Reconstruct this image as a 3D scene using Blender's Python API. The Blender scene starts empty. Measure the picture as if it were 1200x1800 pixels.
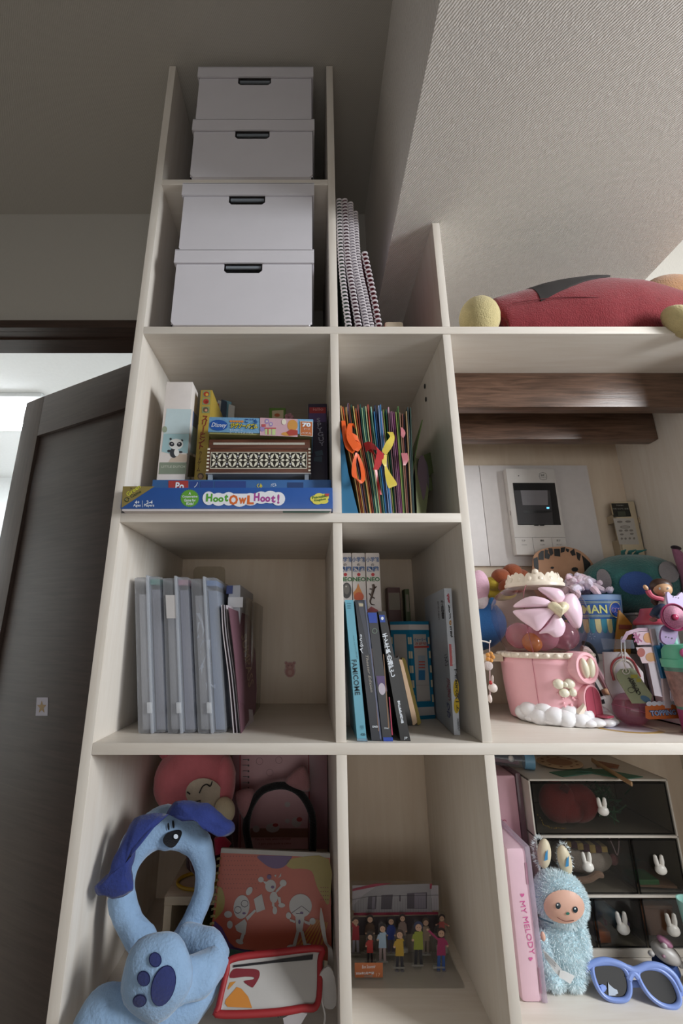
import bpy, bmesh, math, random
from math import sin, cos, pi, radians
from mathutils import Vector, Matrix, noise
random.seed(7)
S = bpy.context.scene
COL = S.collection
# ---------------------------------------------------------------- camera
# the photograph: 1200x1800, focal length 762 px, optical axis at x=545, tilted up 15.75 degrees
F = 762.0; CX = 545.0; TH = radians(15.75); CT, ST = cos(TH), sin(TH)
cam = bpy.data.cameras.new('camera'); camo = bpy.data.objects.new('camera', cam); COL.objects.link(camo)
cam.sensor_width = 36; cam.lens = F / 1800 * 36; cam.shift_x = (600 - CX) / 1800
cam.clip_start = .01; cam.clip_end = 60
camo.rotation_euler = (pi / 2 + TH, 0, 0)
S.camera = camo
# ---------------------------------------------------------------- world, lights, exposure
S.view_settings.view_transform = 'Standard'; S.view_settings.look = 'None'
S.view_settings.exposure = 0.0; S.view_settings.gamma = 1; S.view_settings.use_curve_mapping = False
wd = bpy.data.worlds.new('sky'); S.world = wd; wd.use_nodes = True
wb = wd.node_tree.nodes['Background']; wb.inputs[0].default_value = (.80, .90, 1, 1); wb.inputs[1].default_value = .6
def area(name, loc, target, sx, sy, power, col):
    l = bpy.data.lights.new(name, 'AREA'); l.shape = 'RECTANGLE'; l.size = sx; l.size_y = sy
    l.energy = power; l.color = col
    o = bpy.data.objects.new(name, l); COL.objects.link(o); o.location = loc
    o.rotation_euler = (Vector(target) - Vector(loc)).to_track_quat('-Z', 'Y').to_euler()
    return o
# daylight through the window in the right-hand wall; then a warm fill light added behind the camera to lift the shadows
area('window_daylight', (1.81, -.24, .52), (.2, .9, -.05), .50, .80, 45, (.965, .985, 1))
area('rear_fill_light', (.1, -2.33, -.25), (.1, 1, -.2), 2.6, 1.1, 12, (1, .945, .87))
S.cycles.transparent_max_bounces = 40; S.cycles.max_bounces = 14; S.cycles.diffuse_bounces = 7; S.cycles.caustics_reflective = False; S.cycles.caustics_refractive = False
# ceiling lamps of the next room, seen through the doorway
area('next_room_lamp_light', (-1.75, 2.28, 1.17), (-1.75, 2.4, -1), .9, .3, 62, (.93, .97, 1))

# ---------------------------------------------------------------- helpers
def ray(x, y):
    u = (x - CX) / F; v = (900 - y) / F
    return Vector((u, CT - v * ST, ST + v * CT))
def W(x, y, Y):
    d = ray(x, y); return d * (Y / d.y)
def G(x, y, Z):
    d = ray(x, y); return d * (Z / d.z)
class PL:                                   # a real surface; p() finds where a line of sight meets it
    def __init__(s, O, N):
        s.O = Vector(O); s.N = Vector(N).normalized()
        if s.N.dot(s.O) > 0: s.N = -s.N
    def p(s, x, y, e=0.0):
        d = ray(x, y); return d * (s.O.dot(s.N) / d.dot(s.N)) + s.N * e
def PY(Y): return PL((0, Y, 0), (0, -1, 0))
def lin(h):
    h = h.lstrip('#')
    def f(c):
        c /= 255.0; return c / 12.92 if c <= .04045 else ((c + .055) / 1.055) ** 2.4
    return [f(int(h[i:i + 2], 16)) for i in (0, 2, 4)]
MATS = {}
def mat(hexc, rough=.5, var=.05, scale=60, stretch=(1, 1, 1), bump=0, bscale=300, metal=0, spec=.5, name=None, emit=0, sheen=0):
    key = (hexc, rough, var, scale, stretch, bump, bscale, metal, spec, emit, sheen)
    if key in MATS: return MATS[key]
    m = bpy.data.materials.new(name or 'mat_' + hexc.lstrip('#')); m.use_nodes = True
    nt = m.node_tree; n = nt.nodes; L = nt.links; b = n['Principled BSDF']
    c = lin(hexc)
    tc = n.new('ShaderNodeTexCoord'); mp = n.new('ShaderNodeMapping'); mp.inputs['Scale'].default_value = stretch
    L.new(tc.outputs['Object'], mp.inputs[0])
    no = n.new('ShaderNodeTexNoise'); no.inputs['Scale'].default_value = scale; no.inputs['Detail'].default_value = 3
    L.new(mp.outputs[0], no.inputs[0])
    mx = n.new('ShaderNodeMix'); mx.data_type = 'RGBA'
    mx.inputs[6].default_value = [max(0, q * (1 - 2 * var)) for q in c] + [1]
    mx.inputs[7].default_value = [min(1, q * (1 + 2 * var)) for q in c] + [1]
    L.new(no.outputs[0], mx.inputs[0]); L.new(mx.outputs[2], b.inputs['Base Color'])
    b.inputs['Roughness'].default_value = rough; b.inputs['Metallic'].default_value = metal
    b.inputs['Specular IOR Level'].default_value = spec
    if sheen:
        b.inputs['Sheen Weight'].default_value = sheen; b.inputs['Sheen Roughness'].default_value = .5
    if emit:
        b.inputs['Emission Color'].default_value = c + [1]; b.inputs['Emission Strength'].default_value = emit
    if bump:
        n2 = n.new('ShaderNodeTexNoise'); n2.inputs['Scale'].default_value = bscale; L.new(mp.outputs[0], n2.inputs[0])
        bp = n.new('ShaderNodeBump'); bp.inputs['Strength'].default_value = bump; bp.inputs['Distance'].default_value = .002
        L.new(n2.outputs[0], bp.inputs['Height']); L.new(bp.outputs[0], b.inputs['Normal'])
    MATS[key] = m
    return m
def P(hexc, rough=.45): return mat(hexc, rough, .03)                   # printed paper, plastic
def PLU(hexc): return mat(hexc, .95, .07, 90, bump=.5, bscale=500, spec=.15, sheen=.25)   # plush cloth
def clear(name, tint, opacity, body, rough=.08, gloss=.6):           # see-through plastic: tinted see-through + body + gloss
    m = bpy.data.materials.new(name); m.use_nodes = True; nt = m.node_tree; n = nt.nodes; L = nt.links
    n.remove(n['Principled BSDF']); out = n['Material Output']
    t = n.new('ShaderNodeBsdfTransparent'); t.inputs[0].default_value = lin(tint) + [1]
    d = n.new('ShaderNodeBsdfDiffuse')
    no = n.new('ShaderNodeTexNoise'); no.inputs['Scale'].default_value = 30
    mx = n.new('ShaderNodeMix'); mx.data_type = 'RGBA'; c = lin(body)
    mx.inputs[6].default_value = [q * .9 for q in c] + [1]; mx.inputs[7].default_value = [min(1, q * 1.08) for q in c] + [1]
    L.new(no.outputs[0], mx.inputs[0]); L.new(mx.outputs[2], d.inputs[0])
    tr = n.new('ShaderNodeBsdfTranslucent'); L.new(mx.outputs[2], tr.inputs[0])
    dm = n.new('ShaderNodeMixShader'); dm.inputs[0].default_value = .4; L.new(d.outputs[0], dm.inputs[1]); L.new(tr.outputs[0], dm.inputs[2])
    a = n.new('ShaderNodeMixShader'); a.inputs[0].default_value = opacity; L.new(t.outputs[0], a.inputs[1]); L.new(dm.outputs[0], a.inputs[2])
    g = n.new('ShaderNodeBsdfGlossy'); g.inputs['Roughness'].default_value = rough
    fr = n.new('ShaderNodeFresnel'); fr.inputs[0].default_value = 1.45
    mu = n.new('ShaderNodeMath'); mu.operation = 'MULTIPLY'; mu.inputs[1].default_value = gloss; ge = n.new('ShaderNodeNewGeometry'); iv = n.new('ShaderNodeMath'); iv.operation = 'SUBTRACT'; iv.inputs[0].default_value = 1; L.new(ge.outputs['Backfacing'], iv.inputs[1])
    m2 = n.new('ShaderNodeMath'); m2.operation = 'MULTIPLY'; L.new(fr.outputs[0], m2.inputs[0]); L.new(iv.outputs[0], m2.inputs[1]); L.new(m2.outputs[0], mu.inputs[0])
    z = n.new('ShaderNodeMixShader'); L.new(mu.outputs[0], z.inputs[0]); L.new(a.outputs[0], z.inputs[1]); L.new(g.outputs[0], z.inputs[2])
    L.new(z.outputs[0], out.inputs[0]); return m
def grain(name, c0, c1, stretch, rough=.5, scale=6, bump=.05, streak=None):
    m = bpy.data.materials.new(name); m.use_nodes = True; nt = m.node_tree; n = nt.nodes; L = nt.links; b = n['Principled BSDF']
    tc = n.new('ShaderNodeTexCoord'); mp = n.new('ShaderNodeMapping'); mp.inputs['Scale'].default_value = stretch; L.new(tc.outputs['Object'], mp.inputs[0])
    no = n.new('ShaderNodeTexNoise'); no.inputs['Scale'].default_value = scale; no.inputs['Detail'].default_value = 8; no.inputs['Roughness'].default_value = .62
    no.inputs['Distortion'].default_value = .6; L.new(mp.outputs[0], no.inputs[0])
    cr_ = n.new('ShaderNodeValToRGB'); e = cr_.color_ramp.elements
    e[0].position = .3; e[0].color = lin(c0) + [1]; e[1].position = .7; e[1].color = lin(c1) + [1]
    L.new(no.outputs[0], cr_.inputs[0]); L.new(cr_.outputs[0], b.inputs['Base Color']); b.inputs['Roughness'].default_value = rough
    bp = n.new('ShaderNodeBump'); bp.inputs['Strength'].default_value = bump; bp.inputs['Distance'].default_value = .001
    L.new(no.outputs[0], bp.inputs['Height']); L.new(bp.outputs[0], b.inputs['Normal']); return m
def wallpaper(name, hexc, bump, scale):
    m = bpy.data.materials.new(name); m.use_nodes = True; nt = m.node_tree; n = nt.nodes; L = nt.links; b = n['Principled BSDF']
    tc = n.new('ShaderNodeTexCoord'); mp = n.new('ShaderNodeMapping'); mp.inputs['Rotation'].default_value = (0, 0, radians(38)); mp.inputs['Scale'].default_value = (scale, scale * .45, scale)
    L.new(tc.outputs['Object'], mp.inputs[0])
    no = n.new('ShaderNodeTexNoise'); no.inputs['Scale'].default_value = 1; no.inputs['Detail'].default_value = 2; L.new(mp.outputs[0], no.inputs[0])
    mp2 = n.new('ShaderNodeMapping'); mp2.inputs['Rotation'].default_value = (0, 0, radians(-38)); mp2.inputs['Scale'].default_value = (scale, scale, scale); L.new(tc.outputs['Object'], mp2.inputs[0])
    wv = n.new('ShaderNodeTexWave'); wv.inputs['Scale'].default_value = .35; wv.inputs['Distortion'].default_value = 3; L.new(mp2.outputs[0], wv.inputs[0])
    ad = n.new('ShaderNodeMath'); ad.operation = 'ADD'; L.new(no.outputs[0], ad.inputs[0]); L.new(wv.outputs[1], ad.inputs[1])
    b.inputs['Base Color'].default_value = lin(hexc) + [1]; b.inputs['Roughness'].default_value = .85; b.inputs['Specular IOR Level'].default_value = .25
    bp = n.new('ShaderNodeBump'); bp.inputs['Strength'].default_value = bump; bp.inputs['Distance'].default_value = .0015
    L.new(ad.outputs[0], bp.inputs['Height']); L.new(bp.outputs[0], b.inputs['Normal']); return m

WM = {}
def put(o, parent, c):
    if parent is not None:
        o.parent = parent; o.matrix_parent_inverse = Matrix.Translation(-WM[parent.name])
    o.location = c; WM[o.name] = Vector(c); COL.objects.link(o)
def tag(o, label=None, cat=None, group=None, kind=None):
    if label: o['label'] = label
    if cat: o['category'] = cat
    if group: o['group'] = group
    if kind: o['kind'] = kind
    return o
def thing(name, label, cat, base, group=None):
    o = bpy.data.objects.new(name, None); o.empty_display_size = .02; put(o, None, Vector(base)); return tag(o, label, cat, group)
class MB:                                   # collects shapes; build() links them as ONE mesh object
    def __init__(s): s.v = []; s.f = []
    def add(s, vs, fs):
        k = len(s.v); s.v += [Vector(q) for q in vs]; s.f += [[i + k for i in q] for q in fs]; return s
    def box(s, x0, x1, y0, y1, z0, z1, bev=0, R=None, piv=None):
        bm = bmesh.new(); bmesh.ops.create_cube(bm, size=1)
        for q in bm.verts: q.co = Vector(((x0 + x1) / 2 + q.co.x * (x1 - x0), (y0 + y1) / 2 + q.co.y * (y1 - y0), (z0 + z1) / 2 + q.co.z * (z1 - z0)))
        if bev: bmesh.ops.bevel(bm, geom=bm.edges[:], offset=bev, segments=2, affect='EDGES', profile=.6)
        if R is not None:
            pv = Vector(piv if piv is not None else ((x0 + x1) / 2, (y0 + y1) / 2, z0))
            for q in bm.verts: q.co = R @ (q.co - pv) + pv
        bm.verts.index_update(); s.add([q.co.copy() for q in bm.verts], [[q.index for q in f.verts] for f in bm.faces]); bm.free(); return s
    def prism(s, pts, off):                 # polygon of 3D points pushed out by the vector off
        off = Vector(off); n = len(pts); vs = [Vector(q) for q in pts] + [Vector(q) + off for q in pts]
        return s.add(vs, [list(range(n)), list(range(2 * n - 1, n - 1, -1))] + [[i, i + n, (i + 1) % n + n, (i + 1) % n] for i in range(n)])
    def face(s, pts): return s.add(pts, [list(range(len(pts)))])
    def tube(s, pts, rad, seg=12, closed=False, asp=1.0, up=None, cap=True):
        pts = [Vector(q) for q in pts]; n = len(pts)
        if not hasattr(rad, '__len__'): rad = [rad] * n
        T = []
        for i in range(n):
            a = pts[(i - 1) % n] if closed or i > 0 else pts[0]; b = pts[(i + 1) % n] if closed or i < n - 1 else pts[-1]
            t = (b - a); T.append(t.normalized() if t.length > 1e-9 else Vector((0, 0, 1)))
        u = Vector(up) if up is not None else (Vector((0, 0, 1)) if abs(T[0].z) < .9 else Vector((0, 1, 0)))
        vs = []; fs = []
        for i in range(n):
            if up is not None: u = Vector(up)
            u = (u - T[i] * u.dot(T[i])).normalized(); w = T[i].cross(u)
            for k in range(seg):
                a = 2 * pi * k / seg; vs.append(pts[i] + u * (rad[i] * cos(a)) + w * (rad[i] * asp * sin(a)))
        for i in range(n if closed else n - 1):
            j = (i + 1) % n
            for k in range(seg): fs.append([i * seg + k, i * seg + (k + 1) % seg, j * seg + (k + 1) % seg, j * seg + k])
        if cap and not closed:
            fs.append(list(range(seg - 1, -1, -1))); fs.append([(n - 1) * seg + k for k in range(seg)])
        return s.add(vs, fs)
    def lathe(s, c, prof, seg=32, R=None, cap=False, sx=1, sy=1):
        c = Vector(c); vs = []; fs = []; n = len(prof)
        for r, z in prof:
            for k in range(seg):
                q = Vector((r * cos(2 * pi * k / seg) * sx, r * sin(2 * pi * k / seg) * sy, z)); vs.append(c + (R @ q if R is not None else q))
        for i in range(n - 1):
            for k in range(seg): fs.append([i * seg + k, i * seg + (k + 1) % seg, (i + 1) * seg + (k + 1) % seg, (i + 1) * seg + k])
        if cap: fs.append(list(range(seg - 1, -1, -1))); fs.append([(n - 1) * seg + k for k in range(seg)])
        return s.add(vs, fs)
    def ell(s, c, r, R=None, seg=24, rings=14, fn=None):
        c = Vector(c); vs = []; fs = []
        if not hasattr(r, '__len__'): r = (r, r, r)
        for i in range(rings + 1):
            th = pi * (i + 1e-3) / (rings + 2e-3)
            for k in range(seg):
                ph = 2 * pi * k / seg; d = Vector((sin(th) * cos(ph), sin(th) * sin(ph), cos(th)))
                q = Vector((d.x * r[0], d.y * r[1], d.z * r[2]))
                if fn: q = q * fn(d)
                vs.append(c + (R @ q if R is not None else q))
        for i in range(rings):
            for k in range(seg): fs.append([i * seg + k, (i + 1) * seg + k, (i + 1) * seg + (k + 1) % seg, i * seg + (k + 1) % seg])
        return s.add(vs, fs)
    def lump(s, amp, scale):                # uneven stuffing and creases of soft cloth
        s.v = [q + noise.noise_vector(q * scale) * amp + noise.noise_vector(q * scale * 2.7) * amp * .4 for q in s.v]; return s
    def build(s, name, m, parent=None, smooth=True, ang=40):
        me = bpy.data.meshes.new(name); lo = Vector([min(q[i] for q in s.v) for i in range(3)]); hi = Vector([max(q[i] for q in s.v) for i in range(3)])
        c = Vector(((lo.x + hi.x) / 2, (lo.y + hi.y) / 2, lo.z))
        me.from_pydata([q - c for q in s.v], [], s.f)
        bm = bmesh.new(); bm.from_mesh(me); bmesh.ops.recalc_face_normals(bm, faces=bm.faces[:]); bm.to_mesh(me); bm.free()
        if smooth:
            me.polygons.foreach_set('use_smooth', [True] * len(me.polygons)); me.set_sharp_from_angle(angle=radians(ang))
        if m: me.materials.append(m)
        o = bpy.data.objects.new(name, me); put(o, parent, c); return o
def cr(pts, n=6, closed=False):             # smooth curve through points (tuples of any length)
    out = []; m = len(pts); pts = [tuple(q) for q in pts]
    for i in range(m if closed else m - 1):
        p0 = pts[(i - 1) % m] if closed or i > 0 else pts[0]; p1 = pts[i]; p2 = pts[(i + 1) % m]; p3 = pts[(i + 2) % m] if closed or i < m - 2 else pts[-1]
        for k in range(n):
            t = k / n
            out.append(tuple(.5 * ((2 * b) + (c - a) * t + (2 * a - 5 * b + 4 * c - d) * t * t + (3 * b - a - 3 * c + d) * t ** 3) for a, b, c, d in zip(p0, p1, p2, p3)))
    if not closed: out.append(pts[-1])
    return out
def circ(cx, cy, rx, ry=None, n=20, rot=0, a0=0, a1=2 * pi):
    ry = rx if ry is None else ry; o = []
    for k in range(n):
        a = a0 + (a1 - a0) * k / (n if abs(a1 - a0 - 2 * pi) < 1e-6 else n - 1); x, y = rx * cos(a), ry * sin(a)
        o.append((cx + x * cos(rot) - y * sin(rot), cy + x * sin(rot) + y * cos(rot)))
    return o
def rc(x0, y0, x1, y1): return [(x0, y0), (x1, y0), (x1, y1), (x0, y1)]
def pr(name, px, pl, m, parent, e=.0004):   # flat print lying on a surface
    return MB().face([pl.p(x, y, e) for x, y in px]).build(name, m, parent, smooth=False)
def prs(name, polys, pl, m, parent, e=.0004):
    b = MB()
    for i, px in enumerate(polys): b.face([pl.p(x, y, e + i * 3e-5) for x, y in px])
    return b.build(name, m, parent, smooth=False)
def text(name, s, p0, p1, pl, m, parent, e=.0006, h=None, bold=0, italic=0, vert=False):
    """lettering on surface pl whose line runs from pixel p0 to pixel p1 (along the baseline; h = height in px)"""
    cu = bpy.data.curves.new(name, 'FONT'); cu.body = s; cu.size = 1; cu.resolution_u = 2; cu.offset = bold; cu.shear = italic
    if vert: cu.align_x = 'CENTER'; cu.space_line = .82
    t = bpy.data.objects.new(name, cu); me = bpy.data.meshes.new_from_object(t)
    bpy.data.objects.remove(t); bpy.data.curves.remove(cu)
    if len(me.vertices) == 0: return None
    xs = [q.co.x for q in me.vertices]; ys = [q.co.y for q in me.vertices]
    a = pl.p(*p0, e); b = pl.p(*p1, e)
    x0, x1, y0, y1 = min(xs), max(xs), min(ys), max(ys)
    if not vert:
        U = (b - a); k = U.length / (x1 - x0); U.normalize(); V = pl.N.cross(U); kv = k
        if h:
            mx, my = (p0[0] + p1[0]) / 2, (p0[1] + p1[1]) / 2; dx, dy = p1[0] - p0[0], p1[1] - p0[1]; q = math.hypot(dx, dy)
            kv = (pl.p(mx + dy / q * h, my - dx / q * h) - pl.p(mx, my)).length / (y1 - y0)
        vs = [a + U * ((q.co.x - x0) * k) + V * ((q.co.y - y0) * kv) for q in me.vertices]
    else:                                    # stacked column from p0 (top) to p1 (bottom); h = column width in px
        V = (a - b); kv = V.length / (y1 - y0); V.normalize(); U = V.cross(pl.N); k = kv
        if h:
            dx, dy = p1[0] - p0[0], p1[1] - p0[1]; q = math.hypot(dx, dy); mx, my = (p0[0] + p1[0]) / 2, (p0[1] + p1[1]) / 2
            k = (pl.p(mx + dy / q * h, my - dx / q * h) - pl.p(mx, my)).length / (x1 - x0)
        vs = [b + V * ((q.co.y - y0) * kv) + U * ((q.co.x - (x0 + x1) / 2) * k) for q in me.vertices]
    fs = [list(f.vertices) for f in me.polygons]; bpy.data.meshes.remove(me)
    return MB().add(vs, fs).build(name, m, parent, smooth=False)
def strip(b, pts, th=.0006):                # ribbon: list of (left 3D, right 3D)
    for i in range(len(pts) - 1):
        pass
    n = len(pts); vs = []
    for l, r in pts: vs += [Vector(l), Vector(r)]
    nv = []
    for i in range(n):
        t = (pts[min(i + 1, n - 1)][0] - pts[max(i - 1, 0)][0]); w = pts[i][1] - pts[i][0]; q = t.cross(w)
        q = q.normalized() * th if q.length > 1e-12 else Vector((0, th, 0)); nv += [vs[2 * i] + q, vs[2 * i + 1] + q]
    m = 2 * n; fs = []
    for i in range(n - 1):
        a, b_, c, d = 2 * i, 2 * i + 1, 2 * i + 3, 2 * i + 2
        fs += [[a, b_, c, d], [m + d, m + c, m + b_, m + a], [a, d, m + d, m + a], [b_, m + b_, m + c, c]]
    fs += [[0, m, m + 1, 1], [m - 2, m - 1, 2 * m - 1, 2 * m - 2]]
    return b.add(vs + nv, fs)
def sheet(b, path, th, y0, y1, skew=0):     # a thin standing sheet or book: path of (x, z) bottom to top, depth y0..y1
    vs = []; fs = []; n = len(path)
    for x, z in path:
        vs += [(x - th / 2, y0, z), (x + th / 2, y0, z), (x + th / 2 + skew, y1, z), (x - th / 2 + skew, y1, z)]
    for i in range(n - 1):
        for k in range(4): fs.append([4 * i + k, 4 * i + (k + 1) % 4, 4 * i + 4 + (k + 1) % 4, 4 * i + 4 + k])
    fs += [[3, 2, 1, 0], [4 * n - 4, 4 * n - 3, 4 * n - 2, 4 * n - 1]]
    return b.add(vs, fs)
def proj(p):
    c = p.y * CT + p.z * ST; u = -p.y * ST + p.z * CT
    return CX + F * p.x / c, 900 - F * u / c
def rotm(ax, deg): return Matrix.Rotation(radians(deg), 3, ax)
def hull_quad(b, tl, tr, br, bl, off): return b.prism([tl, tr, br, bl], off)

# ---------------------------------------------------------------- shared materials
M_shelf = grain('whitewashed_birch', 'd4cbc0', 'ded8d0', (1.2, 14, 14), .42, 5)
M_shelfv = grain('whitewashed_birch_upright', 'd4cbc0', 'ded8d0', (14, 14, 1.2), .42, 5)
M_back = grain('back_board', 'cdbba6', 'd6c7b4', (10, 10, 1), .5, 4)
M_dark = grain('dark_stained_wood', '3d2b20', '725646', (2.2, 30, 30), .33, 5, .35)
M_door = grain('dark_door_veneer', '352a25', '473a34', (1.5, 1.5, 26), .42, 4, .03)
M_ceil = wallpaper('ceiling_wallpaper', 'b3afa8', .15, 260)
M_soff = wallpaper('woven_wallpaper', 'e6e1dc', .7, 250)
M_white = P('e8e6e3'); M_black = P('0e0e10')

# ================================================================ THE ROOM
ZF, ZC, ZS = -1.142, 1.258, .797            # floor, ceiling, underside of the soffit (camera at 0)
YB = 1.047                                   # back wall
def struct(o): return tag(o, kind='structure')
M_wall = wallpaper('wall_paper', 'b4b0a9', .12, 260)
M_floor = grain('oak_floor', '857a6f', '9b9085', (2, 18, 18), .4, 4)
struct(MB().box(-3.2, 1.95, -2.4, 3.4, ZF - .05, ZF).build('floor', M_floor))
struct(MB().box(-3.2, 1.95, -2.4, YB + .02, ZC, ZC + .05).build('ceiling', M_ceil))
wb_ = MB().box(-.36, 1.95, YB, YB + .09, ZF, ZC).box(-1.15, -.36, YB, YB + .09, .84, ZC).box(-3.2, -1.15, YB, YB + .09, ZF, ZC)
struct(wb_.build('wall_back', M_wall))
struct(MB().box(-1.72, -1.67, -2.4, YB, ZF, ZC).build('wall_left', M_wall))
struct(MB().box(-1.67, -1.3, -2.45, -2.4, ZF, ZC).box(1.5, 1.95, -2.45, -2.4, ZF, ZC).box(-1.3, 1.5, -2.45, -2.4, .6, ZC).box(-1.3, 1.5, -2.45, -2.4, ZF, -.85).build('wall_rear', M_wall))
wr = struct(MB().box(-1.3, 1.5, -2.45, -2.4, .56, .6).box(-1.3, 1.5, -2.45, -2.4, -.85, -.81).box(-1.3, -1.26, -2.45, -2.4, -.81, .56).box(1.46, 1.5, -2.45, -2.4, -.81, .56).box(.08, .12, -2.45, -2.4, -.81, .56).build('added_rear_window', P('d9d9d6')))  # unseen window frame, added to go with the rear fill light
XW = 1.85
struct(MB().box(XW, XW + .1, -2.4, -.8, ZF, ZC).box(XW, XW + .1, .12, YB, ZF, ZC).box(XW, XW + .1, -.8, .12, ZF, .02).box(XW, XW + .1, -.8, .12, 1.14, ZC).build('wall_right', M_wall))
wf = struct(MB().box(XW, XW + .06, -.8, .12, .02, .05).box(XW, XW + .06, -.8, .12, 1.11, 1.14).box(XW, XW + .06, -.8, -.77, .05, 1.11).box(XW, XW + .06, .09, .12, .05, 1.11).build('window_1', P('d9d9d6')))
MB().box(XW + .03, XW + .035, -.77, .09, .05, 1.11).build('pane', clear('window_glass', 'f4f8fa', .02, 'ffffff'), wf)
# boxed-in soffit that runs along the ceiling
so = MB().box(.1695, .782, -1.5, YB, ZS, ZC)
struct(so.build('trim_1', M_soff))
# door casing above the doorway
cs = MB().box(-1.17, -.34, 1.03, YB, .828, .853).box(-1.15, -.36, YB, 1.075, .8275, .84).box(-1.15, -.36, 1.075, 1.137, .822, .84).box(-.375, -.34, 1.03, 1.137, ZF, .828).box(-1.17, -1.135, 1.03, 1.137, ZF, .828)
struct(cs.build('trim_2', grain('dark_casing', '2e221d', '46342c', (2, 30, 30), .4, 5)))
# next room
M_nr = mat('e4e6e6', .8, .02)
struct(MB().box(-3.2, -.2, YB + .09, 3.4, ZC, ZC + .05).build('ceiling_next_room', M_nr))
struct(MB().box(-3.2, -.2, 3.4, 3.45, ZF, ZC).build('wall_next_room', M_nr))
struct(MB().box(-3.25, -3.2, YB + .09, 3.4, ZF, ZC).build('wall_next_room_side', M_nr))
struct(MB().box(-.25, -.2, YB + .09, 3.4, ZF, ZC).build('wall_next_room_right', M_nr))
lt = thing('ceiling_lamp', 'bright white twin-tube ceiling lamp in the next room seen past the door edge', 'lamp', (-1.8, 2.28, 1.2))
MB().box(-2.4, -1.45, 2.08, 2.5, 1.235, 1.257, .004).build('housing', P('e9ecee'), lt)
for dy in (2.15, 2.4): MB().tube([(-2.36, dy, 1.215), (-1.5, dy, 1.215)], .022, 12).build('tube', mat('f4f9ff', .4, .0, emit=14), lt)
# the open door
hx, hy = -.395, 1.10; ux, uy = -.894, .447
def dpt(s, n, z): return (hx + ux * s + uy * n * -1, hy + uy * s + ux * n * -1 * -1, z)
def dbox(b, s0, s1, n0, n1, z0, z1):
    R = Matrix(((ux, uy, 0), (uy, -ux, 0), (0, 0, 1)))   # local x along leaf, local y towards the viewer's side
    b2 = MB().box(s0, s1, n0, n1, z0, z1, .0015); b.add([R @ q + Vector((hx, hy, 0)) for q in b2.v], b2.f); return b
dt, db = .818, ZF + .008
door = struct(dbox(MB(), .08, .64, .011, .026, db + .1, dt - .155).build('door_1', M_door))
M_doorv = grain('dark_door_stile', '3a2f2a', '4c3f39', (26, 26, 1.5), .42, 4, .03)
M_doorh = grain('dark_door_rail', '3a2f2a', '4c3f39', (1.5, 1.5, 26), .42, 4, .03)
dbox(MB(), .618, .722, 0, .036, db, dt).build('stile', M_doorv, door)
dbox(MB(), 0, .09, 0, .036, db, dt).build('stile', M_doorv, door)
dbox(MB(), .09, .618, 0, .034, dt - .155, dt).build('rail', M_doorh, door)
dbox(MB(), .09, .618, 0, .034, db, db + .12).build('rail', M_doorh, door)
dN = Vector((uy, -ux, 0)); dN = -dN if dN.y > 0 else dN
DPL = PL(Vector((hx, hy, 0)) + Vector((uy, -ux, 0)) * .011, (uy, -ux, 0))
st = thing('star_sticker', 'small pale square with a gold star stuck on the dark door', 'sticker', DPL.p(74, 1256, .001))
b = MB(); b.prism([DPL.p(x, y, .0002) for x, y in ((65, 1226), (85, 1226), (84, 1258), (63, 1258))], DPL.N * .0006); b.build('paper', P('aaa5b2'), st)
sp = []
for k in range(10):
    r = 8.5 if k % 2 == 0 else 3.6; a = -pi / 2 + k * pi / 5; sp.append((74 + r * cos(a), 1243 + r * 1.45 * sin(a)))
pr('star', sp, DPL, P('8a6a2c', .3), st, .0012)

# ================================================================ THE SHELVING
XL0, XL1, XM0, XM1, XR0, XR1, XN = -.3231, -.3079, .0366, .0516, .2447, .2592, .795
YF = .68
S0b, S0t, S1b, S1t, S2b, S2t, S3b, S3t, S4t = .8965, .9118, .5334, .5489, .1746, .1899, -.1635, -.1484, -.5066
B_ = .0008
sh = thing('bookshelf', 'whitewashed wooden shelving unit reaching from floor to ceiling', 'bookshelf', (.23, .86, ZF))
def bd(name, x0, x1, z0, z1, m, y0=YF, y1=YB - .002): return MB().box(x0, x1, y0, y1, z0, z1, B_).build(name, m, sh)
bd('side_panel', XL0, XL1, ZF, ZC - .002, M_shelfv)
bd('divider', XM0, XM1, S1t, ZC - .002, M_shelfv)
bd('divider', XM0, XM1, S2t, S1b, M_shelfv); bd('divider', XM0, XM1, S3t, S2b, M_shelfv, YF + .003); bd('divider', XM0, XM1, S4t, S3b, M_shelfv)
d_up = bd('divider', XR0, XR1, S1t, ZS - .002, M_shelfv); d_r = bd('divider', XR0, XR1, S3t, S1b, M_shelfv, YF + .002); bd('divider', XR0, XR1, S4t, S3b, M_shelfv)
bd('side_panel', XN, XN + .015, ZF, S1b, M_shelfv)
bd('shelf', XL1, XM0, S0b, S0t, M_shelf, YF + .001); bd('shelf', XL1, XN + .25, S1b, S1t, M_shelf)
bd('shelf', XL1, XR0, S2b, S2t, M_shelf); bd('shelf', XL1, XN, S3b, S3t, M_shelf); bd('shelf', XL1, XN, S4t - .015, S4t, M_shelf)
for x0, x1 in ((XL1, XM0), (XM1, XR0), (XR1, XN)):
    for z0, z1 in ((S4t, S3b), (S3t, S2b), (S2t, S1b)):
        if x0 == XR1 and z0 == S3t: z1 = S1b
        if x0 == XR1 and z0 == S2t: continue
        bd('back_panel', x0, x1, z0, z1, M_back, YB - .007, YB - .002)
hp = PL((XR0, .8, 0), (-1, 0, 0))
for hxp, hyp in ((746.5, 679), (748.5, 702)): pr('pin_hole', circ(hxp, hyp, 1.6, 4.6, 12), hp, M_black, d_r, .0003)
bkp = PY(YB - .007)
cut = [bkp.p(x, y, .0003) for x, y in [(340, 1004), (343, 998), (348, 996), (388, 996), (394, 998), (395.5, 1004), (395.5, 1090), (340, 1090)]]
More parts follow.
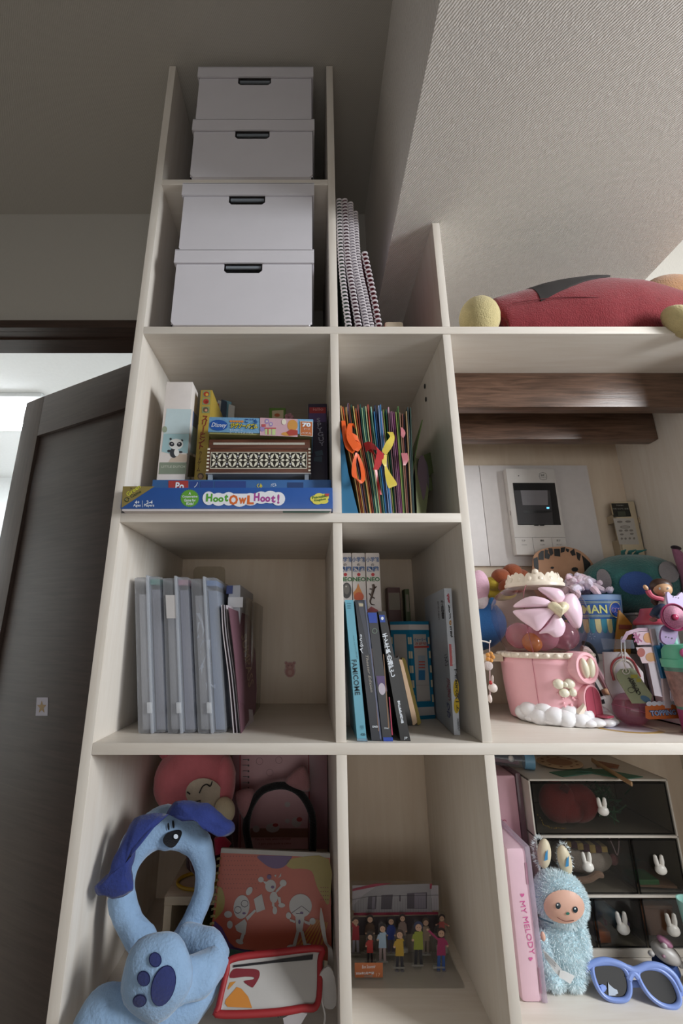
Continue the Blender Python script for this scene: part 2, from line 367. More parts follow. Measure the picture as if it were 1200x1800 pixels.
MB().prism(cut, (0, -.002, 0)).build('access_panel', mat('b0a088', .6), sh)
rail1 = MB().box(XR1, XN, .804, .833, .453, S1b, .002).build('hanging_rail', M_dark); tag(rail1, 'nearer and longer of two dark wooden rails under the upper shelf', 'rail')
rail2 = MB().box(XR1, XN, .906, .936, .428, S1b, .004).build('hanging_rail', M_dark); tag(rail2, 'lower dark wooden rail in shade behind the front rail', 'rail')

# ================================================================ TOP: STORAGE BOXES
M_box = mat('cfccd2', .55, .02, 20); M_rim = mat('b9bac0', .5, .03)
def storage_box(z, h, x0, x1, yf, label):
    t = thing('storage_box', label, 'box', ((x0 + x1) / 2, yf + .17, z), 'white cardboard storage boxes')
    y1 = yf + .33; lid = .032; ztop = z + h; cx = (x0 + x1) / 2 - .002; hw = .037; hb = .021
    out = [(x0, z + .008), (x0 + .006, z), (x1 - .006, z), (x1, z + .008), (x1, ztop - .003), (cx + hw, ztop - .003), (cx + hw, ztop - lid - hb + .006), (cx + hw - .006, ztop - lid - hb),
           (cx - hw + .006, ztop - lid - hb), (cx - hw, ztop - lid - hb + .006), (cx - hw, ztop - .003), (x0, ztop - .003)]
    MB().prism([(a, yf, c) for a, c in out], (0, .003, 0)).build('front_panel', M_box, t, smooth=False)
    MB().box(x0, x0 + .003, yf + .003, y1, z, ztop - .003).box(x1 - .003, x1, yf + .003, y1, z, ztop - .003).box(x0, x1, y1, y1 + .003, z, ztop - .003).box(x0, x1, yf + .003, y1, z, z + .003).build('body', M_box, t)
    MB().box(cx - hw - .006, cx + hw + .006, yf + .02, yf + .024, ztop - lid - hb - .012, ztop - lid + .004).build('grip_shade', mat('4b4d50', .7), t)  # dark plate put in as the shade inside the grip hole
    MB().box(cx - hw + .003, cx + hw - .003, yf + .004, yf + .007, ztop - lid - .006, ztop - lid).build('grip_edge', mat('7f858c', .5), t)
    e = .004
    MB().box(x0 - e, x1 + e, yf - e, yf - e + .003, ztop - lid, ztop).box(x0 - e, x0 - e + .003, yf - e + .003, y1 + e, ztop - lid, ztop).box(x1 + e - .003, x1 + e, yf - e + .003, y1 + e, ztop - lid, ztop).box(x0 - e, x1 + e, yf - e, y1 + e, ztop - .003, ztop, .001).build('lid', M_box, t)
storage_box(S1t, .171, -.258, .0035, .676, 'white cardboard storage box, bottommost of the four, resting on the long shelf')
storage_box(S1t + .1712, .1705, -.257, .004, .676, 'white cardboard storage box, second from the bottom, just under the thin shelf')
storage_box(S0t, .1615, -.2495, .005, .676, 'white cardboard storage box, third from the bottom, standing on the thin shelf')
storage_box(S0t + .1617, .1655, -.2495, .003, .676, 'topmost white cardboard storage box touching near the dark ceiling')

# spiral notebooks
M_coil = mat('d3ccd0', .35, .02)
def spiral_book(label, path, pitch, r, covers, th, y0, depth):
    t = thing('spiral_notebook', label, 'notebook', (path[0][0], y0 + depth / 2, S1t), 'spiral notebooks on the upper shelf')
    pth = cr(path, 6)
    b = MB(); sheet(b, [(x, z) for x, z in pth], th, y0 + .002, y0 + depth); b.build('pages', P(covers[0], .8), t)
    b = MB(); sheet(b, [(x + th / 2 + .0006, z) for x, z in pth], .001, y0, y0 + depth); b.build('cover', P(covers[1], .5), t)
    b = MB(); z = path[0][1] + .006; 
    def at(zz):
        for i in range(len(pth) - 1):
            if pth[i][1] <= zz <= pth[i + 1][1]:
                k = (zz - pth[i][1]) / (pth[i + 1][1] - pth[i][1]); return pth[i][0] + k * (pth[i + 1][0] - pth[i][0])
        return pth[-1][0]
    while z < path[-1][1] - .004:
        x = at(z)
        for dz in (-.0011, .0011):
            r2 = r * 1.15; b.tube([(x + r2 * cos(a) , y0 - .001 + r * .9 * sin(a), z + dz + .0006 * cos(a)) for a in [2 * pi * k / 8 for k in range(8)]], .00095, 5, True)
        z += pitch
    b.build('spiral_binding', M_coil, t)
zb = S1t
def bx(px, py, Y=.70): return (W(px, py, Y).x, W(px, py, Y).z)
spiral_book('tall white-coil notebook against the divider, leftmost of the spiral notebooks', [(.0735, zb), (.0665, .63), (.0610, .73), (.0600, .875)], .0085, .0050, ('3d5147', '2c4a3c'), .006, .695, .21)
spiral_book('tall white-coil notebook, second from the divider, with a plum cover', [(.0925, zb), (.0835, .63), (.0740, .73), (.0715, .878)], .0085, .0052, ('6d4a58', '6a3f52'), .006, .695, .21)
spiral_book('tall white-coil notebook, third from the divider', [(.1085, zb), (.0985, .63), (.0860, .73), (.0835, .868)], .0070, .0050, ('9b93a3', '8a8596'), .006, .697, .21)
spiral_book('tall white-coil notebook, fourth from the divider, pale and closely coiled', [(.1185, zb), (.1080, .63), (.0960, .72), (.0935, .85)], .0070, .0046, ('8d8794', 'b7b0b8'), .004, .70, .21)
spiral_book('short spiral notebook with a dark red cover, rightmost of the coiled notebooks', [(.1315, zb), (.1215, .64), (.1080, .738)], .0105, .0052, ('7a2e3a', '7b1f30'), .005, .697, .15)
bb = MB().box(.149, .188, .735, .79, S1t, .607, .007).build('plastic_case', mat('d8ceb6', .5)); tag(bb, 'cream rounded plastic case peeking over the shelf edge beside the upper divider', 'case')

# red plush lying on the upper shelf
M_red = mat('7c2b31', .95, .1, 120, bump=.8, bscale=420, spec=.1, sheen=.3); M_yel = mat('c0b284', .95, .08, 90, bump=.8, bscale=420, spec=.1, sheen=.2)
pt = thing('plush_toy', 'large red plush toy with pale yellow ends lying along the upper shelf', 'plush toy', (.55, .74, S1t))
Yp = .725
bt = [(868, 530), (885, 521), (915, 513), (950, 503), (1000, 494), (1050, 491), (1100, 496), (1150, 507), (1200, 524), (1245, 545)]
bq = []
for x, y in bt:
    p = W(x, y, Yp); r = (p.z - S1t) / 2 * .95; bq.append((p.x, Yp, S1t + r, r))
bq.insert(0, (bq[0][0] - .006, Yp, bq[0][2] - .004, bq[0][3] * .6)); bp_ = cr(bq, 5)
mb = MB(); mb.tube([q[:3] for q in bp_], [q[3] for q in bp_], 28, up=(0, 0, 1), asp=.66); mb.lump(.0025, 22).build('body', M_red, pt)
fc = W(841, 548, .712); MB().ell((fc.x, .712, S1t + .0445), (.0385, .036, .0445)).build('foot', M_yel, pt)
ac = W(1192, 566, .668); MB().ell((ac.x + .014, ac.y, ac.z - .002), (.046, .026, .022), rotm('Y', 38)).build('arm', M_yel, pt)
MB().ell((.800, .80, S1t + .112), (.095, .06, .112)).build('head', mat('a87a52', .95, .1, 120, bump=.8, bscale=420, spec=.1, sheen=.3), pt)
sv = []; sf = []; nr = 0; x0_, x1_ = W(914, 511, Yp).x, W(1058, 489, Yp).x; NA = 8
for q in bp_:
    if x0_ <= q[0] <= x1_:
        k = (q[0] - x0_) / (x1_ - x0_); nr += 1
        for lay in (.0012, .0048):
            for j in range(NA):
                a = radians(-25 + (85 - 48 * k + 25) * j / (NA - 1)); r = q[3] + lay
                sv.append(Vector((q[0] + .012 * (1 - k) * j / (NA - 1), Yp - .66 * r * sin(a), q[2] + r * cos(a))))
for i in range(nr - 1):
    for lay in (0, NA):
        for j in range(NA - 1): a = i * 2 * NA + lay + j; sf.append([a, a + 1, a + 2 * NA + 1, a + 2 * NA])
    for j in (0, NA - 1): a = i * 2 * NA + j; sf.append([a, a + NA, a + 3 * NA, a + 2 * NA])
for i in (0, nr - 1):
    for j in range(NA - 1): a = i * 2 * NA + j; sf.append([a, a + 1, a + NA + 1, a + NA])
MB().add(sv, sf).lump(.0025, 22).build('strap', mat('2f2b2a', .9), pt)
sm = MB(); sm.tube([W(x, y, Yp - .0475 + abs(x - 1030) * .00005) for x, y in cr([(900, 533), (940, 527), (1000, 522), (1090, 525), (1150, 533)], 4)], .0007, 5); sm.build('seam', mat('5e1c22', .9), pt)

# ================================================================ SECOND ROW, LEFT BAY: GAMES
def gamebox(name, label, x0, x1, y0, y1, z0, z1, col, cat='box', R=None, bev=.0012, group=None, rough=.4):
    t = thing(name, label, cat, ((x0 + x1) / 2, (y0 + y1) / 2, z0), group)
    MB().box(x0, x1, y0, y1, z0, z1, bev, R).build('carton', P(col, rough), t); return t
# bottom game box
gy = .664; h0, h1 = S2t, .2283
t = thing('board_game_box', 'long blue board game box with a white cloud logo jutting over the shelf edge', 'game box', (-.133, .80, h0))
MB().box(-.303, .0362, gy, .955, h0 + .003, h1, .001).build('lid', P('2b559c', .35), t)
MB().box(-.3005, .0340, gy + .002, .953, h0, h0 + .003).build('tray', P('d7d0d2', .5), t)
pl = PY(gy)
pr('corner_print', [(213.5, 893), (216, 855), (272, 855)], pl, P('837440'), t)
pr('green_underside', [(497, 897.6), (581, 897.6), (578, 901), (497, 901)], PL((0, 0, h0), (0, 0, 1)), P('2f6f66'), t, .0003)
text('lettering', 'Green', (225, 873), (248, 857), pl, P('c9cc3e'), t, bold=.01)
text('lettering', 'Game', (231, 876), (249, 866), pl, P('20351c'), t, bold=.01)
text('lettering', 'A', (230, 861), (233, 859), pl, P('20351c'), t, bold=.02)
MB().tube([pl.p(x, y, .0006) for x, y in circ(223.5, 878.5, 3.6, 3.6, 14)], .0006, 4, True).build('recycling_ring', P('20351c'), t)
W_ = P('dfe6ef')
text('lettering', '4+', (237, 886), (245, 886), pl, W_, t, h=6, bold=.02); text('lettering', 'Ages', (234, 892), (247, 892), pl, W_, t, h=6, bold=.015)
text('lettering', '2-4', (257, 886), (268, 886), pl, W_, t, h=6, bold=.02); text('lettering', 'Players', (253, 892), (271, 892), pl, W_, t, h=6, bold=.015)
pr('divider_line', rc(250, 880, 250.6, 892), pl, W_, t)
bst = []
for k in range(56):
    r = 17 if k % 2 else 15; a = 2 * pi * k / 56; bst.append((333.5 + r * cos(a), 876 + r * .94 * sin(a)))
pr('starburst', bst, pl, P('5d9b32'), t)
for s, a, b_, y in (('A', 331.5, 335.5, 870), ('Cooperative', 320, 347, 876), ('Game for', 323.5, 344, 882), ('Kids!', 327.5, 340, 888)):
    text('lettering', s, (a, y), (b_, y), pl, W_, t, e=.0009, h=5, bold=.02)
prs('cloud', [circ(367, 876, 11, 12), circ(384, 878, 13, 11.5), circ(402, 877, 12, 12), circ(421, 880, 14, 11), circ(440, 878, 14, 11), circ(459, 875, 13, 11), circ(475, 874, 14, 11), circ(489, 877, 12, 12), rc(366, 868, 490, 884)], pl, P('e2e3ea'), t, .0006)
for s, a, b_, y, h, c in (('H', 362, 373, 882, 14, '4f9d30'), ('oo', 374, 393, 883, 9, '4f9d30'), ('t', 394, 401, 882, 13, '4f9d30'), ('O', 402, 418, 888, 18, 'd0672b'), ('w', 419, 433, 886, 11, 'd0672b'), ('L', 434, 446, 887, 16, 'd0672b'),
                          ('H', 446, 456, 881, 14, 'a2408f'), ('oo', 457, 475, 883, 10, 'a2408f'), ('t', 476, 484, 884, 13, 'a2408f'), ('!', 487, 491, 886, 17, 'a2408f')):
    text('lettering', s, (a, y), (b_, y), pl, P(c), t, e=.0010, h=h, bold=.045)
prs('yellow_cloud', [circ(553, 877, 8, 6), circ(561, 873, 9, 6), circ(570, 874, 8, 6), circ(568, 881, 9, 5), circ(558, 882, 9, 5)], pl, P('d9cf5b'), t, .0006)
text('lettering', 'Peaceable', (549, 877.5), (575, 874), pl, P('2b6b3a'), t, e=.001, h=5, bold=.02); text('lettering', 'Kingdom', (553, 883), (573, 880), pl, P('2b6b3a'), t, e=.001, h=5, bold=.02)
pr('flag', [(571, 868), (579, 868), (577, 873), (571, 872)], pl, P('b2473f'), t, .0011)
# second box
t2 = gamebox('board_game_box', 'flat blue game box lying on the long blue board game box', -.27, .0355, .70, .955, h1, .255, '3a659b')
pl = PY(.70)
pr('label', rc(296, 845, 331, 862), pl, P('a33b39'), t2); text('lettering', 'Po', (308, 861), (323, 861), pl, W_, t2, e=.0009, h=13, bold=.03)
prs('label', [rc(333, 846, 350, 860), rc(352, 846, 375, 860), rc(377, 846, 432, 858)], pl, P('2b4382'), t2); pr('label', rc(505, 848, 533, 860), pl, P('27416f'), t2)
text('lettering', 'ノ', (341, 857), (347, 857), pl, W_, t2, h=9); text('lettering', 'くみ', (451, 858), (461, 858), pl, P('d8c83e'), t2, h=8, bold=.05); text('lettering', 'パズル', (476, 856), (486, 855), pl, W_, t2, h=6, bold=.03)
# tall white picture box
zz = .255
t3 = thing('picture_box', 'tall narrow white and pale blue box with a panda picture', 'box', (-.248, .745, zz))
MB().box(-.2727, -.2227, .725, .766, zz, .4612, .001).build('carton', P('d6cfcc', .5), t3)
pl = PY(.725); sl = PL((-.2227, .74, 0), (1, 0, 0))
pr('blue_band', [(293, 718.5), (336.5, 719.5), (332.5, 762), (287.5, 762)], pl, P('b9cbd0'), t3)
pr('blue_band', [(287.5, 762.5), (332.5, 762.5), (329.8, 797), (312, 795), (300, 798), (284, 794)], pl, P('98b7bd'), t3)
pr('green_band', [(280.4, 813), (328.2, 813), (326.6, 833.5), (278.6, 833.5)], pl, P('7a8474'), t3)
pr('sand_patch', [(300, 806), (314, 798), (328.6, 799), (328.2, 812), (296, 812.5)], pl, P('bfae9f'), t3, .0003)
text('lettering', 'LITTLE DUTCH', (284, 822.5), (325, 822.5), pl, P('c9cbbd'), t3, h=4)
for nm, ps, c, e in (('panda_ears', [circ(300, 772, 2), circ(320, 774.5, 2)], '2e3036', .0006), ('panda_head', [circ(309.5, 781, 12.5, 9.5)], 'd9dad8', .0008), ('panda_eyes', [circ(302, 781, 4.6, 4, rot=.5), circ(315.5, 781.5, 4.6, 4, rot=-.5)], '2e3036', .0010), ('panda_body', [circ(305.5, 796, 7, 9), circ(297, 793, 3, 2.4), circ(317, 795, 4, 2)], '35373d', .0006), ('panda_belly', [circ(310.5, 796, 4.5, 6.5)], 'dcdcda', .0010), ('panda_eye_shine', [circ(302.5, 780.5, 1.2), circ(315, 780.5, 1.2)], 'c8c8c8', .0012)):
    prs(nm, ps, pl, P(c), t3, e)
pr('thumb_notch', circ(289.5, 755, 4.4, 5.6, 16), pl, P('8f9a86'), t3, .0008)
prs('side_print', [[(339, 722), (347.5, 734), (346.3, 755), (337.6, 748)]], sl, P('6f7fa6'), t3); pr('side_print', [(337.5, 749), (346.2, 756), (343.5, 800), (333.5, 795)], sl, P('a9bdc2'), t3); pr('side_print', [(333, 800), (343, 804), (341.5, 838), (329, 838)], sl, P('6e6a5c'), t3)
# yellow card game
t4 = thing('card_game_box', 'narrow yellow card game box with red Japanese lettering', 'game box', (-.199, .81, zz))
MB().box(-.2105, -.1885, .74, .88, zz, .4530, .0008).build('carton', P('a68d3c'), t4)
pl = PY(.74)
for cy, c1, c2 in ((693, '9c3a26', 'c6a443'), (706, 'a23426', '7c2a20'), (720.5, '5d4f3b', 'bd8f74')):
    pr('picture_frame', [(q[0] + (706 - cy) * .05, q[1]) for q in rc(355.5, cy - 5.5, 369, cy + 5.5)], pl, P('7c8a63'), t4, .0004)
    prs('picture', [circ(362 + (706 - cy) * .05, cy, 5, 4.6)], pl, P(c1), t4, .0006); prs('picture', [circ(363 + (706 - cy) * .05, cy + 1, 2.4, 2.4)], pl, P(c2), t4, .0008)
text('lettering', 'ス\nリ\n|\nヒ\nン\nト', (361, 731), (352, 790), pl, P('7c2a24'), t4, h=11, vert=True, bold=.03)
text('lettering', 'カ\n|\nド\nゲ\n|\nム', (352.5, 793), (348.5, 829), pl, P('5a3a26'), t4, h=6.5, vert=True, bold=.02)
prs('picture', [circ(352.5, 837, 5.6, 5.8)], pl, P('5d4f42'), t4); prs('picture', [circ(352.5, 838, 3.6, 4)], pl, P('a4846a'), t4, .0007)
# paper bag behind
t5 = thing('paper_bag', 'crumpled blue and white paper packet standing behind the yellow card game', 'packet', (-.15, .85, zz))
for i, (x0, y0, x1, col) in enumerate(((376, 706, 384, '8a3b35'), (383, 703, 392, 'bdbcb8'), (389, 702, 398, '2c3a4c'), (393, 703, 406, '6f9cab'), (402, 710, 412, 'b5b2ad'))):
    Y = .85 + .012 * (i % 2) + .004 * i; a, b_ = W(x0, y0, Y), W(x1, y0 + 2, Y)
    MB().prism([(a.x, Y, a.z), (b_.x, Y + .004, b_.z), (b_.x - .003, Y + .006, zz), (a.x - .003, Y, zz)], (0, .003, 0)).build('fold', P(col, .35), t5)
# inlaid box
t6 = thing('jewellery_box', 'brown wooden box inlaid with a mother-of-pearl star band', 'box', (-.073, .76, zz))
A = [PL((0, .70, 0), (0, -1, 0))][0]
M_wal = grain('walnut', '4a2c22', '6b4334', (3, 30, 30), .35, 6)
zb0, zb1, zl = .2675, .3125, .3306; x0, x1 = -.1790, .0005
MB().box(x0, x1, .70, .83, zb0, zb1 - .0005, .0006).build('body', M_wal, t6)
MB().box(x0 + .001, x1 - .001, .7005, .8295, zb1 + .0003, zl, .001).build('lid', M_wal, t6)
MB().box(x0 - .001, x1 + .001, .699, .831, zb0 - .0022, zb0, .0005).build('base_trim', mat('9a9a98', .35), t6)
for fx in (x0 + .003, x1 - .010):
    for fy in (.7015, .822): MB().box(fx, fx + .007, fy, fy + .007, zz, zb0 - .0022).build('foot', mat('8d97a3', .35), t6)
M_ink = P('2e2925', .3); M_prl = mat('d9d5c4', .25, .08, 200)
yb = .6994
MB().box(x0 + .006, x1 - .006, yb, .7005, zb0 + .0075, zb1 - .0065).build('band_border', M_prl, t6)
MB().box(x0 + .0072, x1 - .0072, yb - .0002, .7005, zb0 + .0087, zb1 - .0077).build('band_ground', M_ink, t6)
bi = MB(); b2 = MB(); zc_ = (zb0 + zb1) / 2 + .0005; n = 9; wdt = (x1 - x0 - .0155) / n; hh = .0135
for k in range(n):
    cx = x0 + .0078 + wdt * (k + .5)
    for sx in (-1, 1):
        for sz in (-1, 1):
            pts = [(cx + sx * .0003, zc_ + sz * .0006), (cx + sx * wdt * .46, zc_ + sz * hh * .04), (cx + sx * wdt * .30, zc_ + sz * hh * .5), (cx + sx * wdt * .02, zc_ + sz * hh * .52)]
            pts = [(cx + sx * wdt * .06, zc_ + sz * hh * .12), (cx + sx * wdt * .34, zc_ + sz * hh * .36), (cx + sx * wdt * .48, zc_ + sz * hh * .96), (cx + sx * wdt * .2, zc_ + sz * hh * .7)]
            bi.face([(a, yb - .0006, c) for a, c in pts])
        bi.face([(cx + sx * wdt * .12, yb - .0006, zc_ + sx * hh * .98), (cx + sx * wdt * .0, yb - .0006, zc_ + sx * hh * .75), (cx - sx * wdt * .12, yb - .0006, zc_ + sx * hh * .98)])
        bi.face([(cx + sx * wdt * .1, yb - .0006, zc_), (cx + sx * wdt * .3, yb - .0006, zc_ + hh * .18), (cx + sx * wdt * .5, yb - .0006, zc_), (cx + sx * wdt * .3, yb - .0006, zc_ - hh * .18)])
    for sz in (-1, 1): b2.face([(cx + .0017 * cos(q * pi / 4), yb - .0007, zc_ + sz * hh * .52 + .0017 * sin(q * pi / 4)) for q in range(8)])
bi.build('inlay', M_prl, t6, smooth=False); b2.build('inlay_dots', mat('a9a8b0', .25), t6, smooth=False)
MB().box(x0 + .009, x1 - .010, .6998, .7008, zl - .0105, zl - .0065).build('lid_inlay', mat('b5b1a6', .3, .15, 80, (12, 1, 1)), t6)
for k in range(7):
    for fx in (x0 - .0003, x1 - .0037): MB().box(fx, fx + .004, .6994, .702, zb0 + .003 + k * .0066, zb0 + .0062 + k * .0066).build('edge_block', M_prl, t6)
# jigsaw box
R = rotm('Y', 1.5)
t7 = thing('jigsaw_box', 'pale blue jigsaw puzzle box lying on the inlaid wooden box', 'game box', (-.066, .76, .3325))
jz0, jz1 = .3345, .3665; jx0, jx1 = -.1785, .0045
MB().box(jx0, jx1, .690, .82, jz0 + .003, jz1, .0008, R, (-.087, .75, jz0)).build('lid', mat('6f9dc2', .35, .12, 260), t7)
MB().box(jx0 + .002, jx1 - .002, .692, .818, jz0, jz0 + .003, 0, R, (-.087, .75, jz0)).build('tray', P('8d8a58'), t7)
pl = PY(.6895)
pr('oval_badge', circ(384, 747.5, 16, 9.5, 24, .03), pl, P('1d4f9d'), t7)
text('lettering', 'Disney', (371, 753), (398, 754), pl, P('d7dde8'), t7, e=.0008, h=10, italic=.3, bold=.005)
prs('tag_row', [circ(406 + 4.9 * k, 740.5 + k * .15, 2.5, 2.1, 10) for k in range(5)], pl, P('c9803a'), t7)
text('lettering', 'こども', (430, 743.5), (452, 745), pl, P('1c4c8e'), t7, h=8, bold=.05)
text('lettering_shadow', 'ジグソーパズル', (404.5, 753.5), (453, 755.5), pl, P('2a2a22'), t7, e=.0006, h=11, bold=.09); text('lettering', 'ジグソーパズル', (405, 752.5), (452.5, 754.5), pl, P('e0cc30'), t7, e=.0010, h=9, bold=.03)
text('lettering', 'おおきなピース', (404, 757.5), (426, 758), pl, W_, t7, h=2.8); text('lettering', 'ピース サイズ パズル', (404, 761.5), (445, 763), pl, W_, t7, h=2.8)
pr('picture_ground', [(457, 734.5), (523, 737), (523, 768), (457, 765.5)], pl, P('c7a3ae'), t7, .0004)
prs('gift_picture', [rc(466, 753, 476, 764), rc(478, 754, 484, 765)], pl, P('b8c98d'), t7, .0008); prs('ribbon_picture', [rc(470, 752, 472, 764), rc(465, 752, 485, 754.5), rc(460, 746, 467, 751)], pl, P('b4555c'), t7, .0010)
prs('flower_picture', [circ(469, 741, 4, 4.4), circ(476, 746, 3.6, 4), circ(461, 754, 4, 5)], pl, P('9a86b5'), t7, .0007); prs('flower_picture', [circ(469, 741, 1.5), circ(476, 746, 1.5), circ(499, 742, 4, 5)], pl, P('dcd6c4'), t7, .0010)
prs('picture_shape', [circ(514, 748, 9, 10), circ(508, 763, 14, 3.6)], pl, P('c8904a'), t7, .0007); prs('picture_shape', [[(503, 760), (511, 755), (523, 757), (523, 765), (508, 766)]], pl, P('a8453c'), t7, .0010)
pr('count_badge', [(528, 741), (548.5, 742), (548.5, 766.5), (528, 765)], pl, P('b5683b'), t7, .0004); pr('count_border', [(527, 740), (549.5, 741), (549.5, 767.5), (527, 766)], pl, P('c8c6c0'), t7, .0002)
text('lettering', '70', (530.5, 750.5), (546, 751), pl, W_, t7, e=.0008, h=7.5, bold=.05); text('lettering', 'ピース', (534, 755.5), (544, 756), pl, W_, t7, e=.0008, h=3); text('lettering', 'パズル', (529.5, 763), (547, 764), pl, W_, t7, e=.0008, h=3.5)
# things behind
gc = thing('card_pack', 'small green-framed card pack peeking above the jigsaw box', 'card pack', (-.075, .87, zz))
a, b_ = W(473, 717, .87), W(502, 717, .87)
MB().box(a.x, b_.x, .87, .89, zz, a.z, .001).build('carton', P('53702e'), gc)
prs('picture', [[(478, 722), (498, 721), (498, 736), (478, 736)]], PY(.87), P('b3a184'), gc); prs('picture', [circ(487, 730, 5, 3)], PY(.87), P('a0522f'), gc, .0008)
pk = thing('felt_flower', 'small pink felt flower behind the jigsaw box', 'flower', W(508, 740, .86)); c = W(508, 734, .86)
mb = MB(); [mb.ell((c.x + .006 * cos(k * 1.256), c.y, c.z + .006 * sin(k * 1.256)), (.0052, .004, .0052), seg=10, rings=6) for k in range(5)]; mb.build('petals', PLU('a5737a'), pk)
MB().tube([(c.x, c.y + .002, zz), (c.x, c.y + .002, c.z)], .002, 6).build('stem', P('5f7a3a'), pk)
t8 = thing('game_box', 'upright dark purple game box with a red top against the middle divider', 'game box', (.018, .83, zz))
MB().box(-.004, .0335, .775, .90, zz, .443, .0008).build('carton', P('2a2138'), t8)
pl = PY(.775); sp_ = PL((-.004, .8, 0), (-1, 0, 0))
pr('red_panel', [(543.5, 716), (572.5, 716), (572.5, 726.5), (543.5, 726.5)], pl, P('8c2428'), t8); text('lettering', 'iello', (550, 722), (568, 722), pl, P('c58a86'), t8, e=.0008, h=5)
pr('purple_panel', [(542.5, 726.5), (572.5, 726.5), (572.5, 742), (542.5, 742)], pl, P('4a3560'), t8)
text('lettering', 'S\nP\nY\nG\nU\nY', (559, 735), (566, 784), pl, P('8d8b98'), t8, e=.0008, h=10, vert=True, bold=.02)
prs('card_print', [[(553, 794), (566, 791), (568, 800), (555, 802)], [(552, 804), (566, 802), (566, 812), (551, 811)]], pl, P('3f4f5e'), t8)

# ================================================================ SECOND ROW, MIDDLE BAY: PAPER FOLDERS
cols = ['b7925a:tan', 'c0562a:burnt orange', 'a6803f:mustard', '7d6a8e:lilac', '6b3a24:rust brown', '2c5b4a:dark green', 'c7b06a:cream yellow', 'c96a45:salmon', '7a3a32:brick red', '1f4f49:dark teal', '8fae86:pale green', '2a5c56:sea green', 'a9b48a:sage', 'b04a3c:red', '3d6e5d:grey green', '86c0b0:mint', '2a6ea3:bright blue', '20304f:navy', '86a0c6:pale blue', '3f7fb8:sky blue', '938795:grey mauve', '6d7a2e:olive', '1a5a46:bottle green', 'c79aa6:pink', '5d3d52:plum', '8a5a74:mauve', '6b2f5c:purple', '7f8f4a:moss', '3f6a33:leaf green', '8a6a55:brown', '7a4a3f:chestnut', '232a44:midnight blue', '9c8460:sand', '2f3d3f:slate', '27413a:pine']
N = len(cols); ordw = ['first', 'second', 'third', 'fourth', 'fifth', 'sixth', 'seventh', 'eighth', 'ninth', 'tenth', 'eleventh', 'twelfth', 'thirteenth', 'fourteenth', 'fifteenth', 'sixteenth', 'seventeenth', 'eighteenth', 'nineteenth', 'twentieth', 'twenty-first', 'twenty-second', 'twenty-third', 'twenty-fourth', 'twenty-fifth', 'twenty-sixth', 'twenty-seventh', 'twenty-eighth', 'twenty-ninth', 'thirtieth', 'thirty-first', 'thirty-second', 'thirty-third', 'thirty-fourth', 'thirty-fifth']
for i, q in enumerate(cols):
    hx_, nm = q.split(':'); k = i / (N - 1)
    bX = .0835 + .0880 * k + random.uniform(-.0003, .0003); tX = .0560 + .1200 * k + random.uniform(-.0009, .0009)
    tz = .389 + random.uniform(-.010, .007) - .006 * k; th = .0016
    path = cr([(bX, S2t), (bX - (bX - tX) * .30, S2t + .065), (bX - (bX - tX) * .78, S2t + .14), (tX + random.uniform(-.0012, .0014), tz)], 4)
    b = MB(); sheet(b, path, th, .685 + random.uniform(0, .006), .87)
    o = b.build('paper_folder', P(hx_, .5)); tag(o, '%s paper folder, %s from the left in the crowded row of thin folders' % (nm, ordw[i]), 'folder', 'thin paper folders in the middle bay')
b = MB(); b.prism([(.0522, .684, S2t), (.0790, .684, S2t), (.0640, .684, .262), (.0560, .684, .322), (.0522, .684, .345)], (0, .19, 0))
tb = b.build('file_folder', P('2f6f96')); tag(tb, 'teal blue file folder wedged against the middle divider', 'folder')
# ribbons
def ribbon(name, label, segs, col, wk=1.35):
    t = thing(name, label, 'ribbon', W(*segs[0][0][:2], segs[0][0][2]), 'gift ribbons on the folders')
    for sg in segs:
        b = MB(); q = cr(sg, 6); pts = []
        for x, y, Y, wx, wy in q: pts.append((W(x - wx * wk, y - wy * wk, Y), W(x + wx * wk, y + wy * wk, Y + .002)))
        strip(b, pts, .0008); b.build('band', mat(col, .35, .06, 40), t)
    return t
ribbon('ribbon_bow', 'bright orange ribbon bow hanging in front of the left folders', [
    [(603, 740, .679, 2.5, 0), (606, 765, .676, 3.2, -1), (612, 785, .674, 3.4, -2), (622, 795, .672, 2, -2)],
    [(621, 750, .676, 2.5, 3), (617, 745, .672, 3, 0), (614, 752, .670, 3.2, 0), (615, 770, .670, 4, -2), (626, 788, .671, 3, -4)],
    [(630, 773, .676, 2, 5), (622, 768, .672, 3, 5), (614, 768, .670, 2, 4)],
    [(629, 775, .676, 3, 4), (630, 785, .674, 3.5, 1), (626, 793, .672, 2, 1)],
    [(626, 796, .671, 1.2, 0), (622, 815, .669, 2.5, 0), (623, 838, .668, 3.4, 1), (631, 846, .668, 2, 3), (638, 842, .672, 2.8, 0), (636, 820, .676, 2.5, 0), (628, 798, .674, 1.5, 0)]], 'd9581d')
ribbon('ribbon_bow', 'shiny red ribbon loop on the middle folders', [
    [(641, 787, .676, 1.5, 6), (650, 783, .670, 1, 5), (662, 788, .668, 3, 4), (668, 796, .669, 4.5, 2), (665, 812, .671, 5, 0), (660, 826, .674, 3.2, 0)],
    [(646, 786, .678, 1, 5), (657, 796, .673, 3, 4)],
    [(660, 826, .674, 1.5, 0), (664, 850, .679, 1.5, 0), (669, 870, .681, 1, 0)]], 'b3262a')
ribbon('ribbon_bow', 'pale yellow ribbon knotted on the right folders', [
    [(685, 760, .680, 4, 0), (689, 769, .675, 3, 1), (683, 782, .671, 4, 3), (674, 797, .672, 2.5, 3)],
    [(676, 800, .672, 2.5, 0), (675, 812, .672, 3, 0), (677, 820, .673, 1.5, 0)],
    [(677, 820, .673, 1.2, 0), (681, 834, .671, 3.5, -1), (688, 850, .669, 6, -1.5), (690, 856, .670, 5, -2)]], 'cdb84a')
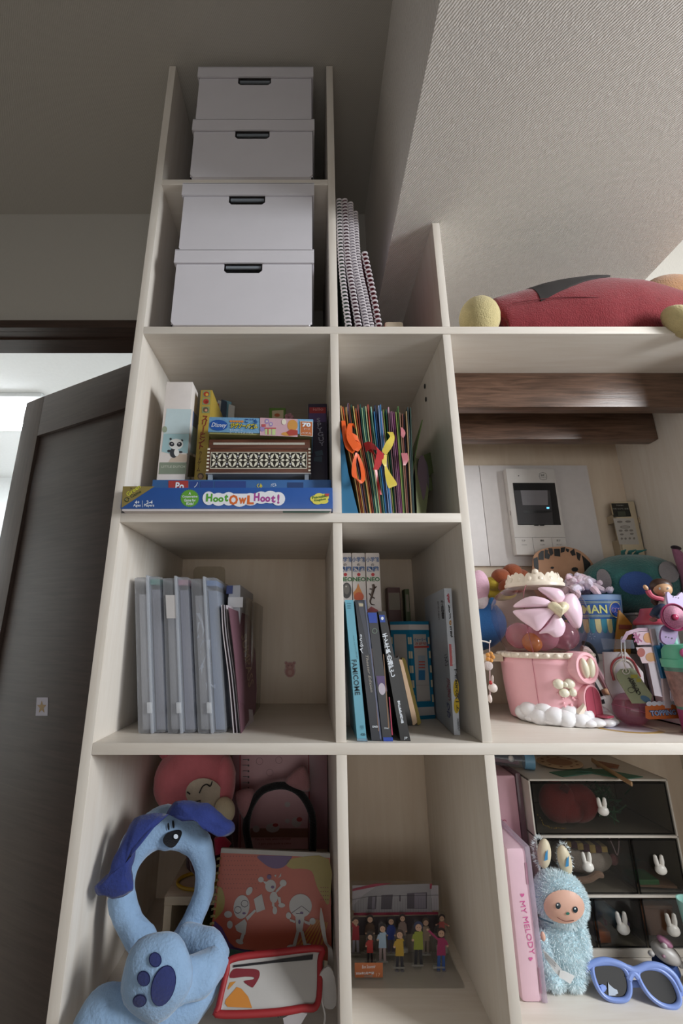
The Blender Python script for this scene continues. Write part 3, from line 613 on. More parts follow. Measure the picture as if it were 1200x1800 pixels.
ribbon('ribbon_bow', 'short dusty pink ribbon between the brown folders', [[(705, 752, .680, 1.2, 0), (708, 760, .675, 3, 1), (706, 768, .676, 1.6, 2)], [(710, 797, .679, 4, 0), (712, 808, .675, 4, 0), (710, 818, .676, 1.5, 0)]], 'b36a72')
# right-hand pieces in the folder bay
b = MB(); sheet(b, cr([(.1790, S2t), (.1830, .262), (.1960, .325), (.2130, .392)], 5), .0016, .745, .90, .014); o = b.build('paper_folder', P('4b6a22', .5)); tag(o, 'bright leaf-green paper folder standing apart at the right', 'folder')
lf = thing('printed_card', 'olive green leaf-printed card leaning behind the green folder', 'card', (.19, .82, S2t))
b = MB(); P0, P1, P2, P3 = Vector((.1800, .705, S2t)), Vector((.2000, .73, S2t)), Vector((.2120, .77, .318)), Vector((.1930, .745, .318))
b.prism([P0, P1, (P1 + P2) / 2 + Vector((.010, 0, 0)), P2, P3], (0, .002, 0)); b.build('card', P('6c7050', .6), lf)
lp = PL(P0, (P1 - P0).cross(P3 - P0))
prs('leaf_print', [[(744, 800), (757, 795), (762, 830), (752, 838)], [(741, 845), (758, 838), (760, 862), (742, 866)]], lp, P('56623c'), lf); prs('tag_print', [[(746, 859), (754, 862), (753, 867), (745, 864)]], lp, P('1c1c1c'), lf, .001)
for i, (xo, colr, lab) in enumerate(((.2085, '4a3440', 'dark plum rounded fan card standing near the right divider'), (.2175, '3a3038', 'dark grey rounded fan card leaning closest to the right divider'))):
    t = thing('fan_card', lab, 'fan', (xo - .012, .80, S2t))
    pts = [(xo - .016, S2t + .03), (xo - .004, .235), (xo + .003, .27), (xo + .003, .305), (xo - .003, .318), (xo - .010, .305), (xo - .015, .27), (xo - .020, .235)]
    MB().prism([(a, .74 + .02 * i, c) for a, c in cr(pts, 3, True)], (.003, .05, 0)).build('blade', P(colr, .5), t)
    MB().tube([(xo - .0225 - .004 * i, .735 + .02 * i, S2t + .001), (xo - .013, .745 + .02 * i, S2t + .05)], .0022, 8).build('handle', P('b5a28e'), t)

# ================================================================ THIRD ROW, LEFT BAY: CLEAR CASES
M_case = clear('frosted_plastic', 'eef0f3', .34, 'cdcfd4', .25, .5)
def clear_case(label, xb, xt, w, y0, ztop, tint, paper, stripe):
    t = thing('document_case', label, 'case', (xb + w / 2, y0 + .12, S3t), 'frosted document cases')
    sh_ = (xt - xb) / (ztop - S3t); dep = .235
    def S_(b):
        for q in b.v: q.x += (q.z - S3t) * sh_
        return b
    S_(MB().box(xb, xb + w * .52, y0, y0 + dep, S3t, ztop - .002, .005)).build('half_shell', M_case, t)
    S_(MB().box(xb + w * .53, xb + w, y0 + .002, y0 + dep, S3t + .001, ztop, .005)).build('half_shell', M_case, t)
    S_(MB().box(xb + w * .48, xb + w * .57, y0 - .002, y0 + dep + .001, S3t + .001, ztop + .001, .0015)).build('closing_rim', clear('case_rim', 'e9ecf2', .6, 'd5d9e0', .2), t)
    S_(MB().box(xb + w * .60, xb + w * .93, y0 + .012, y0 + dep - .01, S3t + .004, ztop - .022)).build('papers', P(paper, .7), t)
    S_(MB().box(xb + w * .08, xb + w * .42, y0 + .014, y0 + dep - .01, S3t + .004, ztop - .03)).build('papers', P('b9b9bd', .7), t)
    S_(MB().box(xb + w * .58, xb + w * .95, y0 + .008, y0 + dep - .01, ztop - .014, ztop - .005)).build('folder_edge', P(stripe, .6), t)
    S_(MB().box(xb + w * .40, xb + w * .56, y0 - .0045, y0, S3t + .03, S3t + .046, .001)).build('latch', clear('case_latch', 'f0f2f5', .7, 'e4e6ea'), t)
    return t, sh_
clear_case('frosted document case with a green folder inside, leftmost of three, touching the side panel', -.2668, -.2995, .0438, .737, .0955, 'e', '9a9aa6', '5f9a8e')
t, s_ = clear_case('frosted document case with a pink folder inside, middle of three', -.2215, -.2515, .0440, .737, .0945, 'e', '8f90a2', 'b98a9a')
pl = PY(.7365); pr('label', [(291, 1046), (310, 1046), (311, 1087), (293, 1087)], pl, P('b7b4b4'), t, .0006)
t, s_ = clear_case('frosted document case holding a crumpled clear bag, rightmost of three', -.1745, -.2035, .0445, .737, .0935, 'e', '7f8ca2', '5c7fb0')
cb = MB()
for i in range(26):
    k = i / 25; a = random.uniform(-1, 1)
    p = [W(352 + 14 * k + 9 * a + random.uniform(-5, 5), 1065 + 150 * k + random.uniform(-16, 16), .7362 + random.uniform(0, .0008)) for _ in range(3)]
    cb.face(p)
cb.build('crumpled_bag', clear('crumpled_film', 'f2f5fa', .35, 'd8dee8', .1, 1), t, smooth=False)
t = thing('file_case', 'white paper file with a navy corner standing behind the clear cases', 'file', (-.11, .87, S3t))
MB().box(-.139, -.118, .79, .97, S3t, .0855, .001, rotm('Y', -2)).build('sleeve', P('a9abb4', .5), t)
MB().box(-.1505, -.1395, .788, .80, .070, .0845).build('navy_corner', P('27356a'), t); MB().box(-.1465, -.1200, .787, .791, .046, .064).build('band', P('c7c7cc'), t)
t = thing('plastic_sleeve', 'clear plastic sleeve behind the purple booklet', 'sleeve', (-.09, .93, S3t))
MB().box(-.117, -.112, .80, 1.0, S3t, .064, .0008).build('film', clear('thin_film', 'f0ece6', .22, 'c9c2b8', .1, .8), t)
MB().box(-.1105, -.1065, .84, 1.0, S3t, .060, .0006).build('card', clear('thin_film2', 'f0ece6', .3, 'c9c2b8', .1, .8), t)
# purple booklet, a little fanned open, cover towards the right
t = thing('booklet', 'dusty purple booklet with gold vertical lettering, pages fanned, leaning on the clear cases', 'booklet', (-.10, .80, S3t))
def pgp(k): return cr([(-.1195 + .011 * k, S3t), (-.1310 + .010 * k, S3t + .08), (-.1440 + .009 * k, S3t + .15), (-.1490 + .008 * k, S3t + .196)], 5)
for i in range(6):
    k = i / 6; b = MB(); sheet(b, pgp(k), .0011, .744 + .003 * (i % 3), .84, .010); b.build('page', P(['bdb6ba', '2a1c26', '5d2c45', '9c969c', '1b161c', 'b5adb4'][i], .6), t)
ct, cbm = W(401, 1068, .742), W(425, 1290, .742)
Q = [W(402, 1068, .742), W(437, 1082, .85), W(443, 1100, .872), W(449, 1150, .874), W(451, 1210, .87), W(449, 1250, .862), W(440, 1268, .84), W(424, 1290, .742), W(419, 1230, .743), W(412, 1150, .743)]
cvN = (Q[1] - Q[0]).cross(Q[7] - Q[0]).normalized()
MB().prism(Q, (-.0012, .0004, 0)).build('cover', P('6b4a56', .55), t, smooth=False)
cpl = PL(Q[1], (Q[1] - Q[0]).cross(Q[7] - Q[0]))
text('lettering', 'SUMPASS', (421, 1118), (434, 1210), cpl, P('8a735c', .3), t, e=.003, h=10)
# small pink bear sticker
t = thing('bear_sticker', 'small pink bear sticker on the bare back board', 'sticker', bkp.p(509, 1191, .001))
prs('outline', [circ(509.5, 1179, 10, 12), circ(509.5, 1171, 9, 8), circ(502.5, 1165, 3.2), circ(517, 1165, 3.2)], bkp, P('b99a90', .5), t, .0006)
prs('bear', [circ(509.5, 1181, 8, 9), circ(509.5, 1171, 7.2, 6.2), circ(503.2, 1166, 2.3), circ(516.4, 1166, 2.3)], bkp, P('a8706a', .5), t, .0010)
prs('snout', [circ(509.5, 1173, 2.6, 2.0), circ(509.5, 1182, 3.6, 4.4)], bkp, P('b98f82', .5), t, .0014); prs('eyes', [circ(506.5, 1169.5, .8), circ(512.7, 1169.5, .8)], bkp, M_black, t, .0016)

# ================================================================ THIRD ROW, MIDDLE BAY: BOOKS AND DISCS
def encyclopedia(x0, x1, label, pic):
    t = thing('encyclopedia', label, 'book', ((x0 + x1) / 2, .90, S3t), 'white encyclopedia volumes')
    MB().box(x0, x1, .80, 1.0, S3t, .1465, .0022).build('cover', P('d3cbc8', .35), t)
    pl = PY(.80); cxp = 545 + F * (x0 + x1) / 2 / .81
    bl = P('3c5f92')
    text('lettering', '小学館', (cxp - 11, 988), (cxp + 11.5, 988), pl, bl, t, h=9, bold=.02); text('lettering', 'の', (cxp - 2.5, 995), (cxp + 3, 995), pl, P('44403f'), t, h=4.5, bold=.02)
    text('lettering', '図鑑', (cxp - 9.5, 1005), (cxp + 11.5, 1005), pl, bl, t, h=9.5, bold=.03)
    prs('red_dot', [circ(cxp + .8, 1010, 3)], pl, P('b22d33'), t); text('lettering', 'NEO', (cxp - 9.5, 1022), (cxp + 13, 1022), pl, P('276b35'), t, h=7.5, bold=.03)
    pic(t, pl, cxp)
def pic_egg(t, pl, c):
    prs('picture', [circ(c + 3, 1038, 8.5, 14)], pl, P('4c4a48'), t); prs('picture', [circ(c + 3, 1036, 5, 9)], pl, P('6e6a64'), t, .0007); prs('picture', [circ(c + 2, 1031, 1.5)], pl, P('b5b1ab'), t, .0009)
def pic_fire(t, pl, c):
    prs('picture', [[(c - 9, 1042), (c - 3, 1034), (c - .5, 1025), (c + 3, 1034), (c + 8, 1045), (c + 8, 1053), (c - 7, 1053)]], pl, P('cf8442'), t); prs('picture', [circ(c + 1, 1049, 8.5, 8)], pl, P('c2562f'), t, .0007)
def pic_liz(t, pl, c):
    b = MB(); m = .0009
    b.tube([pl.p(x, y, .0008) for x, y in cr([(c + 1, 1027), (c + 2, 1034), (c, 1042), (c - 2, 1050), (c - 4, 1057), (c - 2, 1062), (c + 4, 1063)], 5)], [.0026] * 8 + [.0026 - .0020 * k / 22 for k in range(23)], 6, up=(0, -1, 0), asp=1, cap=True)
    for a in ((c + 7, 1031, c + 2, 1036), (c - 5, 1035, c, 1036), (c - 6, 1043, c - 1, 1049), (c + 4, 1052, c - 1, 1049)): b.tube([pl.p(a[0], a[1], .0008), pl.p(a[2], a[3], .0008)], .0012, 5)
    b.build('picture', mat('4a3a30', .4, .4, 300), t)
    prs('picture', [[(c - 10, 1073), (c - 2, 1066), (c + 9, 1072), (c + 12, 1076), (c - 10, 1077)]], pl, P('a04448'), t)
encyclopedia(.0530, .0768, 'white encyclopedia half hidden behind the middle divider, leftmost of three', pic_egg)
encyclopedia(.0776, .1022, 'white encyclopedia with a flame picture on its spine, middle of three', pic_fire)
encyclopedia(.1032, .1292, 'white encyclopedia with a lizard picture on its spine, rightmost of three', pic_liz)
def disc(label, b0, b1, t0, t1, ztop, y0, dep, col, side=None, name='disc_case', cat='disc case', clearshell=False):
    t = thing(name, label, cat, ((b0 + b1) / 2, y0 + dep / 2, S3t))
    mb = MB().prism([(b0, y0, S3t + .001), (b1, y0, S3t), (t1, y0, ztop), (t0, y0, ztop)], (0, dep, 0)); o = mb.build('case', P(col, .25), t, smooth=False)
    return t, PY(y0)
t, pl = disc('pale turquoise disc case, leftmost of the four leaning in front', .0679, .0815, .0545, .0676, .0515, .690, .13, '5f9fb4')
dk = P('16323c')
text('lettering', 'FAMICOME', (617.5, 1160), (624, 1222), pl, dk, t, h=9, bold=.01)
for k in range(3): text('lettering', ['STUDIO', 'ORIGINAL', 'DISC'][k], (609.5 + k * .5, 1062 + 4 * k), (617, 1062 + 4 * k), pl, dk, t, h=2.2)
text('lettering', 'live recordings', (620, 1118), (627, 1158), pl, dk, t, h=2); text('lettering', '99', (633, 1283), (639, 1283), pl, P('3f7688'), t, h=8); text('lettering', 'CD', (634, 1293), (642, 1293), pl, dk, t, h=4, bold=.04)
M_cl = clear('disc_shell', 'e8ecf2', .25, 'c6cad2', .1, 1)
MB().prism([(.0672, .688, S3t), (.0825, .688, S3t), (.0822, .688, S3t + .004), (.0669, .688, S3t + .004)], (0, .01, 0)).build('shell_foot', M_cl, t)
t, pl = disc('dark navy disc case with white script lettering, second of the four leaning in front', .0885, .1020, .0700, .0860, .0515, .691, .13, '23262f')
MB().prism([(.1005, .6905, S3t + .004), (.1032, .6905, S3t), (.0872, .6905, .052), (.0848, .6905, .0515)], (0, .12, 0)).build('shell_edge', clear('blue_shell', 'c9d2ec', .5, '8f9bc4', .1, 1), t)
prs('gold_print', [[(652, 1140), (653.5, 1140), (667, 1285), (664.5, 1285)]], pl, P('8c6a4c'), t); pr('pale_stripe', [(628, 1057), (637, 1058), (652, 1150), (648, 1150)], pl, P('494b55'), t, .0003)
text('lettering', 'Alpha', (639, 1149), (637, 1115), pl, W_, t, h=6, italic=.3, e=.0009); text('lettering', 'Theater Edition', (642, 1152), (651, 1217), pl, P('aaa39a'), t, h=4.5, italic=.3, e=.0009); text('lettering', 'DVD', (654.5, 1279), (664, 1279), pl, W_, t, h=3.5, bold=.03, e=.0009)
pr('logo', [(630, 1060), (638, 1061), (638, 1066), (631, 1066)], pl, P('b0a68e'), t, .0007)
t, pl = disc('dark disc case with bright blue ends, third of the four leaning in front', .1046, .1180, .0893, .1035, .0330, .690, .12, '2a2b30')
prs('blue_top', [[(646, 1077), (661.5, 1077), (662.8, 1095), (649, 1095)]], pl, P('1c3f9c', .3), t); prs('blue_foot', [[(673, 1296), (690, 1296), (690.5, 1303), (674, 1303)]], pl, P('1c3f9c', .3), t)
MB().tube([pl.p(x, y, .0008) for x, y in circ(658, 1109, 4, 4.2, 16)], .0004, 5, True).build('ring_logo', P('8ba08e'), t)
pr('violet_patch', [(661, 1188), (676, 1188), (680.5, 1215), (666, 1215)], pl, P('5a4a72'), t, .0003); prs('pale_oval', [circ(671, 1211, 6, 10.5, 18, -.12)], pl, P('b9b0bd'), t, .0007)
prs('sheen_line', [[(673, 1150), (674.5, 1150), (684, 1280), (682, 1280)]], pl, P('86684f'), t); pr('red_edge', [(683, 1225), (684.5, 1225), (690.3, 1292), (688, 1292)], pl, P('a53a55'), t, .0006)
text('lettering', 'Disc', (675.5, 1281), (683, 1281), pl, W_, t, h=3, e=.0009)
t, pl = disc('black book with white Japanese title, rightmost of the four leaning in front', .1303, .1448, .1055, .1172, .0345, .691, .14, '1d1d1f', name='slim_book', cat='book')
pr('blue_badge', [(666, 1081), (675.5, 1081), (677, 1094), (668, 1094)], pl, P('2c4a9c'), t); prs('badge_mark', [circ(671.5, 1087, 2.4, 2.8)], pl, W_, t, .0009)
text('lettering', '千\nと\n千\n尋\nの\n神\n隠\nし', (675.5, 1113), (690.5, 1190), pl, W_, t, h=9.5, vert=True, bold=.03)
text('lettering', '宮\n崎\n監\n督\n作\n品', (700, 1231), (707, 1271), pl, W_, t, h=5, vert=True, bold=.03); text('lettering', 'JP', (710, 1300), (716, 1300), pl, W_, t, h=5)
# phone
t = thing('smartphone', 'gold-rimmed phone in a mustard case leaning behind the black book', 'phone', (.168, .82, S3t))
def slab(b, px, off, Y, inset=0): return b.prism([W(x, y, Y) for x, y in px], off)
ph = cr([(694, 1165), (697, 1157.5), (703, 1156.5), (708, 1162), (733, 1262), (733, 1271), (728, 1275), (721, 1270)], 4, True)
slab(MB(), [(x - 5, y) for x, y in ph], (.0, .012, 0), .800).build('screen_side', P('141416', .2), t)
rim = cr([(701, 1160), (705, 1160), (709, 1168), (731, 1258), (731, 1272), (725, 1274), (723, 1262), (704, 1172)], 4, True); slab(MB(), rim, (0, .006, 0), .7985).build('metal_rim', mat('c9ab8e', .25, .03, metal=.4), t)
ys = cr([(706, 1157.5), (711, 1158), (716, 1172), (738, 1262), (739, 1271), (734, 1274), (731, 1262), (710, 1172)], 4, True); slab(MB(), ys, (0, .012, 0), .801).build('case_back', P('a58f34', .5), t)
# hexagonal tin
t = thing('tin_can', 'blue and white six-sided tin behind the phone', 'tin', (.195, .915, S3t))
cx, cy, rr = .1985, .8960, .0420
rm = [(cx + rr * cos(a), cy + rr * sin(a)) for a in [radians(-44 + 60 * k) for k in range(6)]]
def hexp(b, z0, z1, s=1): return b.prism([(cx + (x - cx) * s, cy + (y - cy) * s, z0) for x, y in rm], (0, 0, z1 - z0))
cx -= 0; zt = .0240; M_tin = mat('1f7ba0', .28, .04, metal=.3)
hexp(MB(), S3t, S3t + .006, 1.02).build('base_rim', M_tin, t, smooth=False); hexp(MB(), S3t + .006, S3t + .020).build('white_band', P('b9b4b2', .3), t, smooth=False)
hexp(MB(), S3t + .020, zt - .016).build('body', M_tin, t, smooth=False); hexp(MB(), zt - .016, zt - .006, 1.01).build('white_band', P('c4bcb8', .3), t, smooth=False); hexp(MB(), zt - .006, zt, 1.02).build('lid_rim', M_tin, t, smooth=False)
fr = sorted(range(6), key=lambda k: (rm[k][1] + rm[(k + 1) % 6][1]))
def facepl(k):
    a, b_ = Vector((*rm[k], 0)), Vector((*rm[(k + 1) % 6], 0)); d = (b_ - a).normalized(); return a, b_, PL(a, Vector((d.y, -d.x, 0)))
for fi in fr[:3]:
    a, b_, fp = facepl(fi); d = (b_ - a)
    def fq(u0, u1, z0, z1, e=.0005): return [a + d * u + Vector((0, 0, z)) + fp.N * e for u, z in ((u0, z0), (u1, z0), (u1, z1), (u0, z1))]
    MB().face(fq(.17, .83, S3t + .030, zt - .024)).build('panel', P('aaa39d', .4), t, smooth=False)
    chk = MB()
    for k in range(9):
        if k % 2 == 0: chk.face(fq(0.0, .09, S3t + .028 + k * .0128, S3t + .0408 + k * .0128)); chk.face(fq(.91, 1, S3t + .028 + k * .0128, S3t + .0408 + k * .0128))
    chk.build('check_trim', P('c3b89d', .4), t, smooth=False)['kind'] = 'stuff'
a, b_, fp = facepl(fr[0])
text('lettering', 'ウォーリーを', (728, 1128), (751, 1127), fp, P('1f5f86'), t, e=.0009, h=6, bold=.03); text('lettering', 'さがせ!', (729, 1134), (751, 1133), fp, P('a03c34'), t, e=.0009, h=5, bold=.03)
pr('red_strip', [(727.5, 1135.5), (753, 1135), (753, 1138.5), (727.5, 1139)], fp, P('b0443c'), t, .0009)
pr('plain_picture_block', rc(734, 1152, 747, 1196), fp, P('8f98a0'), t, .0009); prs('plain_stripes', [rc(735, 1162 + 5 * k, 746, 1164.5 + 5 * k) for k in range(3)], fp, P('b0554c'), t, .0012); pr('plain_block', rc(735, 1178, 746, 1195), fp, P('2f6a92'), t, .0012)
text('lettering', 'マーティン・ハンドフォード', (731, 1206), (757, 1205), fp, P('5b544e'), t, e=.0009, h=2.2); text('lettering', 'フレーベル館', (738, 1233), (755, 1232), fp, P('5b544e'), t, e=.0009, h=2.6)
# workbook with lettered spine
t = thing('workbook', 'pale workbook with colourful lettered spine leaning on the right divider', 'book', (.222, .82, S3t))
A0, A1, A2, A3 = W(798, 1292, .727), W(808.5, 1292, .730), W(793, 1034, .730), W(780, 1034, .727)
off = Vector((.0180, .200, 0))
MB().prism([A0, A1, A2, A3], off).build('cover', P('c2c8d2', .4), t, smooth=False)
sp = PL(A0, (A1 - A0).cross(A3 - A0)); cp = PL(A0, off.cross(A3 - A0))
for s, p0, p1, c, h in (('全\n科', (787, 1043), (791, 1060), 'a83f50', 8), ('ド\nリ\nル', (789, 1063), (793, 1088), '1d1d20', 8), ('の', (791.5, 1090), (793, 1100), 'b07a2a', 7), ('王\n様', (793, 1101), (795.5, 1121), '1d1d20', 8)):
    text('lettering', s, p0, p1, sp, P(c), t, h=h, vert=True, bold=.05)
pr('red_block', [(788.5, 1132), (799, 1132), (801, 1171), (790.5, 1171)], sp, P('c56d72'), t); text('lettering', 'ド\nリ\nル', (794, 1137), (796, 1168), sp, P('e9dede'), t, e=.0009, h=5, vert=True); prs('yellow_block', [circ(801, 1210, 5, 16), circ(802, 1240, 5, 14)], sp, P('c7ab33'), t)
text('lettering', 'で\nき\nる\nス\nタ\nー\nト', (800, 1176), (803.5, 1250), sp, P('2a2a2c'), t, e=.0009, h=6, vert=True, bold=.02); text('lettering', '出\n版\n社', (804, 1262), (806, 1284), sp, P('2a2a2c'), t, h=4, vert=True)
for s, x, y0, y1, c, h in (('教\n科\n書', 777, 1055, 1088, '3c3c44', 5), ('れ\nん\nし\nゅ\nう', 770, 1056, 1090, '6a6a72', 3), ('こ\nく\nご', 784, 1150, 1170, '3a3a52', 7), ('さ\nん\nす\nう', 788, 1192, 1232, 'a8506a', 7), ('り\nか', 788, 1235, 1262, '4a5a9a', 7)):
    text('lettering', s, (x, y0), (x + 2, y1), cp, P(c), t, h=h, vert=True, bold=.02)
# thin books behind
for lab, x0, x1, y, zt_, c in (('thin green book standing at the back behind the tin', .212, .222, .985, .098, '4d5a38'), ('thin pinkish book at the back left of the green one', .176, .205, 1.0, .103, '6e4f4c')):
    t = thing('thin_book', lab, 'book', ((x0 + x1) / 2, y, S3t)); MB().box(x0, x1, y, y + .03, S3t, zt_, .001).build('cover', P(c, .5), t); MB().box(x0 + .002, x1 - .002, y - .0006, y, zt_ - .05, zt_ - .012).build('label', P('8d8170', .5), t)

# ================================================================ RIGHT BAY: INTERCOM, REMOTE
yw = YB - .007
t = thing('wall_plate', 'wide white mounting board on the back of the right bay', 'board', W(930, 995, yw))
a, b_, c, d = W(818, 818, yw - .010), W(1031, 818, yw - .010), W(1060, 995, yw - .010), W(836, 995, yw - .010)
xl, xr = .2700, b_.x; xs = W(839, 820, yw).x
MB().box(xs + .0006, xr, yw - .010, yw - .0002, c.z, a.z, .0008).build('board', P('cfcac9', .45), t); MB().box(XR1 + .002, xs - .0006, yw - .010, yw - .0002, c.z, a.z, .0008).build('board', P('cfcac9', .45), t)
t = thing('intercom_monitor', 'white wall intercom with a dark screen above the toys', 'intercom', W(940, 975, 1.02)); yi = 1.010
ix0, ix1, iz0, iz1 = .4865, .6085, .1795, .3985
MB().box(ix0, ix1, yi, yw - .0105, iz0, iz1, .0035).build('housing', P('cdc9c6', .35), t); pl = PY(yi)
zl_ = .222; MB().box(ix0 + .001, ix1 - .001, yi - .0006, yi + .001, zl_ - .0004, zl_ + .0004).build('groove', P('6f6c6a'), t)
for xx in (.5285, .5740): MB().box(xx - .0003, xx + .0003, yi - .0006, yi + .001, iz0 + .004, zl_).build('groove', P('8c8987'), t)
pr('screen', [(900.5, 849), (974.5, 849), (985.5, 923), (910, 923)], pl, P('18181b', .12), t, .0006)
pr('display', [(914, 862), (961.5, 862), (962.5, 888), (918, 888)], pl, P('77757a', .2), t, .0010); pr('glare_panel', [(903, 862), (966, 862), (972, 922), (909.5, 922)], pl, P('3b3a3d', .2), t, .0008)
prs('soft_key', [[(919 + 12.4 * k, 897.5), (930.5 + 12.4 * k, 897.5), (931 + 12.4 * k, 901.5), (919.6 + 12.4 * k, 901.5)] for k in range(4)], pl, P('1d1d20', .3), t, .0012)
pr('indicator', rc(960, 891.5, 964.5, 894.5), pl, mat('66bff5', .3, 0, emit=1.6), t, .0014); prs('latch_mark', [rc(938, 922.5, 946, 924.5), rc(948, 922.5, 956, 924.5)], pl, M_black, t, .0012)
MB().tube([pl.p(x, y, .0006) for x, y in cr([(948, 832), (958.5, 832), (960, 842.5), (949, 842.5)], 2, True)], .0004, 4, True).build('button_outline', P('6a6866'), t); pr('mic_hole', circ(911, 836.5, 1), pl, M_black, t)
text('lettering', '警報', (950, 837), (957, 837), pl, P('4a4846'), t, h=3, bold=.03); text('lettering', 'emergency', (949.5, 840), (959, 840), pl, P('5a5856'), t, h=1.8)
for x, s1, s2 in ((917, 'モニター', 'monitor'), (949, '通話', 'talk'), (978, '終了', 'finish')):
    text('lettering', s1, (x, 952), (x + 7, 952), pl, P('4c4a48'), t, h=3.4, bold=.02); text('lettering', s2, (x, 958.5), (x + 9, 958.5), pl, P('6c6a68'), t, h=2)
MB().box(ix0 - .0004, ix0 + .001, yi + .004, yi + .0055, .278, .290).build('side_slot', M_black, t)
# remote
t = thing('remote_control', 'cream air-conditioner remote in a wall holder beside the corner', 'remote', (.762, 1.02, .165)); yr = 1.012
rx0, rx1, rz0, rz1 = .7415, .7915, .168, .3135
MB().box(rx0, rx1, yr, yr + .017, rz0, rz1, .004).build('case', P('b7a98f', .4), t); pl = PY(yr)
MB().box(rx0 - .006, rx0 - .0005, yr + .006, yw - .0002, .285 - .025, .285 - .005, .001).build('holder_arm', P('a2937c', .45), t)
MB().box(rx0 - .004, rx0 - .0005, yr + .004, yw - .0002, rz0 - .006, rz0 + .05).build('holder_side', P('a2937c', .45), t); MB().box(rx1 + .0003, XN - .0005, yr - .002, yw - .0002, .258, .272, .0005).build('holder_arm', P('a2937c', .45), t); MB().box(rx0, XN - .0005, yr + .004, yw - .0002, rz0 - .006, rz0 - .0002).build('holder_base', P('a2937c', .45), t)
pr('face_plate', [(1077, 911), (1113, 911), (1123, 957), (1088, 957)], pl, P('aba6a0', .4), t); pr('display', [(1073.5, 885), (1103, 884.5), (1109, 908), (1078.5, 909)], pl, P('20221f', .15), t, .0006)
text('lettering', 'TOSHIBA', (1082, 889.5), (1095, 889.5), pl, P('9a9a94'), t, e=.0010, h=2); text('lettering', '冷房 23.5℃ 自動', (1076, 896), (1104, 896), pl, P('8d8f86'), t, e=.0010, h=3); pr('lcd', [(1084, 899), (1098, 899), (1099.5, 907), (1086, 907)], pl, P('3f4238', .2), t, .0009)
prs('button', [circ(1088.5, 917.5, 5, 2, 12), circ(1103, 917, 5, 2, 12), circ(1098, 926.5, 9, 2.8, 16), circ(1090, 933, 3.6, 2, 10), circ(1100, 932.5, 3.6, 2, 10), circ(1108.5, 932.5, 3.6, 2, 10), circ(1092, 939.5, 3.4, 1.8, 10), circ(1109.5, 938.5, 3.6, 1.8, 10), circ(1092, 947, 2), circ(1098.5, 947, 2), circ(1106, 946.5, 2), circ(1113.5, 946.5, 2)], pl, P('77726c'), t, .0008)
prs('button', [circ(1098, 926.5, 7, 1.6, 14)], pl, P('9b968f'), t, .0011)

# ---------------------------------------------------------------- riser shelf at the back of the right bay
M_rise = grain('riser_wood', 'b5a48e', 'c4b59f', (2, 20, 20), .5, 5)
t = thing('riser_shelf', 'low wooden riser shelf holding the round blue plush', 'riser', (.31, .95, S3t))
MB().box(XR1 + .002, .364, .862, yw - .002, -.0494, -.0362, .001).build('top_board', M_rise, t); zr = -.0362
MB().box(XR1 + .002, XR1 + .014, 1.0, yw - .004, S3t, -.0494).build('leg', M_rise, t); MB().box(.352, .364, 1.0, yw - .004, S3t, -.0494).build('leg', M_rise, t)
ctn = thing('carton', 'plain white carton under the striped snack cup', 'box', (.58, .95, S3t)); MB().box(.527, .634, .872, 1.03, S3t, zr - .0003, .001).build('box', P('c2bcb8', .6), ctn)
MB().box(.527, .634, .871, .872, zr - .012, zr - .0115).build('lid_line', P('8a8480', .6), ctn)
tg = MB().box(.275, .34, .90, .97, S3t, S3t + .022, .004).build('glasses_case', P('1f4746', .25)); tag(tg, 'dark teal glossy case under the riser shelf', 'case')
# soft toys on the riser
t = thing('plush_toy', 'round blue plush with a little ball on top behind the candy machine', 'plush toy', (.345, .985, zr))
MB().ell((.352, .985, zr + .060), (.078, .048, .060)).build('body', PLU('2a5f96'), t); c = W(865, 1057, .937); MB().ell(c, (.0075, .0075, .0085)).build('ball', PLU('3f7db5'), t)
t = thing('plush_toy', 'curly brown and yellow plush on top of the blue plush', 'plush toy', (.36, .97, zr + .12))
mb = MB()
for x, y, r, Y in ((893, 1032, .021, .955), (880, 1014, .020, .965), (900, 1006, .021, .97), (915, 1014, .019, .975), (908, 1030, .018, .965)): mb.ell(W(x, y, Y), (r, r, r * .92), seg=16, rings=10)
mb.build('brown_curls', PLU('8a4a30'), t); mb = MB(); mb.ell(W(866, 1026, .975), (.018, .018, .016)); mb.ell(W(880, 1044, .985), (.034, .018, .015)); mb.build('yellow_face', PLU('b5a03c'), t)
pr('care_label', [(894, 1017), (899, 1016), (900, 1019), (895, 1020)], PY(.943), P('9fb3c4'), t)
t = thing('plush_toy', 'pink and white plush ear just right of the divider', 'plush toy', W(846, 1065, .90)); mb = MB(); mb.ell(W(842, 1030, .93), (.021, .015, .034), rotm('Y', 4)); mb.build('ear', PLU('c9a3b5'), t); MB().ell(W(844, 1052, .935), (.016, .015, .022)).build('inner', PLU('c7c0c4'), t)
t = thing('hair_ornament', 'tiny hanging charm with an orange flower and white bird by the divider', 'ornament', W(862, 1232, .705)); Yh = .705
MB().tube([W(860, 1130, Yh), W(861, 1232, Yh)], .0007, 6).build('cord', P('c8a9ac'), t); hk = W(860, 1130, Yh); MB().tube(cr([(XR1, Yh, hk.z + .004), (hk.x - .006, Yh, hk.z + .002), tuple(hk), (hk.x + .002, Yh, hk.z + .004)], 4), .0011, 6).build('hook', P('c9c2bc', .4), t)
mb = MB(); [mb.ell(W(861 + 4.6 * cos(k * 1.256), 1155 + 6 * sin(k * 1.256), Yh), .0036, seg=10, rings=6) for k in range(5)]; mb.build('orange_flower', PLU('c88d4c'), t)
mb = MB(); mb.ell(W(858, 1170, Yh), (.007, .0035, .007)); mb.build('lace', PLU('b9aca9'), t)
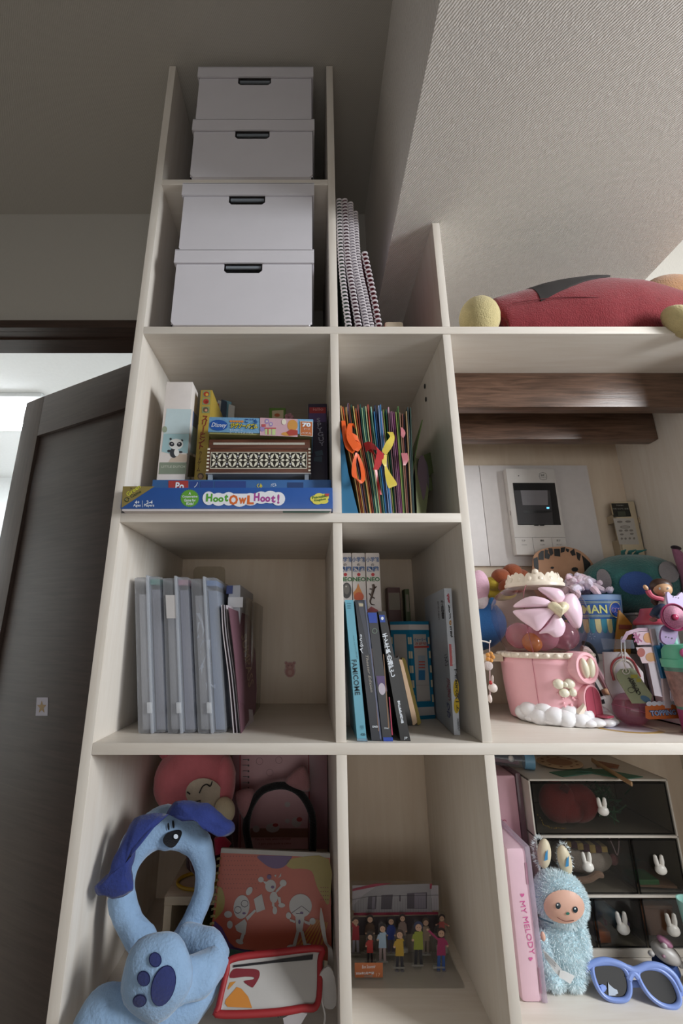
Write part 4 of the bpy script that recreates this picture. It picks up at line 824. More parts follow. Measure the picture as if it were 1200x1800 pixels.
mb = MB(); mb.ell(W(866, 1209, Yh), (.0070, .0044, .0066), rotm('Y', 30)); mb.ell(W(865, 1195, Yh), (.0016, .0026, .007), rotm('Y', 10)); mb.ell(W(861, 1228, Yh), (.003, .003, .006)); mb.build('white_bird', P('cfc0ba'), t); mb = MB(); mb.ell(W(862, 1200, Yh - .004), (.0028, .002, .003), seg=10, rings=6); mb.build('red_bead', P('a32a2c', .3), t)
# paper face
t = thing('craft_mask', 'cut-out paper face with torn black paper hair standing against the board', 'craft', W(990, 1060, .985)); fpY = .985; pl = PY(fpY)
fo = cr([(937, 985), (942, 972), (958, 964), (985, 960.5), (1005, 963), (1022, 970), (1038, 985), (1045, 1002), (1045, 1030), (1030, 1050), (950, 1050), (937, 1020)], 5, True)
MB().prism([pl.p(x, y) for x, y in fo], (0, .003, 0)).build('face', mat('b58b6e', .8), t)
hair = [[(937, 982), (944, 979), (945.5, 990), (946, 1000), (943, 1006), (938, 995)], [(946, 974), (950, 969), (955, 968), (955, 984), (946, 984)], [(957, 966), (963, 967), (962, 972), (967, 976), (964, 983), (957, 981)], [(963, 963.5), (970, 964), (972, 973), (968, 977), (965, 972)], [(973, 965), (983, 964.5), (984, 978.5), (974, 977)], [(985, 963), (993, 962), (991, 970), (985, 972)], [(994, 964), (1000, 966), (998, 971), (994, 968)], [(1001, 970), (1008, 964.5), (1011, 976), (1005, 977)], [(1012, 970), (1020, 974), (1018, 986), (1014, 982)], [(1022, 976), (1030, 983), (1037, 990), (1037, 1010), (1027, 1007), (1025, 990)]]
for h_ in hair: MB().prism([pl.p(x, y, .0004) for x, y in h_], (0, -.0008, 0)).build('hair_piece', P('17181a', .5), t)
prs('eye', [circ(1009.5, 1001, 6, 4, 9), circ(970, 998, 3.2, 2, 9)], pl, P('17181a', .6), t, .0012)
MB().box(.553, .577, fpY + .0032, fpY + .006, zr, .13).build('support_stick', P('b39a78', .7), t)
# popcorn cup
t = thing('snack_cup', 'blue striped snack cup with a lettered banner and round badge', 'cup', (.585, .93, zr)); cx, cy = .585, .93; zt = .0755
MB().lathe((cx, cy, zr), [(.001, 0), (.046, 0), (.0485, .004), (.0600, zt - zr), (.0612, zt - zr + .001), (.0590, zt - zr + .001), (.058, zt - zr - .004), (.001, zt - zr - .006)], 40).build('cup', P('7f9cc4', .35), t)
def rz(z): return .0485 + (.0600 - .0485) * (z - zr - .004) / (zt - zr - .004)
def wrap(poly, e): return [(cx + (rz(z) + e) * sin(a), cy - (rz(z) + e) * cos(a), z) for a, z in poly]
def patch(b, a0, a1, z0, z1, e, n=6, rnd=False):
    for k in range(n):
        u0, u1 = a0 + (a1 - a0) * k / n, a0 + (a1 - a0) * (k + 1) / n
        def zb_(u): return z0 - (.008 * math.sqrt(max(0, 1 - ((u - (a0 + a1) / 2) / ((a1 - a0) / 2)) ** 2)) if rnd else 0)
        b.face(wrap([(u0, zb_(u0)), (u1, zb_(u1)), (u1, z1), (u0, z1)], e))
cc = ['3f8fa8', 'd9cf9a']
for k in range(19):
    a0 = -2.55 + k * .19; b = MB(); patch(b, a0 + .006, a0 + .184, .010, .034, .0006, 6, True); b.build('stripe', P(cc[k % 2], .35), t, smooth=False)
b = MB(); patch(b, -2.6, .60, .029, .0655, .0012, 28); b.build('banner', P('1d56a0', .35), t, smooth=False)
b = MB()
for z in (.0325, .0355, .0595, .0625): patch(b, -2.6, .52, z, z + .0009, .0016, 24)
b.build('banner_lines', P('b9c78a', .35), t, smooth=False)
def curved_text(s, a0, a1, z0, h, m):
    cu = bpy.data.curves.new('l', 'FONT'); cu.body = s; cu.size = 1; cu.resolution_u = 2; cu.offset = .02; tt = bpy.data.objects.new('l', cu); me = bpy.data.meshes.new_from_object(tt)
    bpy.data.objects.remove(tt); bpy.data.curves.remove(cu); xs = [q.co.x for q in me.vertices]; ys = [q.co.y for q in me.vertices]
    vs = [wrap([(a0 + (a1 - a0) * (q.co.x - min(xs)) / (max(xs) - min(xs)), z0 + h * (q.co.y - min(ys)) / (max(ys) - min(ys)))], .0020)[0] for q in me.vertices]
    MB().add(vs, [list(f.vertices) for f in me.polygons]).build('lettering', m, t, smooth=False); bpy.data.meshes.remove(me)
curved_text('ANPANMAN', -1.95, -.04, .0395, .0165, P('d3d98a', .35))
b = MB()
for r_, e in ((.0155, .0018),): b.face([wrap([(.30 + r_ / .06 * cos(q * pi / 12), .0465 + r_ * sin(q * pi / 12))], e)[0] for q in range(24)])
b.build('badge', P('d2c389', .35), t, smooth=False); b = MB(); b.face([wrap([(.30 + .0138 / .06 * cos(q * pi / 12), .0465 + .0138 * sin(q * pi / 12))], .0022)[0] for q in range(24)]); b.build('badge', P('24489a', .35), t, smooth=False)
b = MB(); [b.tube([wrap([(.30 + da + .0042 / .06 * cos(q * pi / 6), .0455 + .0042 * sin(q * pi / 6))], .0026)[0] for q in range(12)], .0005, 4, True) for da in (-.13, 0, .13)]; b.build('badge_rings', P('b48fc0', .35), t)
b = MB()
for k in range(6): b.face(wrap([(-.62 + .03 * cos(k * pi / 3), -.004 + .002 * sin(k * pi / 3)), (-.62 + .10 * cos(k * pi / 3 + .12), -.004 + .0065 * sin(k * pi / 3 + .12)), (-.62 + .10 * cos(k * pi / 3 - .12), -.004 + .0065 * sin(k * pi / 3 - .12))], .0006))
b.build('snowflake', P('b9c8dd', .4), t, smooth=False)
# chunky yarn in the cup
t = thing('yarn_bundle', 'lilac and pink chunky yarn heaped in the striped cup', 'yarn', (cx, cy, zt - .02))
for col_i, col in enumerate(('e6d3e2', 'e3d8ec', 'e6cad8')):
    b = MB()
    for k in range(19):
        a = random.uniform(0, 6.28); r0 = random.uniform(.0, .045); c = Vector((cx - .020 + r0 * 1.3 * cos(a), cy - .01 + r0 * .8 * sin(a), zt + .028 * (1 - (r0 / .06) ** 2) + random.uniform(-.008, .010)))
        d = Vector((random.uniform(-1, 1), random.uniform(-1, .4), random.uniform(-.7, .7))).normalized() * .013; e = Vector((random.uniform(-1, 1), random.uniform(-1, 1), random.uniform(-.2, 1))).normalized() * .007
        b.tube(cr([c - d, c - d * .3 + e, c + d * .4 + e * .6, c + d], 4), [.003, .0055, .0066, .007, .007, .007, .0068, .0066, .0066, .0066, .006, .0045, .003], 8)
    b.build('yarn_loops', mat(col, .95, .08, 120, bump=.7, bscale=500, sheen=.4), t)
# teal cushion on a grey box
t = thing('storage_bin', 'plain grey fabric bin under the teal cushion', 'bin', (.69, .92, S3t)); MB().box(.638, .776, .874, 1.01, S3t, .040, .006).build('body', mat('8f8a86', .85, .06, 200, bump=.3), t); MB().box(.636, .778, .872, 1.012, .036, .041, .002).build('rim', mat('9b9692', .85), t)
t = thing('round_cushion', 'fuzzy teal round cushion with a blue oval patch on top of the bin', 'cushion', (.70, .94, .041)); cz = .1040
MB().ell((.690, .936, cz), (.099, .078, .063), fn=lambda d: 1 + .012 * sin(9 * d.x + 5 * d.z)).build('cushion', mat('29605f', .95, .25, 45, bump=.9, bscale=260, sheen=.3), t)
def on_ell(c, r, e):
    def f(x, y):
        d = ray(x, y); A = sum((d[i] / r[i]) ** 2 for i in range(3)); B_ = -2 * sum(d[i] * c[i] / r[i] ** 2 for i in range(3)); C_ = sum((c[i] / r[i]) ** 2 for i in range(3)) - 1
        q = B_ * B_ - 4 * A * C_; tt = (-B_ - math.sqrt(max(q, 0))) / (2 * A); p = d * tt; n = Vector([(p[i] - c[i]) / r[i] ** 2 for i in range(3)]).normalized(); return p + n * e
    return f
def epatch(name, f, cx, cy, rx, ry, rot, m, parent, n=22, rings=4):
    b = MB(); vs = [f(cx, cy)]; fs = []
    for j in range(1, rings + 1):
        for k in range(n):
            a = 2 * pi * k / n; x, y = rx * j / rings * cos(a), ry * j / rings * sin(a); vs.append(f(cx + x * cos(rot) - y * sin(rot), cy + x * sin(rot) + y * cos(rot)))
    for k in range(n): fs.append([0, 1 + k, 1 + (k + 1) % n])
    for j in range(rings - 1):
        for k in range(n): fs.append([1 + j * n + k, 1 + (j + 1) * n + k, 1 + (j + 1) * n + (k + 1) % n, 1 + j * n + (k + 1) % n])
    return b.add(vs, fs).build(name, m, parent, ang=180)
ce = on_ell((.690, .936, cz), (.0995, .0785, .0635), .0018)
epatch('blue_patch', ce, 1118, 1025, 30, 20, .05, PLU('34508a'), t)
epatch('grey_patch', ce, 1062, 1019, 12, 19, -.35, PLU('7f7c80'), t); epatch('grey_patch', ce, 1174, 1006, 16, 20, -.75, PLU('7f7c80'), t)
0 and epatch('navy_patch', on_ell((.690, .936, cz), (.0995, .0785, .0635), .0034), 1062, 1023, 7, 12, -.4, PLU('24304a'), t); 0 and epatch('navy_patch', on_ell((.690, .936, cz), (.0995, .0785, .0635), .0034), 1178, 1012, 10, 13, -.75, PLU('24304a'), t)
mb = MB(); [mb.tube([(.690 + .012 * k, .93, cz + .058), (.684 + .016 * k, .915, cz + .066), (.69 + .022 * k, .905, cz + .068)], [.005, .004, .001], 6) for k in (-1, 0, 1)]; mb.build('tuft', PLU('2c6663'), t)
t = thing('plush_ear', 'mauve pointed plush tip with a dark end at the right edge', 'plush toy', (.775, .86, .06)); e0 = W(1186, 966, .86)
mb = MB(); mb.tube([e0 + Vector((-.002, 0, .004)), e0 + Vector((.006, 0, -.014)), e0 + Vector((.014, 0, -.04)), e0 + Vector((.016, .0, -.085))], [.004, .010, .014, .016], 12); mb.build('ear', PLU('86586f'), t); MB().ell(e0 + Vector((.001, -.002, .003)), (.010, .006, .0045), rotm('Y', 15)).build('tip', PLU('241a22'), t)
t = thing('candy_jar', 'patterned jar with a coral pink lid', 'jar', (.655, .845, zr - .02)); jc = W(1150, 1110, .842)
MB().lathe((jc.x, .836, S3t), [(.001, 0), (.026, 0), (.028, .01), (.030, .165), (.001, .165)], 28).build('jar', mat('a9b4c6', .3, .25, 120), t)
MB().lathe((jc.x, .836, S3t + .165), [(.033, 0), (.0345, .003), (.033, .008), (.024, .016), (.019, .030), (.001, .031)], 28).build('lid', P('b5485c', .35), t)
t = thing('yellow_pouch', 'mustard pointed pouch behind the striped cup', 'pouch', Vector((W(1098, 1120, .862).x, .864, S3t))); MB().box(W(1084, 1148, .862).x, W(1106, 1148, .862).x, .8625, .8655, S3t, W(1100, 1148, .862).z).build('lower_pouch', P('a8772a', .5), t); MB().prism([W(x, y, .862) for x, y in ((1088, 1072), (1100, 1085), (1111, 1098), (1108, 1150), (1080, 1150))], (0, .004, 0)).build('pouch', P('a8772a', .5), t); MB().prism([W(x, y, .8605) for x, y in ((1088, 1098), (1110, 1099), (1109, 1106), (1088, 1106))], (0, .001, 0)).build('band', P('7c3a2c', .5), t)

# ================================================================ THE CANDY MACHINE
t = thing('candy_machine', 'pink toy candy machine with a clear globe, bow and white cloud base', 'toy machine', (.445, .865, S3t))
gx, gy_ = .4440, .868; z0 = S3t
M_pk = mat('e6aeb7', .32, .02); M_cr = mat('ded2c2', .3, .02); M_wh = mat('e6e6ea', .28, .01); M_lt = mat('e6c8d8', .25, .02)
def az(a, r, z): return Vector((gx + r * sin(a), gy_ - r * cos(a), z))     # a = 0 faces the viewer, positive to the right
prof = [(.001, .004), (.069, .004), (.0705, .010), (.073, .03), (.0755, .06), (.0765, .085), (.0765, .094), (.078, .097), (.0785, .100), (.077, .104), (.0755, .107), (.074, .109)]
MB().lathe((gx, gy_, z0), prof, 56).build('body', M_pk, t)
MB().lathe((gx, gy_, z0), [(.070, .107), (.078, .107), (.0800, .1095), (.0795, .114), (.076, .117), (.066, .117)], 56).build('collar', M_cr, t)
b = MB()
for k in range(30):
    a = 2 * pi * k / 30; b.ell(az(a, .0790, z0 + .112), (.0055, .0055, .0045), seg=10, rings=6)
b.build('pearl_trim', M_cr, t)
# globe
zg = z0 + .116; G_ = [(.064, 0), (.070, .012), (.0775, .030), (.0830, .050), (.0850, .066), (.0845, .080), (.0805, .095), (.0725, .108), (.062, .117), (.053, .122)]
M_globe = clear('clear_globe', 'fbf3f4', .025, 'e6c9d0', .03, 1.2); M_ball = clear('pink_capsule', 'f3dae2', .38, 'e0acbe', .06, .8); M_ball2 = clear('orange_capsule', 'e8b98a', .6, 'd08a4a', .06, .8)
pth = cr(G_, 3); MB().lathe((gx, gy_, zg), pth, 56).build('globe', M_globe, t, ang=180)
b = MB(); b.tube([az(-.72, r + .0006, zg + z) for r, z in pth], .0007, 5); b.build('globe_seam', P('9a5a64', .3), t)
b = MB(); b.tube([az(-.72, r + .0006, z0 + z) for r, z in prof[1:]], .0005, 5); b.build('body_seam', P('b06a76', .4), t)
for (dx, dy, dz, r, m) in ((-.012, -.030, .030, .027, M_ball), (.034, -.018, .030, .026, M_ball), (-.045, -.006, .030, .024, M_ball), (.0, .030, .03, .027, M_ball), (-.036, -.036, .018, .0175, M_ball2), (.040, .022, .030, .024, M_ball), (-.03, .034, .028, .022, M_ball2), (.012, -.008, .058, .024, M_ball)):
    MB().ell((gx + dx, gy_ + dy, zg + dz), r, seg=20, rings=12).build('capsule', m, t)
# crown
b = MB(); zc = zg + .121
b.lathe((gx, gy_, zc), [(.048, 0), (.0535, 0), (.0540, .005), (.0525, .0075), (.048, .0075)], 48); ring = []; n = 96
for k in range(n):
    a = 2 * pi * k / n; h = .011 + .006 * abs(sin(a * 4)) + .004 * abs(sin(a * 12)); ring.append((a, h))
vs = []; fs = []
for a, h in ring: vs += [az(a, .0515, zc + .007), az(a, .0490 - .004, zc + .007 + h), az(a, .043, zc + .007 + h), az(a, .0475, zc + .007)]
for k in range(n):
    j = (k + 1) % n
    for q in range(4): fs.append([4 * k + q, 4 * k + (q + 1) % 4, 4 * j + (q + 1) % 4, 4 * j + q])
b.add(vs, fs)
for k in range(16): b.ell(az(2 * pi * k / 16 + .2, .0465, zc + .012), (.006, .004, .006), seg=10, rings=6)
b.ell(az(-.35, .044, zc + .026), (.006, .005, .006), seg=12, rings=8)
b.lathe((gx, gy_, zc), [(.001, .008), (.048, .008)], 40)
b.build('crown', M_cr, t)
# bow with heart on the globe
fa = -.10
def bw(u, v, e): # u right, v up, e out, on the globe around the heart
    a = fa + u / .084; c = az(a, .0855 + e, zg + .076 + v); return c
def lobe(name, pts, e0, m):
    n_ = len(pts); cu_ = sum(p[0] for p in pts) / n_; cv_ = sum(p[1] for p in pts) / n_; vs = [bw(u, v, -.003) for u, v in pts]; fs = []
    lev = (1, .97, .88, .72, .5, .25)
    for k in lev: vs += [bw(cu_ + (u - cu_) * k, cv_ + (v - cv_) * k, e0 * (.35 + .65 * math.sqrt(1 - k * k))) for u, v in pts]
    vs.append(bw(cu_, cv_, e0))
    for q in range(len(lev)): fs += [[q * n_ + i, q * n_ + (i + 1) % n_, (q + 1) * n_ + (i + 1) % n_, (q + 1) * n_ + i] for i in range(n_)]
    fs += [[len(lev) * n_ + i, len(lev) * n_ + (i + 1) % n_, (len(lev) + 1) * n_] for i in range(n_)]
    return MB().add(vs, fs).build(name, m, t, ang=70)
sc = 1.0
lobe('bow_loop', cr([(-.006, .006), (-.018, .018), (-.040, .022), (-.062, .012), (-.068, .004), (-.048, .003), (-.020, .003)], 4, True), .012, M_lt)
lobe('bow_loop', cr([(-.004, -.002), (-.020, .001), (-.050, .000), (-.070, -.003), (-.060, -.018), (-.046, -.030), (-.034, -.038), (-.016, -.018)], 4, True), .014, M_lt)
lobe('bow_loop', cr([(.002, .008), (-.012, .020), (-.026, .036), (-.006, .037), (.010, .032), (.014, .018)], 4, True), .010, M_lt)
lobe('bow_loop', cr([(.006, .004), (.014, .020), (.030, .026), (.040, .008), (.040, -.014), (.030, -.034), (.014, -.014)], 4, True), .013, M_lt)
lobe('bow_tail', cr([(-.004, -.008), (-.018, -.026), (-.034, -.042), (-.020, -.042), (-.010, -.049), (.002, -.044), (.008, -.026)], 4, True), .009, M_lt)
hrt = [];
for k in range(28):
    a = 2 * pi * k / 28; hrt.append((.0158 * sin(a) ** 3 * 1.02, (.0130 * cos(a) - .005 * cos(2 * a) - .002 * cos(3 * a) - .001 * cos(4 * a))))
lobe('heart', hrt, .019, mat('ded3b4', .28, .02)); lobe('heart_panel', [(u * .66, v * .66 - .001) for u, v in hrt], .0215, mat('e2d9bc', .5, .08, 300))
# round dial
da = .33
def dial_R(a): return Matrix(((cos(a), -sin(a), 0), (sin(a), cos(a), 0), (0, 0, 1)))
def onf(a, u, e, v, r=.075): c = az(a, r, z0); o = Vector((sin(a), -cos(a), 0)); s = Vector((cos(a), sin(a), 0)); return c + o * e + s * u + Vector((0, 0, v))
def disc3(b, a, v, rad, e0, e1, u0=0, n=28, rr=.75):
    vs = []; prof_ = [(rad, e0), (rad, e1 - .002), (rad * .94, e1), (rad * .78, e1), (rad * .72, e1 - .0025), (0.001, e1 - .0025)]
    for r_, e in prof_:
        for k in range(n): q = 2 * pi * k / n; vs.append(onf(a, u0 + r_ * cos(q), e, v + r_ * sin(q)))
    fs = []
    for i in range(len(prof_) - 1):
        for k in range(n): fs.append([i * n + k, i * n + (k + 1) % n, (i + 1) * n + (k + 1) % n, (i + 1) * n + k])
    return b.add(vs, fs)
disc3(MB(), da, .093, .0265, -.016, .014).build('dial', M_pk, t)
b = MB(); o_ = Vector((sin(da), -cos(da), 0)); s_ = Vector((cos(da), sin(da), 0)); Rd = Matrix((s_, o_, Vector((0, 0, 1)))).transposed()
for sg in (-1, 1): b.ell(onf(da, sg * .0072, .014, .093), (.0068, .007, .0165), Rd @ rotm('Y', sg * 8), seg=16, rings=10)
b.build('dial_handle', mat('ddd6c0', .3, .02), t)
# white bow ornament
b = MB()
for u, v, ru, rv in ((-.010, .0665, .009, .0085), (.008, .0675, .009, .0085), (-.003, .0525, .0085, .0072), (.011, .0535, .0065, .0070), (0, .066, .005, .005)):
    a = -.13 + u / .078; b.ell(az(a, .0775, z0 + v), (ru, .0065, rv), dial_R(a), seg=14, rings=8)
b.build('white_bow', mat('e2ddca', .3, .02), t)
# arched door
def arch(w, h, n=12): return [(-w, 0)] + [(w * cos(pi - pi * k / n), h - w * 1.1 + w * 1.1 * sin(pi * k / n)) for k in range(n + 1)] + [(w, 0)]
oa = .42
def ar(pts, e0, e1, name, m, vo=.014):
    n_ = len(pts); vs = [onf(oa, u, e1, v + vo, .068) for u, v in pts] + [onf(oa, u, e0, v + vo, .068) for u, v in pts]
    MB().add(vs, [list(range(n_))] + [[i, (i + 1) % n_, n_ + (i + 1) % n_, n_ + i] for i in range(n_)]).build(name, m, t, ang=30)
ar(arch(.0215, .052), -.012, .0150, 'door_frame', M_pk); ar(arch(.0185, .0485), -.002, .0162, 'chute', mat('a34457', .4, .03)); 
MB().add([onf(oa, u, e, v + .014, .068) for u, e, v in ((.001, .0165, 0), (.001, .0165, .048), (.0024, .0168, .048), (.0024, .0168, 0))], [[0, 1, 2, 3]]).build('chute_edge', P('8c3144', .4), t)
MB().add([onf(oa, u, e, v + .0145, .068) for u, e, v in ((.000, .014, 0), (.018, .014, 0), (.018, .034, .001), (.002, .034, .001), (.0, .014, .004), (.018, .014, .004), (.018, .034, .004), (.002, .034, .004))], [[0, 1, 2, 3], [4, 5, 6, 7], [0, 1, 5, 4], [1, 2, 6, 5], [2, 3, 7, 6], [3, 0, 4, 7]]).build('chute_tray', P('a84358', .35), t)
# clouds
b = MB()
for a, r, z, s_ in ((-.95, .064, .014, .016), (-.75, .066, .020, .017), (-.5, .070, .012, .017), (-.42, .064, .022, .016), (-.2, .070, .014, .018), (.02, .072, .012, .017), (.15, .066, .020, .016), (.3, .076, .010, .016), (.45, .074, .018, .014), (.55, .088, .007, .013), (.75, .094, .006, .012), (.95, .092, .006, .012), (1.12, .084, .009, .013), (1.28, .074, .014, .016), (1.2, .068, .022, .014), (.0, .074, .004, .012), (.4, .086, .004, .012), (-.3, .074, .005, .012), (-.7, .07, .006, .012)):
    s_ *= 1.12; b.ell(az(a - .22, r, z0 + max(z, s_ * .55) ), (s_, s_, s_ * .78 if z > .008 else s_ * .5), seg=16, rings=9)
b.v = [Vector((q.x, q.y, max(q.z, z0 + .0006))) for q in b.v]; b.build('cloud_base', M_wh, t)
b = MB(); b.tube([onf(.16, -.01, .010, .020, .07), onf(.16, .0, .013, .032, .07), onf(.16, .004, .012, .042, .07)], [.007, .004, .0008], 5); b.build('star_ornament', M_cr, t); b = MB(); b.box(-.006, .006, -.005, .005, 0, .006, .002); oo = onf(.62, 0, .026, .012, .068); b.v = [dial_R(.62) @ q + oo for q in b.v]; b.build('step', M_cr, t)
b = MB(); random.seed(3)
for k in range(14): a = random.uniform(-.3, .1); b.ell(az(a, .0752, z0 + random.uniform(.030, .055)), (.0022, .0012, .0022), seg=8, rings=5)
b.build('relief_dots', M_pk, t)
# gold ringed paper disc under it
t = thing('paper_disc', 'round paper disc with a gold ring beneath the candy machine', 'coaster', G(1070, 1285, S3t + .0005)); c = Vector((.525, .795, S3t))
MB().lathe(c, [(.001, .0004), (.056, .0004), (.056, .0001)], 40).build('disc', P('c2a264', .4), t); MB().lathe(c, [(.001, .00055), (.047, .00055)], 40).build('inner', P('cfcad6', .4), t)
prs('print', [circ(1072, 1270, 9, 2), circ(1087, 1267, 7, 2)], PL((0, 0, S3t + .0008), (0, 0, 1)), P('9fb6a0'), t, .0001); prs('print', [circ(1080, 1273, 8, 1.2)], PL((0, 0, S3t + .0008), (0, 0, 1)), P('c8924a'), t, .0001)
# clear pink ball
t = thing('capsule_ball', 'loose see-through pink capsule lying beside the candy machine', 'ball', (.568, .83, S3t)); bc = Vector((.5445, .800, S3t + .0262))
MB().ell(bc, (.0275, .026, .026), rotm('Y', 15)).build('shell', clear('pink_clear', 'f0cfda', .3, 'd69cb2', .05, 1), t); MB().tube([bc + rotm('Y', 15) @ Vector((.0278 * cos(a), .0263 * sin(a), 0)) for a in [2 * pi * k / 40 for k in range(40)]], .0004, 4, True).build('seam', P('b56e88'), t)
# doll limbs seen behind the machine: black hairband and cloth
t = thing('hair_band', 'black padded hair band with white lace behind the candy machine dial', 'hair band', W(1040, 1180, .85))
MB().tube([W(x, y, .862) for x, y in cr([(1024, 1130), (1036, 1134), (1045, 1148), (1048, 1162), (1043, 1172)], 4)], .0042, 10).build('band', PLU('131315'), t); MB().tube([W(x, y, .862) for x, y in cr([(1022, 1140), (1032, 1143), (1040, 1155), (1042, 1166)], 4)], [.006] * 13, 8).build('lace', PLU('cbb5b2'), t)
t = thing('doll', 'small doll in a magenta cloak lying behind the candy machine', 'doll', (.60, .88, S3t))
MB().tube([W(x, y, .90) for x, y in cr([(1048, 1160), (1060, 1180), (1075, 1205), (1085, 1232)], 4)], [.010, .012, .013, .014, .015, .016, .016, .017, .017, .017, .017, .016, .015], 12).build('cloak', PLU('8d3150'), t)
MB().tube([W(x, y, .872) for x, y in cr([(1046, 1172), (1056, 1190), (1068, 1212)], 4)], .005, 8).build('arm', P('c79aa2', .6), t); MB().ell(W(1066, 1216, .868), (.008, .006, .006)).build('hand', P('c79a78', .5), t)
MB().tube([W(x, y, .88) for x, y in ((1038, 1200), (1050, 1222), (1054, 1236))], .010, 8).build('shoe', P('131216', .3), t); MB().tube([W(1040, 1232, .862), W(1062, 1226, .862)], .0026, 6).build('sock_trim', P('c9c4c4'), t)

# ---------------------------------------------------------------- topping toy stand
t = thing('display_stand', 'white card display stand with an orange strip reading TOPPING', 'stand', (.66, .82, S3t + .004)); tz = S3t + .0045
tb_ = MB().box(.555, .79, .745, .86, S3t, S3t + .004, .0008).build('thin_board', mat('a8988a', .5)); tag(tb_, 'thin beige board lying under the display stand', 'board')
sx0, sx1 = .606, .757; yf = .765
MB().box(sx0, sx1, yf, yf + .004, tz, tz + .034).box(sx0, sx0 + .003, yf, .840, tz, tz + .040).box(sx1 - .003, sx1, yf, .840, tz, tz + .040).box(sx0, sx1, yf, .84, tz, tz + .002).build('tray', P('c6bcc2', .5), t)
MB().box(sx0 + .0, sx1, .822, .826, tz, tz + .102, 0).build('back_card', P('b2a8ae', .5), t)
pl = PY(yf)
pr('orange_strip', [(1133, 1241), (1144, 1239), (1215, 1236), (1215, 1262), (1140, 1264.5), (1134, 1262)], pl, P('b8622c', .4), t)
for k in range(9): pass
prs('scallop', [circ(1140 + 9 * k, 1237 - k * .35, 5.2, 4.2, 12) for k in range(9)], pl, P('bfc3d0', .5), t, .0006)
text('lettering_shadow', 'TOPPING', (1142, 1259.5), (1189, 1257), pl, P('32405f'), t, e=.0007, h=11, bold=.09); text('lettering', 'TOPPING', (1143.5, 1258.5), (1187.5, 1256), pl, P('8fa6d0'), t, e=.0011, h=9, bold=.02)
bpl = PY(.822)
pr('rainbow_print', [(1090, 1128), (1100, 1110), (1120, 1104), (1160, 1103), (1160, 1107), (1122, 1110), (1104, 1116), (1096, 1130)], bpl, P('a98a9c'), t); pr('panel_print', [(1112, 1112), (1160, 1108), (1168, 1132), (1120, 1134)], bpl, P('b89aa8'), t); text('lettering', '氷', (1114, 1131), (1129, 1130), bpl, P('8a2a62'), t, e=.0008, h=19, bold=.03)
prs('ice_print', [circ(1138, 1121, 8, 9), circ(1147, 1126, 7, 6)], bpl, P('b5793c'), t, .0007); pr('panel_print', [(1117, 1138), (1168, 1137), (1176, 1164), (1128, 1166)], bpl, P('b8a0a4'), t); prs('dot_print', [circ(1126, 1147, 7, 8)], bpl, P('8c3524'), t, .0007); prs('ice_print', [circ(1143, 1155, 9, 8), circ(1156, 1160, 8, 4)], bpl, P('a87840'), t, .0007)
pr('film', [(1055, 1122), (1112, 1125), (1115, 1140), (1060, 1142)], PY(.80), clear('film_a', 'e6ecf5', .3, 'b9c2d2', .1, 1), t)
# charm
t = thing('lucky_charm', 'pale green paper charm with Japanese characters leaning in the display stand', 'charm', (.64, .80, tz + .002))
A0, A1, A2, A3 = W(1111, 1236, .768), W(1143, 1236, .768), W(1116, 1176, .795), W(1083, 1183, .795)
cpl = PL(A0, (A1 - A0).cross(A3 - A0)); o2 = [(1111, 1236), (1143, 1236), (1146, 1222), (1118, 1180), (1110, 1174), (1090, 1176), (1083, 1184), (1084, 1192)]
MB().prism([cpl.p(x, y) for x, y in o2], cpl.N * -.0015).build('card', P('8f9478', .6), t)
text('lettering', 'お\nま\nも\nり', (1106, 1191), (1124, 1222), cpl, P('26241e'), t, e=.0008, h=9, vert=True, bold=.03); prs('yellow_print', [rc(1108, 1186, 1120, 1192), rc(1118, 1193, 1126, 1199)], cpl, P('a09a40'), t); prs('fish_print', [circ(1134, 1229, 10, 5, 16, .5)], cpl, P('4f6f8a'), t); MB().tube([cpl.p(x, y, .0008) for x, y in circ(1109, 1213, 6, 5, 14)], .0004, 4, True).build('bear_outline', P('3a382e'), t)
MB().tube([cpl.p(x, y, .003) for x, y in cr([(1099, 1182), (1091, 1150), (1090, 1124), (1094, 1122), (1096, 1130), (1097, 1165)], 4)], .0010, 6).build('cord', P('c9c4bd'), t); MB().tube([cpl.p(x, y, .002) for x, y in circ(1099, 1181, 6, 5, 16)], .0008, 5, True).build('ring', P('c9c4bd'), t)
t = thing('blister_pack', 'clear pack with a red rimmed rainbow picture in the display stand', 'pack', (.625, .812, tz + .002)); kp = PY(.813)
MB().prism([kp.p(x, y) for x, y in ((1060, 1146), (1100, 1146), (1130, 1182), (1135, 1230), (1078, 1230), (1064, 1200))], (0, .003, 0)).build('card', P('b5a9ac', .4), t); MB().tube([kp.p(x, y, .001) for x, y in cr([(1078, 1196), (1073, 1175), (1080, 1160), (1096, 1155), (1112, 1163), (1124, 1190)], 4)], .0017, 6).build('red_arc', P('9c3c40', .4), t); MB().tube([kp.p(x, y, .001) for x, y in cr([(1082, 1196), (1078, 1177), (1084, 1165), (1096, 1160), (1109, 1168), (1118, 1190)], 4)], .0014, 6).build('white_arc', P('cfc6bb', .4), t)
t = thing('plastic_clip', 'long blue plastic clip standing in front of the display stand', 'clip', (.725, .76, tz)); A = PY(.7625)
MB().prism([A.p(x, y) for x, y in ((1152, 1135), (1161, 1134), (1178, 1191), (1166, 1193))], (0, .006, 0)).build('blade', P('1f5f8c', .3), t); MB().prism([A.p(x, y, .002) for x, y in ((1161, 1130), (1172, 1128), (1183, 1178), (1183, 1214), (1179, 1214), (1172, 1188))], (0, .005, 0)).build('blade', P('1a5480', .3), t)
